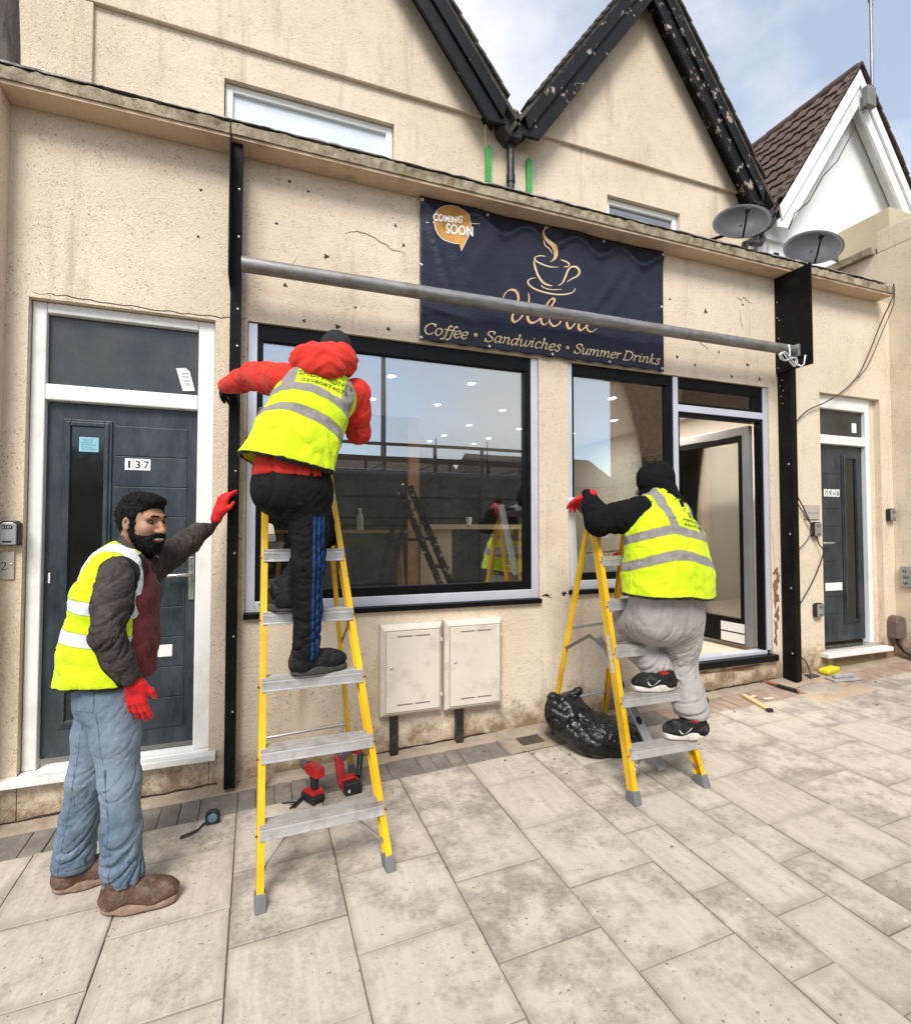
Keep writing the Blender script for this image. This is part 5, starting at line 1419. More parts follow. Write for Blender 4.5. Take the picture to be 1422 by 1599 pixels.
def loft(P, secs, Lat, pw=2.3):
    """secs: (centre, half width, half depth); Lat: lateral direction"""
    d = None
    for i in range(len(secs) - 1):
        c0, a0, b0 = secs[i]; c1, a1, b1 = secs[i+1]
        c0, c1 = A3(c0), A3(c1); ax = c1 - c0; ln = float(np.linalg.norm(ax)); w = ax / ln
        la = A3(Lat); la = la - w * float(la @ w); la /= np.linalg.norm(la); fw = np.cross(w, la)
        q = P - c0; t = np.clip((q @ w) / ln, 0, 1)
        q = q - (t * ln)[:, None] * w
        a = a0 + (a1 - a0) * t; b = b0 + (b1 - b0) * t; m = np.minimum(a, b)
        x, y, z = np.abs(q @ la), np.abs(q @ fw), np.abs(q @ w)
        r = ((x / a) ** pw + (y / b) ** pw + (z / m) ** pw) ** (1 / pw)
        e = (r - 1) * m
        d = e if d is None else smin(d, e, 0.03)
    return d
# gradient noise on arrays
_perm = np.random.default_rng(3).permutation(256); _perm = np.concatenate([_perm, _perm, _perm])
_grad = np.random.default_rng(4).normal(size=(256, 3)); _grad /= np.linalg.norm(_grad, axis=1)[:, None]
def pnoise(p):
    p = np.asarray(p, float); i = np.floor(p).astype(int); f = p - i; i &= 255
    u = f * f * f * (f * (f * 6 - 15) + 10)
    out = 0
    for dx in (0, 1):
        for dy in (0, 1):
            for dz in (0, 1):
                g = _grad[_perm[_perm[_perm[i[:, 0] + dx] + i[:, 1] + dy] + i[:, 2] + dz]]
                d = f - np.array([dx, dy, dz])
                w = (u[:, 0] if dx else 1 - u[:, 0]) * (u[:, 1] if dy else 1 - u[:, 1]) * (u[:, 2] if dz else 1 - u[:, 2])
                out = out + w * (g * d).sum(1)
    return out
def grid_mesh(fn, lo, hi, h):
    lo = np.array(lo, float) - 2 * h; hi = np.array(hi, float) + 2 * h
    n = np.ceil((hi - lo) / h).astype(int) + 1
    ax = [lo[i] + np.arange(n[i]) * h for i in range(3)]
    G = np.stack(np.meshgrid(*ax, indexing='ij'), -1).reshape(-1, 3).astype(np.float32)
    F = fn(G).reshape(tuple(n)).astype(np.float64)
    return surface_nets(F, lo, h)
def vnormals(V, Q):
    n = np.cross(V[Q[:, 2]] - V[Q[:, 0]], V[Q[:, 3]] - V[Q[:, 1]])
    N = np.zeros_like(V)
    for k in range(4): np.add.at(N, Q[:, k], n)
    return N / np.maximum(np.linalg.norm(N, axis=1), 1e-9)[:, None]
def lap(V, Q, n=1, f=0.5):
    for _ in range(n):
        S = np.zeros_like(V); C = np.zeros(len(V))
        for a in range(4):
            for b in ((a + 1) % 4, (a + 3) % 4):
                np.add.at(S, Q[:, a], V[Q[:, b]]); np.add.at(C, Q[:, a], 1)
        V = V + f * (S / C[:, None] - V)
    return V
def folds(V, Q, segs, amp, freq=26.0, around=7.0, slant=0.5, seed=0.0, joint=None, N=None, base=0.45):
    """crease the cloth across each limb; segs: list of (a, b) axes; joint: list of (point, radius, gain)"""
    N = vnormals(V, Q) if N is None else N
    best = np.full(len(V), 1e9); s = np.zeros(len(V)); q = np.zeros_like(V); acc = 0.0
    for a, b in segs:
        a, b = np.array(a, float), np.array(b, float); ab = b - a; L2 = ab @ ab
        t = np.clip((V - a) @ ab / L2, 0, 1); r = V - a - t[:, None] * ab; d = np.linalg.norm(r, axis=1)
        m = d < best; best[m] = d[m]; s[m] = acc + t[m] * math.sqrt(L2); q[m] = r[m]; acc += math.sqrt(L2) + 0.5
    x = np.stack([q[:, 0] * around + seed, q[:, 1] * around + seed * 1.7 + q[:, 2] * 2, s * freq + (q[:, 0] + q[:, 1]) * freq * slant], 1)
    wv = np.stack([pnoise(x * .45 + 9), pnoise(x * .45 + 23), pnoise(x * .45 + 41)], 1) * 1.5
    n = pnoise(x + wv); cr = np.exp(-(n / .065) ** 2)               # narrow valleys between rounded folds
    m2 = pnoise((x + wv) * 1.9 + 5); cr2 = np.exp(-(m2 / .07) ** 2); n2 = pnoise(x * .5 + 3)
    w = np.full(len(V), base)
    for p, rad, g in (joint or []): w = np.maximum(w, g * np.exp(-(np.linalg.norm(V - np.array(p), axis=1) / rad) ** 2))
    return V + N * ((0.30 + 0.9 * n2 - 0.95 * cr - 0.40 * cr2) * amp * w)[:, None]
def soft(name, V, Q, mats, parent, attrs=None, matidx=None):
    me = bpy.data.meshes.new(name)
    me.vertices.add(len(V)); me.vertices.foreach_set('co', V.astype(np.float32).ravel())
    me.loops.add(len(Q) * 4); me.loops.foreach_set('vertex_index', Q.astype(np.int32).ravel())
    me.polygons.add(len(Q)); me.polygons.foreach_set('loop_start', (np.arange(len(Q)) * 4).astype(np.int32))
    me.polygons.foreach_set('loop_total', np.full(len(Q), 4, np.int32))
    me.update(calc_edges=True)
    if not isinstance(mats, (list, tuple)): mats = [mats]
    for m in mats: me.materials.append(m)
    if matidx is not None: me.polygons.foreach_set('material_index', matidx.astype(np.int32))
    me.polygons.foreach_set('use_smooth', np.ones(len(Q), bool))
    for k, v in (attrs or {}).items():
        a = me.attributes.new(k, 'FLOAT', 'POINT'); a.data.foreach_set('value', v.astype(np.float32))
    me.validate()
    o = bpy.data.objects.new(name, me); COL.objects.link(o)
    if parent is not None: under(o, parent)
    return o
def joinVQ(parts):
    V = []; Q = []; o = 0
    for v, q in parts: V.append(v); Q.append(q + o); o += len(v)
    return np.concatenate(V), np.concatenate(Q)

# ------------------------------------------------------------------ things on the pavement
def mat_bag():
    m, nt, b, out = nodes('bin_liner')
    v = coords(nt, False)
    b.inputs['Base Color'].default_value = (0.006, 0.006, 0.007, 1); b.inputs['Roughness'].default_value = 0.30
    d = nd(nt, 'ShaderNodeTexNoise', i_Scale=11.0, i_Detail=3.0, i_Roughness=0.5, i_Distortion=2.0); nt.links.new(v, d.inputs['Vector'])
    bumpn(nt, b, d.outputs['Fac'], 0.45, 0.03)
    return m
def bag():
    c = np.array([2.20, -0.44, 0.0]); g = gz(2.2, -.44)
    def fn(P):
        d = ellip(P, (2.21, -0.48, g + 0.11), (0.20, 0.22, 0.13))
        d = smin(d, ellip(P, (2.06, -0.35, g + 0.20), (0.15, 0.15, 0.14)), 0.10)
        d = smin(d, ellip(P, (2.36, -0.62, g + 0.09), (0.13, 0.13, 0.10)), 0.08)
        d = smin(d, capsule(P, (2.00, -0.36, g + 0.25), (1.93, -0.38, g + 0.34), 0.07, 0.022), 0.05)
        d = smin(d, capsule(P, (2.09, -0.31, g + 0.27), (2.15, -0.36, g + 0.36), 0.06, 0.016), 0.05)
        return smax(d, -(P[:, 2] - g + 0.0) + (P[:, 0] * 0.036 - 2.2 * .036), 0.01)
    V, Q = grid_mesh(fn, (1.80, -0.80, g - 0.02), (2.55, -0.12, g + 0.50), 0.011)
    N = vnormals(V, Q)
    x = V - c
    n1 = pnoise(np.stack([x[:, 0] * 4, x[:, 1] * 4, x[:, 2] * 15 + x[:, 0] * 12 - x[:, 1] * 6], 1)); n2 = pnoise(x * 17 + 3); n3 = pnoise(x * 34)
    wv = np.stack([pnoise(x * 5 + 9), pnoise(x * 5 + 23), pnoise(x * 5 + 41)], 1) * .9
    a1 = pnoise(x * np.array([7, 7, 11]) + wv); a2 = pnoise(x * np.array([15, 15, 22]) + wv * 1.5 + 4); b1 = pnoise(x * 5 + 7)
    V = V + N * (b1 * 0.050 - np.exp(-(a1 / .06) ** 2) * 0.022 - np.exp(-(a2 / .06) ** 2) * 0.005 + 0.010)[:, None]
    V[:, 2] = np.maximum(V[:, 2], gz(0, 0) + .036 * V[:, 0] + .0287 * V[:, 1] + .002)
    o = soft('rubbish_bag', V, Q, mat_bag(), None)
    tag(o, 'shiny black rubbish bag slumped against ladder by the wall', 'rubbish bag')
bag()

RED = M('tool_red', (0.42, 0.010, 0.012), 0.35, var=0.2, vs=12, dirt=(0.10, 0.02, 0.02), dirts=14)
TBLK = M('tool_black', (0.012, 0.012, 0.013), 0.5, var=0.3, vs=20)
TGRY = M('tool_grey', (0.13, 0.12, 0.115), 0.4, 0.5, var=0.2, vs=20)
def drill(loc, rz, label, batt=True, tilt=(0, 0)):
    """cordless drill standing on its battery: x forward is the chuck"""
    r = tag(empty('cordless_drill', loc), label, 'drill', 'cordless drills')
    r.rotation_euler = (tilt[0], tilt[1], rz)
    MB().prism([(-0.055, 0.002), (0.060, 0.002), (0.066, 0.012), (0.066, 0.045), (-0.050, 0.045), (-0.058, 0.035)], -0.040, 0.040).build('battery', TBLK, r, bevel=0.006, seg=3)
    v, f = text_mesh('4', 0.026, 0.001)
    MB().add([(p[0] - .04, -0.0408, p[1] + .014) for p in v], f).build('battery_mark', WPR, r, fix=False)
    v, f = text_mesh('18', 0.015, 0.0005)
    MB().add([(p[0] + .005, -0.0408, p[1] + .014) for p in v], f).build('battery_mark', WPR, r, fix=False)
    MB().prism([(-0.048, 0.046), (0.060, 0.046), (0.058, 0.062), (0.020, 0.074), (-0.040, 0.074)], -0.038, 0.038).build('base_collar', RED, r, bevel=0.006, seg=3)
    MB().prism([(-0.030, 0.072), (0.018, 0.072), (0.030, 0.150), (-0.022, 0.150)], -0.017, 0.017).build('grip', TBLK, r, bevel=0.010, seg=3)
    MB().prism([(-0.065, 0.150), (-0.052, 0.205), (0.045, 0.208), (0.060, 0.196), (0.060, 0.158), (0.030, 0.146), (-0.030, 0.143)], -0.030, 0.030).build('motor_body', RED, r, bevel=0.012, seg=3)
    MB().lathe([(0.0, 0.0605), (0.028, 0.061), (0.029, 0.085), (0.021, 0.090), (0.022, 0.118), (0.012, 0.128), (0.004, 0.130), (0.003, 0.15), (0, 0.15)], (0, 0, 0.178), 16, 'x').build('chuck', TGRY, r, smooth='auto')
    MB().box(0.028, 0.040, -0.008, 0.008, 0.115, 0.142).build('trigger', RED, r, bevel=0.003)
    return r
def slope(): return (0.0287, -0.036)
drill((0.325, -0.395, gz(.325, -.395) + .001), math.radians(120), 'red cordless drill standing on battery under left ladder, nearer the hex keys', tilt=slope())
def angle_drill(loc, rz, label):
    r = tag(empty('cordless_drill', loc), label, 'drill', 'cordless drills'); r.rotation_euler = (0.0287, -0.036, rz)
    # lies on its side: battery towards camera
    MB().prism([(-0.05, 0.0), (0.05, 0.0), (0.056, 0.05), (0.03, 0.075), (-0.05, 0.07)], -0.095, -0.045).build('battery', TBLK, r, bevel=0.008, seg=3)
    v, f = text_mesh('4', 0.03, 0.001)
    MB().add([(p[0] - .035, -0.0958, p[1] + .02) for p in v], f).build('battery_mark', WPR, r, fix=False)
    MB().prism([(-0.055, 0.0), (0.045, 0.0), (0.05, 0.06), (0.02, 0.085), (-0.055, 0.08)], -0.044, 0.01).build('base_collar', RED, r, bevel=0.008, seg=3)
    MB().beam((-0.045, -0.01, 0.03), (-0.055, 0.06, 0.19), 0.05, 0.045).build('motor_body', RED, r, bevel=0.012, seg=3)
    MB().beam((-0.05, 0.05, 0.17), (0.03, 0.07, 0.215), 0.055, 0.055, (0, 1, 0)).build('gear_case', TGRY, r, bevel=0.012, seg=3)
    MB().beam((0.03, 0.07, 0.21), (0.095, 0.075, 0.175), 0.05, 0.05, (0, 1, 0)).build('head', RED, r, bevel=0.012, seg=3)
    MB().tube([(0.09, 0.07, 0.165), (0.075, 0.04, 0.10), (0.05, -0.01, 0.06)], [0.019, 0.018, 0.020], 10).build('grip', TBLK, r, smooth='auto')
    return r
angle_drill((0.545, -0.335, gz(.545, -.335) + .001), math.radians(5), 'red power tool with curved black grip under left ladder')
o = drill((3.40, -0.24, gz(3.40, -.24) + .040), math.radians(60), 'red cordless drill lying on side by shop doorway step')
o.rotation_euler = (math.radians(88), 0, math.radians(150))
drill((3.62, 0.30, ZI + .002), math.radians(200), 'dark cordless drill standing on floor inside shop doorway')
hk = MB()
for a, b in (((0.155, -0.36), (0.235, -0.385)), ((0.195, -0.44), (0.265, -0.345)), ((0.215, -0.44), (0.28, -0.35))):
    hk.tube([(a[0], a[1], gz(*a) + .009), (b[0], b[1], gz(*b) + .010)], 0.0055, 6)
tag(hk.build('drill_bits', TBLK, None), 'loose black drill bits beside the red drill on paving', 'drill bits')
# tape measure
tm_ = tag(empty('tape_measure', (-0.205, -0.405, gz(-.205, -.405))), 'black and chrome tape measure with its tape pulled out on slab', 'tape measure')
MB().prism([(-0.036, 0.002), (0.030, 0.002), (0.038, 0.012), (0.038, 0.052), (0.022, 0.070), (-0.014, 0.072), (-0.036, 0.055)], -0.018, 0.018).build('case', M('tape_case', (0.03, 0.035, 0.04), 0.25, 0.5, var=0.3, vs=20), tm_, bevel=0.006, seg=3)
MB().lathe([(0, -.0195), (.020, -.0195), (.024, -.0181)], (0, 0, .037), 16, 'y').build('badge', M('tape_badge', (0.18, 0.34, 0.42), 0.25, 0.6), tm_, smooth='auto')
tp = [(-0.036, 0.0, 0.006), (-0.05, -0.02, 0.004), (-0.062, -0.05, 0.003), (-0.095, -0.075, 0.003), (-0.145, -0.095, 0.002)]
t = MB(); vs = []; fs = []
for i, p in enumerate(tp):
    vs += [(p[0], p[1] - .008, p[2] + .001 + (-.036*p[0]*-1)), (p[0], p[1] + .004, p[2] + .008)]
    if i: fs.append((2*i-2, 2*i, 2*i+1, 2*i-1))
ob = t.add(vs, fs).build('tape', TBLK, tm_); so = ob.modifiers.new('t', 'SOLIDIFY'); so.thickness = .0015
# hammer
hm = tag(empty('claw_hammer', (4.40, -0.16, gz(4.40, -.16))), 'claw hammer with black and orange handle lying by shop doorway', 'hammer')
hm.rotation_euler = (0.0287, -0.036, 0)
MB().tube([(-0.03, 0.15, 0.022), (-0.012, 0.03, 0.019)], [0.012, 0.013], 10).build('shaft', M('orange_brown', (0.32, 0.11, 0.05), 0.5, var=0.2), hm, smooth='auto')
MB().tube([(-0.012, 0.029, 0.019), (0.0, -0.06, 0.018), (0.014, -0.145, 0.018)], [0.015, 0.016, 0.018], 10).build('grip', TBLK, hm, smooth='auto')
MB().tube([(0.014, -0.1455, 0.018), (0.016, -0.155, 0.018)], [0.017, 0.014], 10).build('butt', MATS['orange_brown'], hm, smooth='auto')
MB().tube([(-0.085, 0.135, 0.024), (-0.06, 0.150, 0.024), (-0.03, 0.155, 0.024), (0.005, 0.16, 0.024), (0.015, 0.162, .024), (0.03, 0.164, 0.024)], [0.004, 0.010, 0.014, 0.012, 0.016, 0.016], 10).build('head', M('rusty_steel', (0.14, 0.08, 0.055), 0.6, 0.5, var=0.3, vs=25), hm, smooth='auto')
# batten and offcuts
bt = tag(empty('timber_batten', (3.875, -0.35, gz(3.875, -.35))), 'short pale timber batten with dark end on slabs by doorway', 'batten')
bt.rotation_euler = (0.0287, -0.036, 0)
MB().beam((0.05, 0.17, 0.012), (-0.042, -0.135, 0.012), 0.045, 0.022).build('wood', M('fresh_pine', (0.62, 0.43, 0.22), 0.6, var=0.12, vs=9), bt, bevel=0.002)
MB().beam((-0.0425, -0.1365, 0.0125), (-0.052, -0.168, 0.0125), 0.046, 0.024).build('black_end', TBLK, bt, bevel=0.002)
for (x, y, l, a, lab) in ((3.98, -0.22, 0.10, 0.3, 'white wood offcut beside the short batten'), (4.07, -0.30, 0.09, -0.2, 'pale thin offcut right of the short batten')):
    o = MB().beam((-l/2, 0, 0), (l/2, 0, 0), 0.03, 0.004, (0, 1, 0)).build('offcut', M('pale_offcut', (0.66, 0.56, 0.42), 0.7, var=0.1), None); o.location = (x, y, gz(x, y) + .005); o.rotation_euler = (0.0287, -0.036, a); tag(o, lab, 'offcut')
# sponge float and trowel
sp = tag(empty('sponge', (5.17, -0.06, gz(5.17, -.06))), 'yellow sponge lying on mortar at foot of right wall', 'sponge')
MB().box(-0.11, 0.11, -0.045, 0.045, 0.016, 0.055).build('foam', M('yellow_foam', (0.72, 0.60, 0.02), 0.9, var=0.15, vs=30, bump=0.4), sp, bevel=0.010, seg=3)
sp.rotation_euler = (0.0, -0.04, 0.15)
MB().box(-0.10, 0.10, -0.04, 0.04, 0.002, 0.015).build('backing', M('sponge_backing', (0.45, 0.36, 0.02), 0.8), sp)
fl_ = tag(empty('plasterers_float', (5.10, -0.235, gz(5.10, -.235))), 'grey mortar covered float lying on paving near right door', 'float')
fl_.rotation_euler = (0.0287, -0.036, -0.2)
MB().box(-0.14, 0.14, -0.06, 0.06, 0.003, 0.020).build('blade', M('mortar_grey', (0.34, 0.335, 0.33), 0.8, var=0.2, vs=16), fl_, bevel=0.004)
MB().box(-0.10, 0.10, -0.020, 0.020, 0.0205, 0.058).build('handle', MATS['mortar_grey'], fl_, bevel=0.012, seg=3)
for i in range(46):                                   # crumbs of mortar, screws, chips
    x = random.choice([random.uniform(3.2, 5.3), random.uniform(4.3, 5.3), random.uniform(1.4, 2.0), random.uniform(-.6, 6)]); y = random.uniform(-.5, -.03) if x > 2.5 else random.uniform(-.75, -.12)
    if i % 6 == 0: y = random.uniform(-1.6, -.4)
    r = random.uniform(.003, .010)
    if i == 0: crumbs = MB()
    z = gz(x, y) + r * .45
    crumbs.tube([(x - r, y, z), (x, y + r * random.uniform(-.3, .3), z + r * .3), (x + r * random.uniform(.6, 1.4), y + r * random.uniform(-1, 1), z)], [r * .45, r * .6, r * .4], 5)
cr = crumbs.build('debris', M('crumb_dark', (0.16, 0.12, 0.09), 0.9, var=0.6, vs=3), None); cr['kind'] = 'stuff'; cr['label'] = 'scattered crumbs of mortar and swarf on the paving'
# spirit level leaning inside the right-hand ladder
sl = tag(empty('spirit_level', (2.32, -0.80, gz(2.32, -.8))), 'grey aluminium spirit level propped through the lower rungs of right ladder', 'spirit level')
bpy.context.view_layer.update()
la, lb = Vector((2.375, -0.93, gz(2.375, -.93) + .02)), Vector((2.18, -0.55, 0.86))
ps = [MB().beam(la, lb, 0.024, 0.055, (0, 1, 0.3)).build('body', M('level_grey', (0.42, 0.43, 0.45), 0.35, 0.6, var=0.12), None, bevel=0.003)]
ax = (lb - la).normalized()
for f in (0.35, 0.62):
    p = la.lerp(lb, f)
    s = Vector((0, 1, .3)); s = (s - ax * s.dot(ax)).normalized(); tt = ax.cross(s)
    c = p - s * 0.0125
    mb = MB(); vs = [c + (ax * math.cos(k*math.pi/8) * .026 + tt * math.sin(k*math.pi/8) * .018) for k in range(16)]
    ps.append(mb.add(vs, [tuple(range(16))]).build('vial_window', TBLK, None))
for o in ps: under(o, sl)
# plain white strip added at the top of the right ladder
ws_ = tag(MB().beam((2.008, -0.50, 1.81), (2.10, -0.40, 1.20), 0.012, 0.055, (0, 1, 0)).build('white_strip', UPVC, None, bevel=.002), 'plain white strip at the top of the shorter ladder', 'trim strip')

# ------------------------------------------------------------------ the street behind the camera (seen in the glass)
van = tag(empty('parked_van', (3.9, -5.95, -0.28)), 'dark grey panel van with roof ladder rack, reflected in shop glass', 'van')
VG = M('graphite_paint', (0.06, 0.064, 0.068), 0.28, var=0.1, vs=2, coat=0.5)
VT = M('van_black', (0.01, 0.01, 0.011), 0.5)
prof = [(-3.0, 0.35), (3.1, 0.35), (3.15, 1.0), (2.55, 1.25), (1.95, 2.05), (1.75, 2.72), (1.4, 2.86), (-2.9, 2.88), (-3.0, 2.7)]
MB().prism(prof, -1.0, 1.0).build('body', VG, van, bevel=0.09, seg=4)
for z in (0.95, 1.92, 2.05, 2.40): MB().box(-2.8, 1.6, 1.002, 1.008, z, z + .018).build('body_crease', VT, van)
MB().box(-0.2, -0.18, 1.002, 1.006, 0.5, 2.6).build('door_gap', VT, van); MB().box(1.3, 1.32, 1.002, 1.006, .5, 2.6).build('door_gap', VT, van)
MB().prism([(1.45, 1.45), (2.25, 1.45), (1.95, 2.05), (1.72, 2.25), (1.45, 2.25)], 1.003, 1.012).build('side_window', DARKGL, van)
for x in (-1.9, 2.1):
    for s in (-1, 1):
        w = MB().lathe([(0.0, -.11), (.20, -.11), (.24, -.09), (.36, -.11), (.37, 0), (.36, .11), (.24, .10), (.2, .11), (0, .11)], (x, s * .93, .37), 24, 'y').build('wheel', VT, van, smooth='auto')
mb = MB()
for z, y in ((3.02, .85), (3.30, .85), (3.02, -.85), (3.30, -.85)): mb.box(-2.8, 1.6, y - .025, y + .025, z, z + .05)
for x in (-2.8, -1.9, -1.0, -.1, .8, 1.55):
    for y in (-.85, .85): mb.box(x, x + .05, y - .02, y + .02, 2.88, 3.3)
    mb.box(x, x + .04, -.85, .85, 3.0, 3.03)
mb.build('roof_rack', M('rack_brown', (0.10, 0.075, 0.055), 0.5, var=0.1), van)
for x in (-.9, .1): MB().tube([(x, .7, 2.9), (x, .7, 3.5)], [.02, .006], 6).build('rack_aerial', VT, van)
FARB = M('far_brick', (0.30, 0.19, 0.11), 0.9, var=0.25, vs=3)
def far_house(x0, x1, y, h, lab, ridge=1.6):
    r = tag(empty('opposite_house', ((x0+x1)/2, y, -0.6)), lab, 'house', 'houses across the street'); bpy.context.view_layer.update()
    ps = [MB().box(x0, x1, y - 5, y, -0.6, h).build('wall', FARB, None),
          MB().prism([(y + .3, h), (y - 2.5, h + ridge), (y - 5.3, h)], x0 - .2, x1 + .2, 'yz').build('roof', TILEM, None)]
    n = max(1, int((x1 - x0) / 1.8))
    for i in range(n):
        for z in ([1.2, h - 1.6] if h > 4 else [1.2]):
            xx = x0 + (x1 - x0) * (i + .5) / n
            ps.append(MB().box(xx - .5, xx + .5, y + .002, y + .06, z, z + 1.3).build('window', UPVC, None)); ps.append(MB().box(xx - .42, xx + .42, y + .061, y + .065, z + .08, z + 1.22).build('pane', DARKGL, None))
    for o in ps: under(o, r)
far_house(-9, -1, -16, 2.9, 'low brick house across the street behind the van tail')
far_house(1, 8, -16, 2.9, 'low brick house across the street behind the van')
far_house(9, 15.2, -16, 3.4, 'brick house across the street left of tall building')
far_house(17.5, 30, -14.5, 9.5, 'tall brick building across the street, reflected in fanlight', 2.0)
lp = tag(empty('street_lamp', (3.0, -9.5, -.4)), 'tall slim street lamp across the road, reflected in window', 'street lamp')
MB().tube([(0, 0, 0), (0, 0, 3), (0, 0, 8.5)], [.09, .07, .05], 10).build('post', M('lamp_grey', (0.2, 0.19, 0.18), 0.5, 0.4), lp, smooth='auto')
MB().box(-.12, .12, 0, .7, 8.5, 8.62).build('lamp_head', MATS['lamp_grey'], lp, bevel=.03)
trr = tag(empty('street_tree', (12.6, -10.6, -.4)), 'leafy street tree across the road, reflected in window', 'tree')
MB().tube([(0, 0, 0), (.05, .03, 1.2), (0, 0, 2.4), (-.1, .1, 3.4)], [.16, .13, .10, .05], 10).tube([(0, 0, 2.2), (.5, .3, 3.0), (.9, .5, 3.6)], [.07, .05, .02], 8).tube([(0, 0, 2.0), (-.6, -.2, 2.8), (-1.0, -.3, 3.5)], [.07, .05, .02], 8).build('trunk', M('bark', (0.10, 0.075, 0.055), 0.9, var=0.3), trr, smooth='auto')
lm = MB(); vs = []; fs = []
rg = np.random.default_rng(5)
cl = [(rg.normal() * .75, rg.normal() * .75, 3.4 + rg.normal() * .55) for _ in range(26)]
for k in range(5200):
    c = cl[k % 26]; p = Vector((c[0] + rg.normal() * .26, c[1] + rg.normal() * .26, c[2] + rg.normal() * .24))
    d = Vector(rg.normal(size=3)).normalized(); e = d.cross(Vector(rg.normal(size=3))).normalized(); s = .05
    o = len(vs); vs += [p - d * s, p + e * s * .5, p + d * s, p - e * s * .5]; fs.append((o, o + 1, o + 2, o + 3))
lm.add(vs, fs); cw = lm.build('crown', M('leaves', (0.075, 0.10, 0.03), 0.7, var=0.4, vs=2), trr, fix=False)

# ------------------------------------------------------------------ people
def fabric(name, col, rough=0.9, var=0.18, vs=9, weave=900, bump=0.15, dirt=None, dirts=6, sheen=0.2, wr=0.0):
    m, nt, b, out = nodes(name)
    v = coords(nt, False)
    c = ramp(nt, noise(nt, v, vs, 6, 0.65), 0.3, 0.7, tuple(x * (1 - var) for x in col), tuple(min(1, x * (1 + var)) for x in col))
    if dirt: c = mix(nt, ramp(nt, noise(nt, v, dirts, 8, 0.7), 0.52, 0.74), c, dirt)
    nt.links.new(c, b.inputs['Base Color']); b.inputs['Roughness'].default_value = rough
    b.inputs['Sheen Weight'].default_value = sheen * (0.0 if max(col) < 0.1 else 0.5); b.inputs['Specular IOR Level'].default_value = 0.12 if max(col) < .1 else .2
    n = bumpn(nt, b, noise(nt, v, weave * .3, 2), bump, 0.003)
    if wr:
        d = nd(nt, 'ShaderNodeTexNoise', i_Scale=14.0, i_Detail=4.0, i_Roughness=0.55, i_Distortion=0.9); nt.links.new(v, d.inputs['Vector'])
        bumpn(nt, b, d.outputs['Fac'], wr, 0.02, n)
    return m
def attr(nt, name):
    a = nd(nt, 'ShaderNodeAttribute', attribute_name=name); return a.outputs['Fac']
def mat_vest(name, silver):
    m, nt, b, out = nodes(name)
    v = coords(nt, False)
    y = ramp(nt, noise(nt, v, 6, 5), 0.3, 0.7, (0.52, 0.69, 0.004), (0.64, 0.82, 0.008))
    y = mix(nt, ramp(nt, noise(nt, v, 13, 8, 0.75), 0.58, 0.80), y, (0.30, 0.37, 0.03))
    s = ramp(nt, noise(nt, v, 22, 5), 0.3, 0.7, tuple(c * .85 for c in silver), tuple(min(1, c * 1.15) for c in silver))
    def step(a, at, w=0.0012):
        r = nd(nt, 'ShaderNodeMapRange', i_1=at - w, i_2=at + w, i_3=1.0, i_4=0.0); nt.links.new(a, r.inputs[0]); return r.outputs[0]
    band = step(attr(nt, 'band'), 0.0)
    edge = mix(nt, step(attr(nt, 'band'), 0.004), y, tuple(c * .45 for c in (0.74, 0.9, 0.02)))
    c = mix(nt, band, edge, s)
    trim = step(attr(nt, 'trim'), 0.009)
    c = mix(nt, trim, c, (0.010, 0.010, 0.010))
    nt.links.new(c, b.inputs['Base Color']); b.inputs['Roughness'].default_value = 0.75; b.inputs['Specular IOR Level'].default_value = 0.25
    b.inputs['Sheen Weight'].default_value = 0.1
    d = nd(nt, 'ShaderNodeTexNoise', i_Scale=9.0, i_Detail=4.0, i_Roughness=0.5, i_Distortion=1.0); nt.links.new(v, d.inputs['Vector'])
    n = bumpn(nt, b, d.outputs['Fac'], 0.5, 0.035)
    bumpn(nt, b, noise(nt, v, 500, 2), 0.08, 0.002, n)
    return m
SKIN = M('skin', (0.37, 0.195, 0.115), 0.5, var=0.12, vs=14, bump=0.12, bs=260)
HAIRM = M('black_hair', (0.006, 0.005, 0.005), 0.6, var=0.4, vs=40, bump=0.7, bs=160, stretch=(1, 1, 3), spec=0.18)
REDG = fabric('red_glove', (0.55, 0.012, 0.016), 0.6, 0.2, 30, 300, 0.3)
BLKG = fabric('black_glove', (0.010, 0.010, 0.011), 0.55, 0.2, 30, 300, 0.3)
def frame3(d, z):
    d = np.array(d, float); d /= np.linalg.norm(d); z = np.array(z, float); z -= d * (z @ d); z /= np.linalg.norm(z)
    return np.stack([d, np.cross(z, d), z])                 # rows: fingers, across, back of hand
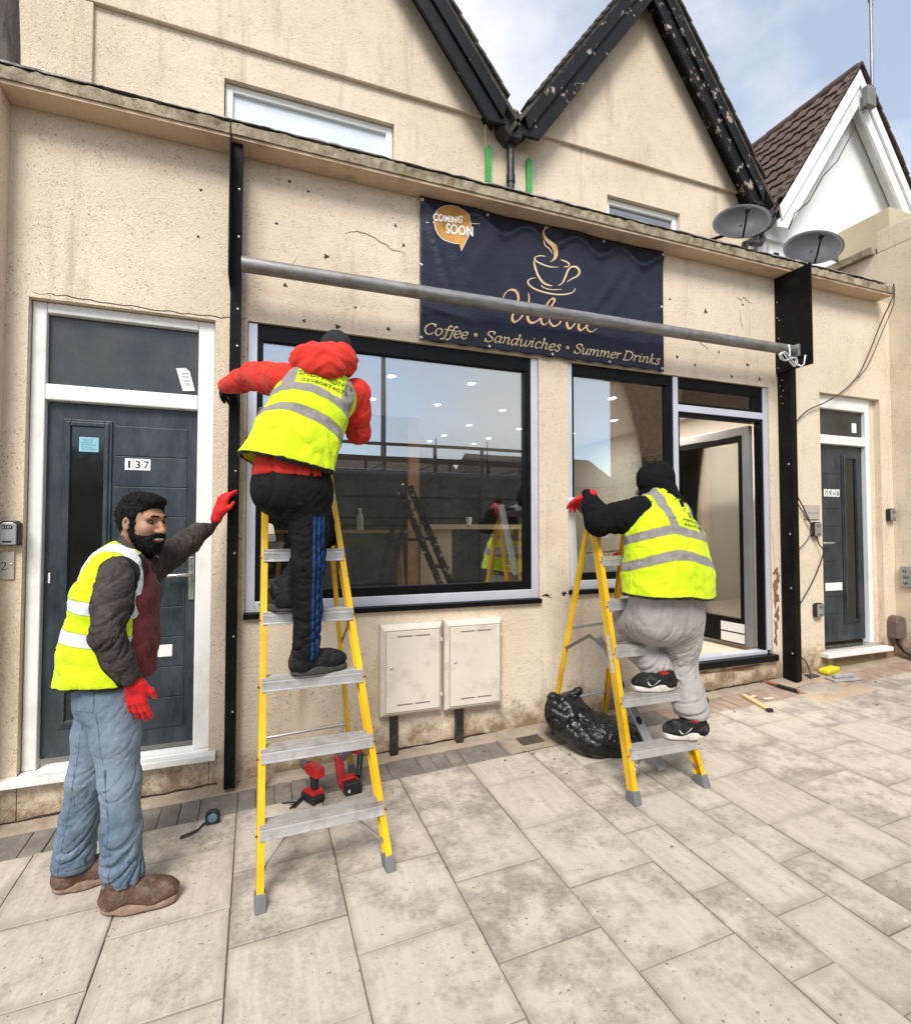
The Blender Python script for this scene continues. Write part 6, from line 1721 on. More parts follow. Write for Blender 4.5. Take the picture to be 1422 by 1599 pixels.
def hand(wrist, d, back, thumb, curls, name, mat, parent, spread=0.10, scale=1.0, cuff=None, thumb_to=None, g=0.0105):
    R = frame3(d, back); W = np.array(wrist, float)
    def fn(P):
        q = ((P - A3(W)) @ A3(R).T) / scale
        dd = rbox(q, (0.050, 0, 0), (0.050, 0.043, 0.016), 0.015)
        dd = smin(dd, ellip(q, (0.03, thumb * 0.026, -0.008), (0.034, 0.022, 0.020)), 0.015)
        dd = smin(dd, capsule(q, (-0.035, 0, 0), (0.01, 0, 0), 0.032, 0.033), 0.02)
        for i, (yo, ln) in enumerate(zip((0.032, 0.011, -0.011, -0.032), (0.074, 0.083, 0.077, 0.060))):
            y = thumb * yo; p = np.array([0.092 - abs(yo) * .12, y, 0.002]); a = 0.0; fg = None
            sp = thumb * yo / 0.032 * spread
            pts = [p]
            for s, f in enumerate((0.45, 0.31, 0.24)):
                a += curls[i] * (0.8, 1.1, 0.8)[s]
                v = np.array([math.cos(a) * math.cos(sp), math.cos(a) * math.sin(sp), -math.sin(a)]); p = p + v * ln * f * 1.08; pts.append(p)
            fg = chain(q, pts, [g * 1.08, g * 1.03, g * .96, g * .86], 0.006)
            dd = smin(dd, fg, 0.004)
        tt = thumb_to if thumb_to is not None else (0.085, thumb * 0.062, -0.026)
        dd = smin(dd, chain(q, [(0.020, thumb * 0.032, -0.006), (0.052, thumb * 0.058, -0.016), tt], [0.014, 0.0125, 0.0095], 0.008), 0.010)
        return dd * scale
    e = 0.20 * scale
    V, Q = grid_mesh(fn, W - e, W + e, 0.0042)
    V = lap(V, Q, 1, 0.3)
    N = vnormals(V, Q); V = V + N * (pnoise(V * 60) * 0.0012)[:, None]
    return soft(name, V, Q, mat, parent)
def vest(name, fn, lo, hi, axis_o, axis, lat, bands, bw, straps, sw, hem, mat, parent, sleeves, segs, cutout=None, h=0.010, arch=0.0, fold=0.006, seed=1.0, straps_from=None, neck=None):
    """fn: body of the vest; hem: (point, normal pointing up); sleeves: sdf used for the armhole binding"""
    hp, hn = hem
    wob = lambda P: 0.007 * np.sin(P[:, 0] * 11 + P[:, 1] * 7 + 1) + 0.003 * np.sin(P[:, 0] * 23 + 1)
    def f2(P):
        d = smax(fn(P), -(plane(P, hp, hn) + wob(P)), 0.004)
        if cutout is not None: d = smax(d, -cutout(P), 0.006)
        if neck is not None: d = smax(d, -neck(P), 0.010)
        d = smax(d, np.minimum(-(fn(P) + 0.018), 0) * 0 + np.minimum(fn(P) * -1 - 0.018, 0.14 - plane(P, hp, hn)), 0.002)
        return d
    V, Q = grid_mesh(f2, lo, hi, h)
    V = lap(V, Q, 1, 0.4)
    V0 = V.copy()
    V = folds(V, Q, segs, fold, 9.0, 6.0, 0.8, seed, None)
    N = vnormals(V, Q)
    V = V + N * ((1 - np.abs(pnoise(V0 * 11 + seed)) * 2.2) * fold * 0.7 + pnoise(V0 * 5 + seed * 2) * fold * 1.6)[:, None]
    P = V0
    ax = np.array(axis, float); ax /= np.linalg.norm(ax); la = np.array(lat, float); la -= ax * (la @ ax); la /= np.linalg.norm(la)
    q = P - np.array(axis_o, float); hh = q @ ax; ll = q @ la
    hh = hh + arch * ll * ll + 0.006 * np.sin(ll * 17 + 1)
    band = np.min([np.abs(hh - b) - bw / 2 for b in bands], axis=0)
    for s in straps:
        band = np.minimum(band, np.maximum(np.abs(ll - s) - sw / 2, (straps_from if straps_from is not None else max(bands)) - hh))
    trim = plane(P.astype(np.float32), hp, hn) + wob(P) - 0.001
    trim = np.minimum(trim, sleeves(P.astype(np.float32)) - 0.002)
    if cutout is not None: trim = np.minimum(trim, np.abs(cutout(P.astype(np.float32))) + 0.001)
    o = soft(name, V, Q, mat, parent, {'band': band, 'trim': trim})
    return o
def print_on(target, words, O, Rv, Uv, D, mat, name, parent):
    me = target.data
    bvh = BVHTree.FromPolygons([v.co.copy() for v in me.vertices], [tuple(p.vertices) for p in me.polygons])
    O, Rv, Uv, D = Vector(O), Vector(Rv).normalized(), Vector(Uv).normalized(), Vector(D).normalized()
    mb = MB()
    for s, u0, v0, size, width in words:
        if isinstance(s, str):
            v, f = text_mesh(s, size, size * 0.012); mx = min(p[0] for p in v); w = max(p[0] for p in v) - mx; k = width / w
            pts = [(u0 + (p[0] - mx) * k, v0 + p[1]) for p in v]
        else: pts, f = s
        out = []
        for a, b in pts:
            hit = bvh.ray_cast(O + Rv * a + Uv * b - D * 0.4, D)
            p = hit[0] if hit[0] is not None else O + Rv * a + Uv * b
            out.append(p - D * 0.0035)
        mb.add(out, f)
    o = mb.build(name, mat, None, fix=False); under(o, parent); return o
def shoe(ank, toe_dir, sole_z, L, W, name, mats, parent, boot=0.0, kind='boot'):
    """upper and sole. ank: ankle centre; toe_dir: horizontal direction of the toes"""
    t = np.array([toe_dir[0], toe_dir[1], 0.0]); t /= np.linalg.norm(t); l = np.array([-t[1], t[0], 0.0]); u = np.array([0, 0, 1.0])
    R = np.stack([t, l, u]); O = np.array([ank[0], ank[1], sole_z])
    def up(P):
        q = (P - A3(O)) @ A3(R).T
        d = ellip(q, (L * .52, 0, 0.052), (L * .26, W * .50, 0.042))
        d = smin(d, rbox(q, (L * .20, 0, 0.050), (L * .34, W * .44, 0.034), 0.03), 0.05)
        d = smin(d, capsule(q, (-.02, 0, 0.055), (0.0, 0, 0.105 + boot), 0.048, 0.050), 0.045)
        d = smin(d, capsule(q, (L * .14, 0, 0.085), (L * .40, 0, 0.060), 0.036, 0.030), 0.04)
        return smax(d, -(q[:, 2] - 0.022), 0.006)
    def so(P):
        q = (P - A3(O)) @ A3(R).T
        hgt = 0.016 if kind == 'boot' else 0.019
        d = rbox(q, (L * .03, 0, hgt), (L * .25, W * .49, hgt - .001), 0.010)
        d = smin(d, rbox(q, (L * .42, 0, hgt), (L * .345, W * .56, hgt - .001), 0.010), 0.03)
        # round the toe
        d = smax(d, np.sqrt(((q[:, 0] - L * .48) / (L * .33)) ** 2 + (q[:, 1] / (W * .60)) ** 2) * .1 - .1 if False else ellip(q, (L * .30, 0, 0.0), (L * .54, W * .64, 0.2)), 0.02)
        return smax(d, -q[:, 2], 0.003)
    lo = O - np.array([L, L, 0.01]); hi = O + np.array([L, L, 0.19 + boot])
    V, Q = grid_mesh(up, lo, hi, 0.0055); V = lap(V, Q, 2, 0.4)
    N = vnormals(V, Q); V = V + N * (pnoise(V * 38) * 0.004 + (1 - np.abs(pnoise(V * np.array([22, 22, 40]))) * 2) * 0.0018)[:, None]
    o = soft(name, V, Q, mats[0], parent)
    V, Q = grid_mesh(so, lo, hi, 0.0055); V = lap(V, Q, 1, 0.3)
    soft('sole', V, Q, mats[1], o)
    return o

def strands(name, V, Q, n, ln, w, dirf, mat, parent, lift):
    """short hairs lying on a surface: breaks up its outline"""
    N = vnormals(V, Q); rg = np.random.default_rng(len(V))
    k = rg.integers(0, len(V), n); P = V[k]; Nn = N[k]
    T = dirf(P, Nn) + rg.normal(size=(n, 3)) * .35
    T = T - Nn * (T * Nn).sum(1)[:, None] * .8; T /= np.linalg.norm(T, axis=1)[:, None]
    S = np.cross(T, Nn); S /= np.maximum(np.linalg.norm(S, axis=1), 1e-6)[:, None]
    l = ln * rg.uniform(.5, 1.2, n)[:, None]; h = lift * rg.uniform(.3, 1.5, n)[:, None]
    A = P - Nn * .002; B = P + T * l * .5 + Nn * h; C_ = P + T * l + Nn * h * .8
    vv = np.stack([A - S * w, A + S * w, B + S * w * .8, B - S * w * .8, C_ + S * w * .2, C_ - S * w * .2], 1).reshape(-1, 3)
    b = np.arange(n)[:, None] * 6
    qq = np.concatenate([b + np.array([[0, 1, 2, 3]]), b + np.array([[3, 2, 4, 5]])])
    return soft(name, vv, qq, mat, parent)
# ---- head shared by all: local axes forward, left, up
def head_fn(q):
    d = ellip(q, (-0.008, 0, 0.035), (0.098, 0.077, 0.098))
    d = smin(d, ellip(q, (0.030, 0, -0.045), (0.064, 0.058, 0.070)), 0.045)
    d = smin(d, ellip(q, (0.062, 0, -0.088), (0.030, 0.030, 0.026)), 0.03)
    for s in (-1, 1):
        d = smin(d, ellip(q, (0.066, s * 0.040, -0.020), (0.026, 0.028, 0.026)), 0.022)
        d = smin(d, capsule(q, (0.082, s * 0.050, 0.030), (0.093, s * 0.012, 0.034), 0.011, 0.012), 0.016)
        d = smax(d, -ellip(q, (0.100, s * 0.033, 0.012), (0.022, 0.022, 0.013)), 0.010)
    d = smin(d, chain(q, [(0.092, 0, 0.022), (0.106, 0, -0.004), (0.118, 0, -0.026)], [0.010, 0.011, 0.0145], 0.008), 0.010)
    for s in (-1, 1): d = smin(d, ellip(q, (0.104, s * 0.014, -0.031), (0.013, 0.009, 0.009)), 0.007)
    d = smin(d, capsule(q, (-0.035, 0, -0.06), (-0.050, 0, -0.17), 0.056, 0.060), 0.03)
    d = smin(d, capsule(q, (0.086, -0.018, -0.066), (0.086, 0.018, -0.066), 0.010), 0.012)
    for s in (-1, 1):
        e = ellip(q, (-0.004, s * 0.080, 0.000), (0.021, 0.009, 0.033))
        e = smax(e, -ellip(q, (0.004, s * 0.090, 0.002), (0.010, 0.007, 0.017)), 0.004)
        d = smin(d, e, 0.006)
    return d
def person(name, label, head_c, fwd, body_fn, lo, hi, parts_mat):
    """one body mesh: fine head, coarser limbs inside the clothes"""
    f = np.array(fwd, float); f /= np.linalg.norm(f); l = np.cross([0, 0, 1.0], f); l /= np.linalg.norm(l); u = np.cross(f, l)
    R = np.stack([f, l, u]); C = np.array(head_c, float)
    V1, Q1 = grid_mesh(lambda P: head_fn((P - A3(C)) @ A3(R).T), C - 0.19, C + 0.16, 0.0042)
    V2, Q2 = grid_mesh(body_fn, lo, hi, 0.016)
    V, Q = joinVQ([(lap(V1, Q1, 1, 0.3), Q1), (V2, Q2)])
    o = soft(name, V, Q, parts_mat, None)
    tag(o, label, 'person', 'shopfitters in yellow vests')
    return o, R, C

# =================================================== bearded man holding the rail
def man_one():
    rs, re_, rw = (-0.548, -0.985, 1.405), (-0.570, -1.060, 1.160), (-0.478, -1.010, 0.950)
    ls, le, lw = (-0.470, -0.675, 1.415), (-0.345, -0.405, 1.530), (-0.212, -0.185, 1.690)
    hr, hl, kr, kl, ar, al = (-0.575, -0.935, 0.90), (-0.640, -0.775, 0.88), (-0.535, -0.935, 0.51), (-0.700, -0.755, 0.485), (-0.520, -0.930, 0.11), (-0.762, -0.705, 0.10)
    Lat = (0.29, 0.957, 0.0); F = (0.957, -0.29, 0.0)
    def body(P):
        d = loft(P, [((-0.605, -0.855, .90), .14, .10), ((-0.59, -.85, 1.1), .13, .10), ((-0.55, -.845, 1.33), .15, .10), ((-0.53, -.84, 1.45), .06, .06)], Lat)
        for pts in ([hr, kr, ar], [hl, kl, al]): d = smin(d, chain(P, pts, [.08, .055, .04]), .04)
        for pts in ([rs, re_, rw], [ls, le, lw]): d = smin(d, chain(P, pts, [.045, .036, .028]), .03)
        return d
    p, R, C = person('person', 'bearded man in grey jacket and jeans holding the black rail by the door', (-0.487, -0.842, 1.622), (0.80, -0.60, -0.05), body, (-.95, -1.2, 0.0), (-.1, -.1, 1.55), SKIN)
    def loc(a): return C + np.array(a) @ R
    tl = lambda P: (P - A3(C)) @ A3(R).T
    # hair
    def hair(P):
        q = tl(P)
        d = ellip(q, (-0.012, 0, 0.038), (0.103, 0.083, 0.103))
        d = smin(d, ellip(q, (0.048, 0, 0.105), (0.052, 0.058, 0.024)), 0.03)
        cut = (q[:, 0] - 0.088) * 0.62 - (q[:, 2] - 0.082) * 0.785
        cut = np.maximum(cut, -0.03 - q[:, 2] - 0.9 * np.maximum(-q[:, 0] - .03, 0) * 0.0 - 0.03)
        ear = np.minimum(np.abs(q[:, 0] + .004) - .026, 0.03 - np.abs(q[:, 1])) * 0 + ellip(q, (0.0, 0.085, -.008), (.026, .02, .036))
        ear = np.minimum(ear, ellip(q, (0.0, -0.085, -.008), (.026, .02, .036)))
        side = smax(rbox(q, (0.018, 0, 0.012), (0.016, 0.082, 0.045), 0.008), ellip(q, (-.008, 0, .03), (.1, .0815, .11)), .004)
        return smin(smax(smax(d, cut, 0.012), -ear, 0.006), side, .008)
    V, Q = grid_mesh(hair, C - .16, C + .18, .0045)
    N = vnormals(V, Q); V = V + N * ((1 - np.abs(pnoise(V * np.array([40, 40, 26]))) * 2) * .005 + pnoise(V * 90) * .003)[:, None]
    soft('hair', V, Q, HAIRM, p); strands('hair_strands', V, Q, 2600, .022, .0016, lambda P, N: -R[0] * .7 - R[2] * .45, HAIRM, p, .004)
    def beard(P):
        q = tl(P)
        d = ellip(q, (0.032, 0, -0.052), (0.069, 0.063, 0.073))
        d = smin(d, ellip(q, (0.064, 0, -0.102), (0.034, 0.037, 0.036)), 0.04)
        top = q[:, 2] + 0.042 + 0.55 * np.maximum(0.055 - q[:, 0], -0.1) * 0 - 0.9 * np.maximum(0.02 - q[:, 0], 0)
        d = smax(d, top + 0.0, 0.012)
        d = smax(d, 0.0 - q[:, 0], 0.012)
        d = smax(d, -ellip(q, (0.106, 0, -0.069), (0.034, 0.030, 0.0145)), 0.004)
        for s in (-1, 1):
            d = smin(d, chain(q, [(0.110, 0, -0.043), (0.102, s * 0.022, -0.046), (0.088, s * 0.038, -0.062)], [0.007, 0.0065, 0.006], 0.006), 0.006)
            d = smin(d, smax(ellip(q, (0.014, s * .060, -.03), (.018, .016, .05)), -.1 - q[:, 2], .01), .01)
        return d
    V, Q = grid_mesh(beard, C - .20, C + .14, .0042)
    N = vnormals(V, Q); V = V + N * (pnoise(V * 70) * .006 + pnoise(V * 130) * .003)[:, None]
    soft('beard', V, Q, HAIRM, p); strands('beard_strands', V, Q, 1800, .012, .0014, lambda P, N: R[0] * .35 - R[2] * .8, HAIRM, p, .003)
    # eyes, brows, mouth
    eb = []
    for s in (-1, 1):
        eb.append(grid_mesh(lambda P, s=s: chain(tl(P), [(0.084, s * .054, 0.031), (0.099, s * .034, 0.037), (0.106, s * .014, 0.036)], [.003, .0055, .005], .004), C - .16, C + .16, .0045))
    V, Q = joinVQ(eb); soft('eyebrows', V, Q, HAIRM, p)
    EYE = M('eye_white', (0.16, 0.12, 0.10), 0.25, var=0.05); IRIS = M('dark_iris', (0.012, 0.008, 0.006), 0.2)
    for s in (-1, 1):
        o = MB().lathe([(0, -.009), (.0065, -.0065), (.0092, 0), (.0065, .0065), (0, .009)], (0, 0, 0), 14).build('eye', EYE, None, smooth=True); o.location = loc((.0815, s * .033, .011)); under(o, p)
        o = MB().lathe([(0, -.006), (.0045, -.004), (.006, 0), (.0045, .004), (0, .006)], (0, 0, 0), 12).build('iris', IRIS, None, smooth=True); o.location = loc((.0895, s * .033, .0105)); under(o, p)
    V, Q = grid_mesh(lambda P: smax(ellip(tl(P), (.088, 0, -.069), (.018, .028, .013)), -.5 + 0 * P[:, 0], .001), C - .15, C + .15, .004); soft('mouth', V, Q, M('lip', (0.26, 0.085, 0.07), 0.45), p)
    V, Q = grid_mesh(lambda P: rbox(tl(P), (.101, 0, -.0645), (.007, .021, .0050), .003), C - .15, C + .15, .003); soft('teeth', V, Q, M('teeth', (0.75, 0.70, 0.62), 0.35, var=.04), p)
    # shirt showing in front
    SH = fabric('maroon_shirt', (0.115, 0.022, 0.026), 0.9, 0.35, 14, wr=0.3)
    secs = [((-0.545, -0.872, .955), .130, .125), ((-0.535, -.868, 1.12), .128, .120), ((-0.52, -.86, 1.30), .125, .105), ((-0.51, -.85, 1.42), .06, .07)]
    V, Q = grid_mesh(lambda P: smax(loft(P, secs, Lat), -(P[:, 2] - .945), .01), (-.8, -1.1, .90), (-.3, -.65, 1.55), .011); V = folds(V, Q, [(secs[0][0], secs[2][0])], .012, 14, 7, .8, 3.)
    soft('shirt', V, Q, SH, p)
    # jacket
    JK = fabric('charcoal_jacket', (0.055, 0.047, 0.044), 0.9, 0.25, 10, wr=0.8, dirt=(0.10, 0.085, 0.075), dirts=12)
    rsl = lambda P: chain(P, [rs, lerp(rs, re_, .5), re_, lerp(re_, rw, .5), rw], [.064, .060, .056, .052, .044], .03)
    lsl = lambda P: chain(P, [ls, lerp(ls, le, .5), le, lerp(le, lw, .5), lw], [.076, .068, .062, .053, .042], .03)
    js = [((-0.592, -.855, .985), .158, .125), ((-0.585, -.85, 1.13), .152, .125), ((-0.562, -.845, 1.29), .168, .125), ((-0.542, -.84, 1.405), .165, .105), ((-0.530, -.84, 1.47), .075, .070)]
    def jacket(P):
        d = loft(P, js, Lat)
        d = smin(d, rsl(P), .05); d = smin(d, lsl(P), .05)
        d = smin(d, capsule(P, (-.535, -.84, 1.45), (-.515, -.845, 1.515), .078, .072), .02)       # collar
        d = smax(d, -capsule(P, (-.505, -.845, 1.49), (-.48, -.845, 1.60), .060, .075), .008)
        # open front
        q = P - A3((-0.50, -0.87, 1.2)); fr = q @ A3(F); la = q @ A3(Lat)
        d = smax(d, -np.maximum(-(fr - 0.010), np.abs(la + .040) - .078), .012)
        d = smax(d, -capsule(P, lerp(re_, rw, 1.02), lerp(re_, rw, 1.4), .043, .043), .004); d = smax(d, -capsule(P, lerp(le, lw, 1.03), lerp(le, lw, 1.4), .036, .036), .004)
        return d
    V, Q = grid_mesh(jacket, (-.85, -1.2, .83), (-.12, -.08, 1.62), .0076); V = lap(V, Q, 1, .4)
    V = folds(V, Q, [(rs, re_), (re_, rw), (ls, le), (le, lw), (js[0][0], js[3][0])], .014, 17, 7, .6, 1.3, [(re_, .13, 1.3), (rw, .10, 1.0), (le, .12, 1.1), (ls, .12, 1.0)])
    soft('jacket', V, Q, JK, p)
    # vest
    vs_ = [((-0.612, -.860, .935), .182, .178), ((-0.606, -.857, 1.10), .172, .150), ((-0.580, -.85, 1.28), .180, .138), ((-0.550, -.842, 1.405), .170, .118), ((-0.538, -.84, 1.475), .085, .085)]
    def vcut(P):      # open front and neck; negative = kept
        q = P - A3((-0.50, -0.87, 1.2)); fr = q @ A3(F); la = q @ A3(Lat)
        return -np.maximum(np.maximum(-(fr - 0.030), np.abs(la - 0.035) - .115), -.3)
    vcut2 = lambda P: np.maximum(vcut(P), -1.0)
    def cutfn(P):
        q = P - A3((-0.50, -0.87, 1.2)); fr = q @ A3(F); la = q @ A3(Lat)
        return np.maximum(-(fr - 0.045), np.abs(la - 0.045) - .115)
    v = vest('hi_vis_vest', lambda P: loft(P, vs_, Lat, 2.4), (-.95, -1.15, .88), (-.28, -.55, 1.58), (-.615, -.85, .92), (.16, 0, .987), Lat, (.335, .205), .05, (-.105, .105), .05, ((-.62, -.86, .935), (-.06, .0, 1)), mat_vest('vest_yellow_bright_tape', (0.60, 0.63, 0.68)), p,
         lambda P: np.minimum(rsl(P), lsl(P)) , [(vs_[0][0], vs_[3][0])], cutout=cutfn, fold=.011, seed=2.2,
         neck=lambda P: capsule(P, (-.515, -.843, 1.46), (-.485, -.845, 1.62), .080, .095))
    # jeans
    def mat_jeans():
        m, nt, b, out = nodes('faded_denim'); v_ = coords(nt, False)
        c = ramp(nt, noise(nt, v_, 5, 7, .7), .32, .68, (0.060, 0.095, 0.145), (0.20, 0.255, 0.315))
        c = mix(nt, ramp(nt, noise(nt, v_, 12, 8, .75), .60, .75), c, (0.13, 0.12, 0.11))
        fd = attr(nt, 'fade'); c = mix(nt, fd, c, (0.30, 0.36, 0.42))
        sm = nd(nt, 'ShaderNodeMapRange', i_1=-.001, i_2=.0022, i_3=.75, i_4=0.0); nt.links.new(attr(nt, 'seam'), sm.inputs[0]); c = mix(nt, sm.outputs[0], c, (0.03, 0.042, 0.06))
        nt.links.new(c, b.inputs['Base Color']); b.inputs['Roughness'].default_value = .9; b.inputs['Specular IOR Level'].default_value = .2
        n = bumpn(nt, b, noise(nt, v_, 420, 2), .25, .003)
        d = nd(nt, 'ShaderNodeTexNoise', i_Scale=20.0, i_Detail=4.0, i_Distortion=.8); nt.links.new(v_, d.inputs['Vector']); bumpn(nt, b, d.outputs['Fac'], .35, .015, n)
        return m
    def jeans(P):
        d = loft(P, [((-.605, -.855, .86), .142, .114), ((-.610, -.855, 1.0), .138, .110)], Lat)
        a = chain(P, [hr, lerp(hr, kr, .5), kr, lerp(kr, ar, .5), ar], [.096, .089, .076, .073, .080], .03)
        b = chain(P, [hl, lerp(hl, kl, .5), kl, lerp(kl, al, .5), al], [.095, .087, .074, .072, .078], .03)
        d = smin(smin(d, a, .045), smin(d, b, .045), .012)
        return smax(d, -np.maximum(P[:, 2] - (.085 + .05 * (P[:, 0] + .52)), -1) , .006)
    V, Q = grid_mesh(jeans, (-.92, -1.1, .04), (-.36, -.55, 1.03), .0072); V = lap(V, Q, 1, .4)
    V1 = folds(V, Q, [(hr, kr), (kr, ar), (hl, kl), (kl, al)], .014, 13, 6, .55, 4.4, [(ar, .22, 1.5), (al, .22, 1.5), (kr, .10, .8), (kl, .10, .8), (hr, .12, .7)], base=.2)
    fade = np.clip(.42 * np.exp(-((V[:, 2] - .62) / .2) ** 2) + 8 * np.einsum('ij,ij->i', V1 - V, vnormals(V, Q)), 0, .75)
    Fv = np.array(F); seam = np.full(len(V), .1)
    for a, b in ((hr, kr), (kr, ar), (hl, kl), (kl, al)):
        a, b = np.array(a), np.array(b); ab = b - a; t = np.clip((V - a) @ ab / (ab @ ab), 0, 1); q = V - a - t[:, None] * ab
        near = np.linalg.norm(q, axis=1) < .125
        seam = np.where(near & (q @ np.array(Lat) < 0), np.minimum(seam, np.abs(q @ Fv + .012) - .0016), seam)
    hm = np.minimum(np.abs(V[:, 2] - (.085 + .05 * (V[:, 0] + .52)) - .026) - .0018, 1)
    pk = V - np.array([-.655, -.955, .93]); pu, pw_ = pk @ Fv, pk[:, 2]
    pocket = np.abs(np.maximum(np.abs(pu) - .055, np.abs(pw_ + .02) - .065)) - .0018
    pocket = np.where(pk @ np.array(Lat) < .06, pocket, .1)
    soft('jeans', V1, Q, mat_jeans(), p, {'fade': fade, 'seam': np.minimum(np.minimum(seam, hm), pocket)})
    BOOT = fabric('brown_leather', (0.105, 0.062, 0.042), 0.5, 0.5, 16, 200, 0.25, (0.26, 0.195, 0.145), 13, 0.0, .7); SOLE = M('tan_sole', (0.25, 0.17, 0.115), 0.8, var=0.3, vs=25)
    shoe((ar[0] - .015, ar[1] - .01), (1, -.08), gz(-.42, -.93) + .0035, .305, .112, 'boot', (BOOT, SOLE), p, .03)
    shoe((al[0] - .01, al[1]), (1, .18), gz(-.70, -.68) + .0035, .300, .110, 'boot', (BOOT, SOLE), p, .03)
    hand(rw, (.14, .06, -.98), (-.30, -.95, -.08), 1, (.14, .18, .22, .28), 'red_glove', REDG, p, .12, g=.0102)
    hand(lw, (.30, .05, .95), (-.72, -.66, .22), -1, (.28, .50, .62, .70), 'red_glove', REDG, p, .12, g=.0102)
    return p
man_one()

# =================================================== man in red hoodie on the left ladder
def man_two():
    pel = (.153, -.985, 1.86)
    ls, le, lw = (.120, -.820, 2.345), (-.020, -.560, 2.425), (-.172, -.290, 2.425)
    rs, re_, rw = (.490, -.795, 2.325), (.528, -.690, 2.125), (.475, -.40, 2.28)
    hl, hr = (.085, -.965, 1.79), (.235, -.975, 1.78)
    kr, ar = (.232, -1.005, 1.415), (.232, -.970, 1.010)
    kl, al = (.350, -.735, 1.585), (.118, -.905, 1.300)
    Lat = (1, .06, -.08)
    def body(P):
        d = loft(P, [((.155, -.975, 1.80), .14, .10), ((.21, -.93, 2.05), .13, .09), ((.29, -.83, 2.30), .15, .09), ((.33, -.79, 2.40), .06, .06)], Lat)
        for pts in ([hr, kr, ar], [hl, kl, al]): d = smin(d, chain(P, pts, [.08, .055, .038]), .04)
        for pts in ([rs, re_, rw], [ls, le, lw]): d = smin(d, chain(P, pts, [.045, .036, .028]), .03)
        return d
    p, R, C = person('person', 'worker in red hoodie and black tracksuit bottoms standing on the taller ladder', (.392, -.735, 2.520), (.25, .93, -.28), body, (-.3, -1.2, .9), (.75, -.15, 2.5), SKIN)
    tl = lambda P: (P - A3(C)) @ A3(R).T
    V, Q = grid_mesh(lambda P: smax(ellip(tl(P), (-.008, 0, .035), (.112, .090, .112)), -(tl(P)[:, 2] + .035 + .25 * tl(P)[:, 0]), .01), C - .17, C + .17, .006)
    V = V + vnormals(V, Q) * (pnoise(V * 25) * .004)[:, None]
    soft('beanie', V, Q, fabric('charcoal_knit', (0.030, 0.031, 0.033), .95, .25, 30, 260, .6), p)
    RH = fabric('red_hoodie', (0.62, 0.035, 0.022), 0.95, 0.18, 7, 700, .2, wr=0.35, dirt=(0.45, 0.05, 0.035), dirts=9)
    rsl = lambda P: chain(P, [rs, lerp(rs, re_, .5), re_, lerp(re_, rw, .5), rw], [.078, .066, .058, .052, .043], .03)
    lsl = lambda P: chain(P, [ls, lerp(ls, le, .5), le, lerp(le, lw, .5), lw], [.086, .080, .070, .060, .043], .03)
    secs = [((.150, -.985, 1.865), .174, .138), ((.185, -.955, 1.98), .160, .128), ((.235, -.90, 2.16), .160, .120), ((.290, -.83, 2.30), .170, .104), ((.325, -.80, 2.40), .085, .08)]
    hoodc = (.305, -.885, 2.455)
    def hoodie(P):
        d = loft(P, secs, Lat); d = smin(d, rsl(P), .05); d = smin(d, lsl(P), .05)
        return smax(d, -(plane(P, (.15, -.98, 1.825), (.06, .12, 1)) ), .008)
    V, Q = grid_mesh(hoodie, (-.30, -1.22, 1.74), (.72, -.20, 2.58), .0088); V = lap(V, Q, 1, .4)
    V = folds(V, Q, [(rs, re_), (re_, rw), (ls, le), (le, lw), (secs[0][0], secs[3][0])], .014, 15, 6, .7, 7.1, [(re_, .13, 1.2), (lw, .12, 1.1), (le, .14, 1.2), (ls, .12, .9), (secs[0][0], .16, 1.2)])
    o = soft('hoodie', V, Q, RH, p)
    def hood(P):
        q = P - A3(hoodc)
        d = ellip(P, hoodc, (.140, .074, .074))
        d = smin(d, ellip(P, (.255, -.862, 2.425), (.100, .066, .055)), .05)
        d = smin(d, ellip(P, (.395, -.82, 2.475), (.085, .10, .085)), .05)
        d = smin(d, ellip(P, (.300, -.935, 2.395), (.095, .04, .045)), .05)
        d = smax(d, -ellip(P, (.375, -.74, 2.60), (.12, .13, .15)), .02)
        return d
    V, Q = grid_mesh(hood, (.05, -1.05, 2.25), (.60, -.62, 2.62), .0085); V = lap(V, Q, 1, .4); N = vnormals(V, Q)
    x = V - np.array(hoodc)
    V = V + N * ((1 - np.abs(pnoise(np.stack([x[:, 0] * 7 + 1, x[:, 1] * 9, x[:, 2] * 26 + np.abs(x[:, 0]) * 16], 1))) * 2.4) * .015 + pnoise(x * 20) * .006)[:, None]
    soft('hood', V, Q, RH, p)
    # vest
    vsec = [((.125, -.995, 1.86), .228, .172), ((.175, -.965, 2.00), .190, .152), ((.233, -.905, 2.17), .180, .138), ((.292, -.835, 2.305), .178, .118), ((.325, -.80, 2.415), .10, .10)]
    v = vest('hi_vis_vest', lambda P: loft(P, vsec, Lat, 2.5), (-.20, -1.28, 1.72), (.62, -.62, 2.56), pel, (.291, .318, .901), Lat, (.385, .245), .055, (-.155, .135), .055, ((.13, -.99, 1.895), (.16, .05, 1)), mat_vest('vest_yellow_grey_tape', (0.235, 0.215, 0.20)), p,
         lambda P: np.minimum(rsl(P), lsl(P)), [(vsec[0][0], vsec[3][0])], fold=.013, seed=5.5, arch=1.1)
    nrm = Vector((.10, .97, -.22)); Rv = Vector((.98, -.10, -.16)); Uv = Rv.cross(nrm) * 1.0
    print_on(v, [('02080874075', -.105, -.028, .034, .225), ('SHOPFRONTS', -.125, .012, .036, .265)], (.300, -1.0, 2.325), Rv, -Uv if Uv.z < 0 else Uv, nrm, M('faded_print', (0.13, 0.15, 0.02), .8), 'vest_lettering', p)
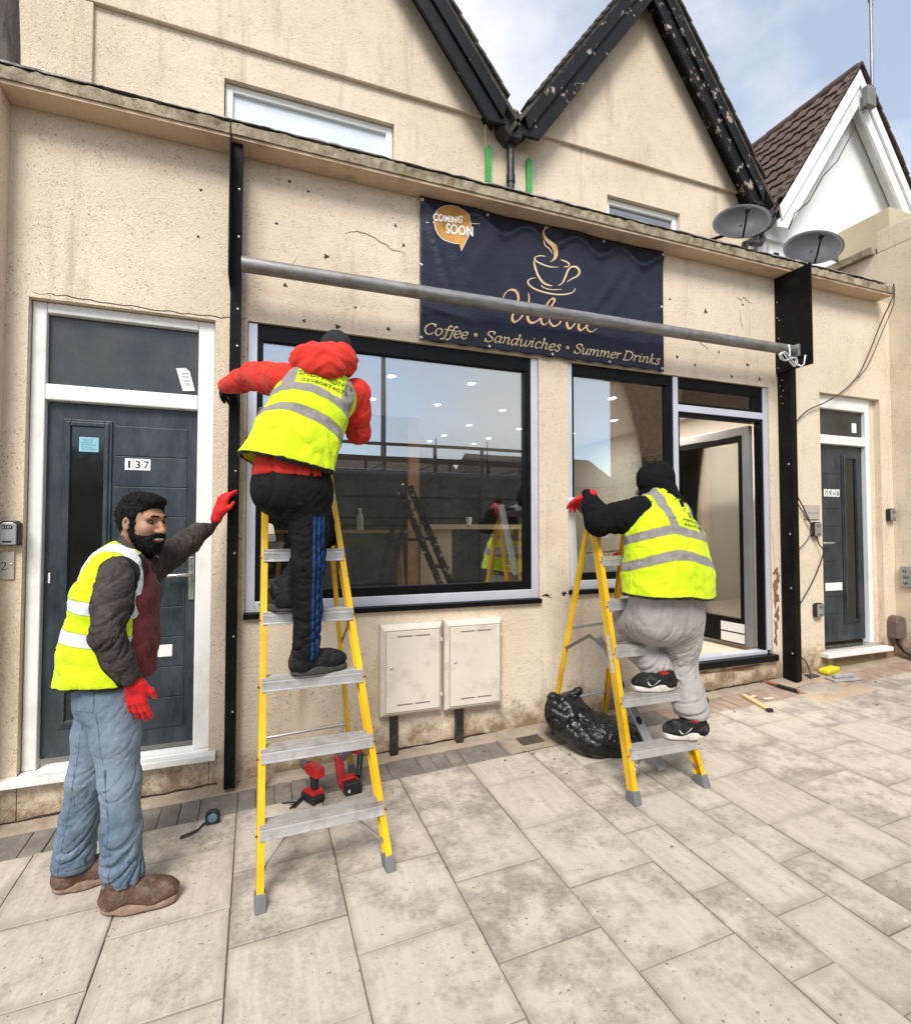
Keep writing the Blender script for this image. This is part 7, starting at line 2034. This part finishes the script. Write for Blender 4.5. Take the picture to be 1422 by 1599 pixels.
    # tracksuit bottoms
    def mat_track():
        m, nt, b, out = nodes('black_track_pants'); v_ = coords(nt, False)
        c = ramp(nt, noise(nt, v_, 6, 6), .3, .7, (0.005, 0.005, 0.006), (0.013, 0.012, 0.013))
        c = mix(nt, ramp(nt, noise(nt, v_, 8, 8, .75), .60, .80), c, (0.085, 0.075, 0.065))
        s = nd(nt, 'ShaderNodeMapRange', i_1=-.0008, i_2=.0008, i_3=1.0, i_4=0.0); nt.links.new(attr(nt, 'stripe'), s.inputs[0])
        c = mix(nt, s.outputs[0], c, (0.009, 0.045, 0.155))
        nt.links.new(c, b.inputs['Base Color']); b.inputs['Roughness'].default_value = .8; b.inputs['Specular IOR Level'].default_value = .15
        n = bumpn(nt, b, noise(nt, v_, 300, 2), .15, .003)
        d = nd(nt, 'ShaderNodeTexNoise', i_Scale=12.0, i_Detail=4.0, i_Distortion=1.0); nt.links.new(v_, d.inputs['Vector']); bumpn(nt, b, d.outputs['Fac'], .45, .02, n)
        return m
    def pants(P):
        d = loft(P, [((.158, -.985, 1.79), .176, .140), ((.155, -.98, 1.89), .165, .128)], Lat)
        a = chain(P, [hr, lerp(hr, kr, .5), kr, lerp(kr, ar, .5), ar], [.106, .090, .070, .063, .058], .03)
        b = chain(P, [hl, lerp(hl, kl, .5), kl, lerp(kl, al, .5), al], [.104, .090, .072, .062, .055], .03)
        d = smin(smin(d, a, .05), smin(d, b, .05), .010)
        return smax(d, -plane(P, (ar[0], ar[1], ar[2] - .05), (0, 0, 1)), .006)
    V, Q = grid_mesh(pants, (-.15, -1.2, .92), (.52, -.60, 1.95), .0088); V = lap(V, Q, 1, .4); V0 = V
    V = folds(V, Q, [(hr, kr), (kr, ar), (hl, kl), (kl, al)], .015, 14, 6, .7, 9.3, [(ar, .18, 1.4), (kr, .14, 1.1), (kl, .14, 1.0), (hr, .14, .9), (al, .16, 1.2)])
    # three stripes down the outside of the right leg
    ax = []
    t = np.clip((V0[:, 2] - ar[2]) / (hr[2] - ar[2]), 0, 1)
    ctr = np.where(V0[:, 2] > kr[2], np.interp(V0[:, 2], [kr[2], hr[2]], [kr[0], hr[0]]), np.interp(V0[:, 2], [ar[2], kr[2]], [ar[0], kr[0]]))
    cy = np.interp(V0[:, 2], [ar[2], kr[2], hr[2]], [ar[1], kr[1], hr[1]])
    lx = V0[:, 0] - ctr + .10 * (V0[:, 1] - cy) * 0
    st = np.min([np.abs(lx - s_) - .0062 for s_ in (.018, .040, .060)], axis=0)
    dl = capsule(V0.astype(np.float32), kl, al, 0.074) ; dr = np.minimum(capsule(V0.astype(np.float32), kr, ar, .08), capsule(V0.astype(np.float32), hr, kr, .10))
    st = np.where((V0[:, 1] > cy + .02) | (V0[:, 2] > 1.66) | (dl < dr), .05, st)
    soft('track_pants', V, Q, mat_track(), p, {'stripe': st})
    SB = fabric('black_boot', (0.013, 0.013, 0.014), 0.7, 0.4, 14, 200, .3, (0.06, 0.055, 0.05), 9, 0.0, .3); SS = M('worn_black_sole', (0.045, 0.042, 0.038), .85, var=.4, vs=20)
    shoe((ar[0] - .015, ar[1] + .01), (.94, .30), .268 + .2965 * 2 + .0435, .285, .110, 'work_shoe', (SB, SS), p, .03)
    shoe((al[0] + .02, al[1] - .01), (-.42, .90), .268 + .2965 * 3 + .0435, .275, .108, 'work_shoe', (SB, SS), p, .03)
    hand(lw, (-.05, .98, -.12), (-.5, .0, .86), -1, (.25, .35, .5, .5), 'black_glove', BLKG, p, .08)
    hand(rw, (-.3, .9, .2), (.5, .1, .8), 1, (.3, .4, .5, .5), 'black_glove', BLKG, p, .08)
man_two()

# =================================================== man in black hood on the right ladder
def man_three():
    pel = (2.372, -1.0, 1.13)
    ls, le, lw = (2.262, -.870, 1.700), (2.020, -.800, 1.640), (2.050, -.640, 1.815)
    rs, re_, rw = (2.640, -.830, 1.660), (2.770, -.690, 1.430), (2.560, -.480, 1.40)
    hl, hr = (2.285, -.985, 1.065), (2.485, -.965, 1.060)
    kr, ar = (2.525, -.915, .735), (2.480, -1.085, .450)
    kl, al = (2.260, -.720, .960), (2.335, -.985, .715)
    Lat = (1, .13, -.05)
    def body(P):
        d = loft(P, [((2.38, -.98, 1.08), .17, .12), ((2.40, -.95, 1.35), .16, .12), ((2.44, -.87, 1.65), .17, .10), ((2.455, -.84, 1.77), .06, .06)], Lat)
        for pts in ([hr, kr, ar], [hl, kl, al]): d = smin(d, chain(P, pts, [.085, .058, .036]), .04)
        for pts in ([rs, re_, rw], [ls, le, lw]): d = smin(d, chain(P, pts, [.045, .036, .028]), .03)
        return d
    p, R, C = person('person', 'worker in black hood and grey joggers climbing the shorter ladder', (2.450, -.795, 1.880), (-.35, .92, -.15), body, (1.85, -1.2, .35), (2.95, -.35, 1.85), SKIN)
    tl = lambda P: (P - A3(C)) @ A3(R).T
    BH = fabric('black_hoodie', (0.0075, 0.0075, 0.0085), 0.95, 0.3, 9, 700, .2, wr=0.5)
    rsl = lambda P: chain(P, [rs, lerp(rs, re_, .5), re_, lerp(re_, rw, .5), rw], [.098, .086, .076, .066, .048], .03)
    lsl = lambda P: chain(P, [ls, lerp(ls, le, .5), le, lerp(le, lw, .5), lw], [.102, .094, .082, .066, .046], .03)
    secs = [((2.375, -.995, 1.17), .255, .180), ((2.392, -.97, 1.33), .250, .178), ((2.42, -.915, 1.54), .230, .155), ((2.443, -.87, 1.67), .195, .120), ((2.452, -.85, 1.77), .095, .09)]
    def hoodie(P):
        d = loft(P, secs, Lat); d = smin(d, rsl(P), .05); d = smin(d, lsl(P), .05)
        return smax(d, 1.215 - P[:, 2], .01)
    V, Q = grid_mesh(hoodie, (1.84, -1.24, .98), (2.95, -.38, 1.95), .011); V = lap(V, Q, 1, .4)
    V = folds(V, Q, [(rs, re_), (re_, rw), (ls, le), (le, lw), (secs[0][0], secs[3][0])], .016, 15, 6, .7, 3.7, [(re_, .15, 1.3), (lw, .12, 1.1), (le, .16, 1.3), (ls, .12, .9)])
    soft('hoodie', V, Q, BH, p)
    def hood(P):
        q = tl(P)
        d = ellip(q, (-.018, 0, .025), (.122, .112, .130))
        d = smin(d, ellip(q, (-.06, 0, .075), (.06, .06, .055)), .05)
        d = smin(d, capsule(q, (-.025, 0, -.06), (-.05, 0, -.15), .105, .125), .05)
        return smax(d, -ellip(q, (.10, 0, 0.0), (.08, .082, .105)), .02)
    V, Q = grid_mesh(hood, C - .24, C + .20, .0085); V = lap(V, Q, 1, .4); N = vnormals(V, Q); x = V - C
    V = V + N * ((1 - np.abs(pnoise(np.stack([x[:, 0] * 5, x[:, 1] * 5, x[:, 2] * 20 + x[:, 0] * 5], 1))) * 2.2) * .009 + pnoise(x * 16) * .005)[:, None]
    soft('hood', V, Q, BH, p)
    vsec = [((2.372, -1.005, 1.16), .300, .215), ((2.390, -.985, 1.32), .280, .205), ((2.418, -.925, 1.54), .248, .178), ((2.443, -.872, 1.675), .205, .135), ((2.452, -.845, 1.79), .105, .105)]
    v = vest('hi_vis_vest', lambda P: loft(P, vsec, Lat, 2.5), (2.02, -1.28, 1.10), (2.76, -.68, 1.92), pel, (.13, .226, .964), Lat, (.415, .255), .055, (-.125, .135), .055, ((2.37, -1.0, 1.185), (.03, .02, 1)), mat_vest('vest_yellow_dull_tape', (0.235, 0.215, 0.20)), p,
         lambda P: np.minimum(rsl(P), lsl(P)), [(vsec[0][0], vsec[3][0])], fold=.014, seed=8.1, arch=.5)
    nrm = Vector((.28, .93, -.20)); Rv = Vector((.95, -.28, -.12)); Rv = (Rv - nrm * Rv.dot(nrm) / nrm.length_squared).normalized(); Uv = Rv.cross(nrm)
    Uv = Uv if Uv.z > 0 else -Uv
    arc = nib([(-.005, .052), (-.012, .070), (.002, .086), (.020, .084)], .004, .008, .5); arc2 = nib([(.004, .044), (.022, .060), (.040, .052)], .004, .008, .5)
    print_on(v, [('R', .012, .012, .052, .034), (arc, 0, 0, 0, 0), (arc2, 0, 0, 0, 0), ('SHOPFRONTS', -.055, -.018, .026, .155), ('& SHUTTERS', -.045, -.048, .026, .155)], (2.500, -1.0, 1.640), Rv, Uv, nrm, M('green_black_print', (0.03, 0.07, 0.015), .8), 'vest_lettering', p)
    JG = fabric('grey_joggers', (0.36, 0.335, 0.32), 0.95, 0.10, 12, 600, .25, wr=0.5, sheen=.3, dirt=(0.27, 0.245, 0.23), dirts=7)
    def pants(P):
        d = loft(P, [((2.378, -.980, 1.05), .250, .160), ((2.376, -.995, 1.20), .250, .165)], Lat)
        a = chain(P, [hr, lerp(hr, kr, .5), kr, lerp(kr, ar, .5), lerp(kr, ar, .85), ar], [.140, .130, .108, .098, .086, .054], .04)
        b = chain(P, [hl, lerp(hl, kl, .5), kl, lerp(kl, al, .5), lerp(kl, al, .85), al], [.136, .128, .108, .095, .082, .054], .04)
        d = smin(smin(d, a, .06), smin(d, b, .06), .015)
        return smax(smax(d, -(capsule(P, ar, (ar[0], ar[1], ar[2] - .2), .2) * 0 + P[:, 2] - .468), .006), -np.maximum(-(al[2] - .02 - P[:, 2]) * -1 * 0 - 1, ellip(P, (al[0] - .01, al[1] - .05, al[2] - .075), (.105, .17, .108))), .006)
    V, Q = grid_mesh(pants, (2.02, -1.28, .40), (2.78, -.55, 1.27), .0075); V = lap(V, Q, 1, .4)
    V = folds(V, Q, [(hr, kr), (kr, ar), (hl, kl), (kl, al)], .019, 12, 4.5, .9, 6.6, [(ar, .16, 1.4), (kr, .15, 1.1), (kl, .15, 1.1), (al, .15, 1.4), (hr, .15, .9), (hl, .15, .9)])
    soft('joggers', V, Q, JG, p)
    RS = fabric('red_sock', (0.42, 0.010, 0.018), .95, .2, 30, 260, .5)
    for a, kn in ((ar, kr), (al, kl)):
        V, Q = grid_mesh(lambda P, a=a, kn=kn: chain(P, [lerp(a, kn, .10), a, (a[0] + .012, a[1], a[2] - .045)], [.046, .047, .046], .02), np.array(a) - .12, np.array(a) + .12, .007)
        V = V + vnormals(V, Q) * (pnoise(V * np.array([15, 15, 60])) * .004)[:, None]
        soft('sock', V, Q, RS, p)
    TB = fabric('black_mesh_trainer', (0.016, 0.016, 0.017), 0.7, 0.5, 26, 300, .4, (0.10, 0.095, 0.09), 22, 0.0, .2); TS = M('white_sole', (0.60, 0.565, 0.51), .7, var=.12, vs=16, dirt=(.40, .35, .29), dirts=14)
    z1, z2 = .302 + .0435, .302 + .27 + .0435
    for a, td, z in ((ar, (-.96, .26), z1), (al, (-.96, .24), z2)):
        s = shoe((a[0] + .02, a[1] - .005), td, z, .275, .106, 'trainer', (TB, TS), p, -.012, 'trainer')
        # pale tick drawn on the outer side, laid onto the upper
        t = Vector((td[0], td[1], 0)).normalized(); side = Vector((-t.y, t.x, 0))
        if side.y > 0: side = -side
        O_ = Vector((a[0] + .02, a[1] - .005, z)) + t * .10 + Vector((0, 0, .055))
        tk = nib([(-.045, .012), (-.030, -.008), (-.008, -.008), (.020, .006), (.040, .020)], .002, .010, .2)
        print_on(s, [(tk, 0, 0, 0, 0)], O_ + side * .06, -t, (0, 0, 1), -side, M('tick_grey', (0.55, 0.55, 0.55), .6), 'side_mark', p)
    hand(lw, (-.25, .82, -.30), (.1, .3, .95), 1, (.30, .42, .5, .55), 'red_glove', REDG, p, .08)
    hand(rw, (-.5, .8, .1), (.3, .1, .9), 1, (.3, .4, .5, .5), 'red_glove', REDG, p, .08)
man_three()
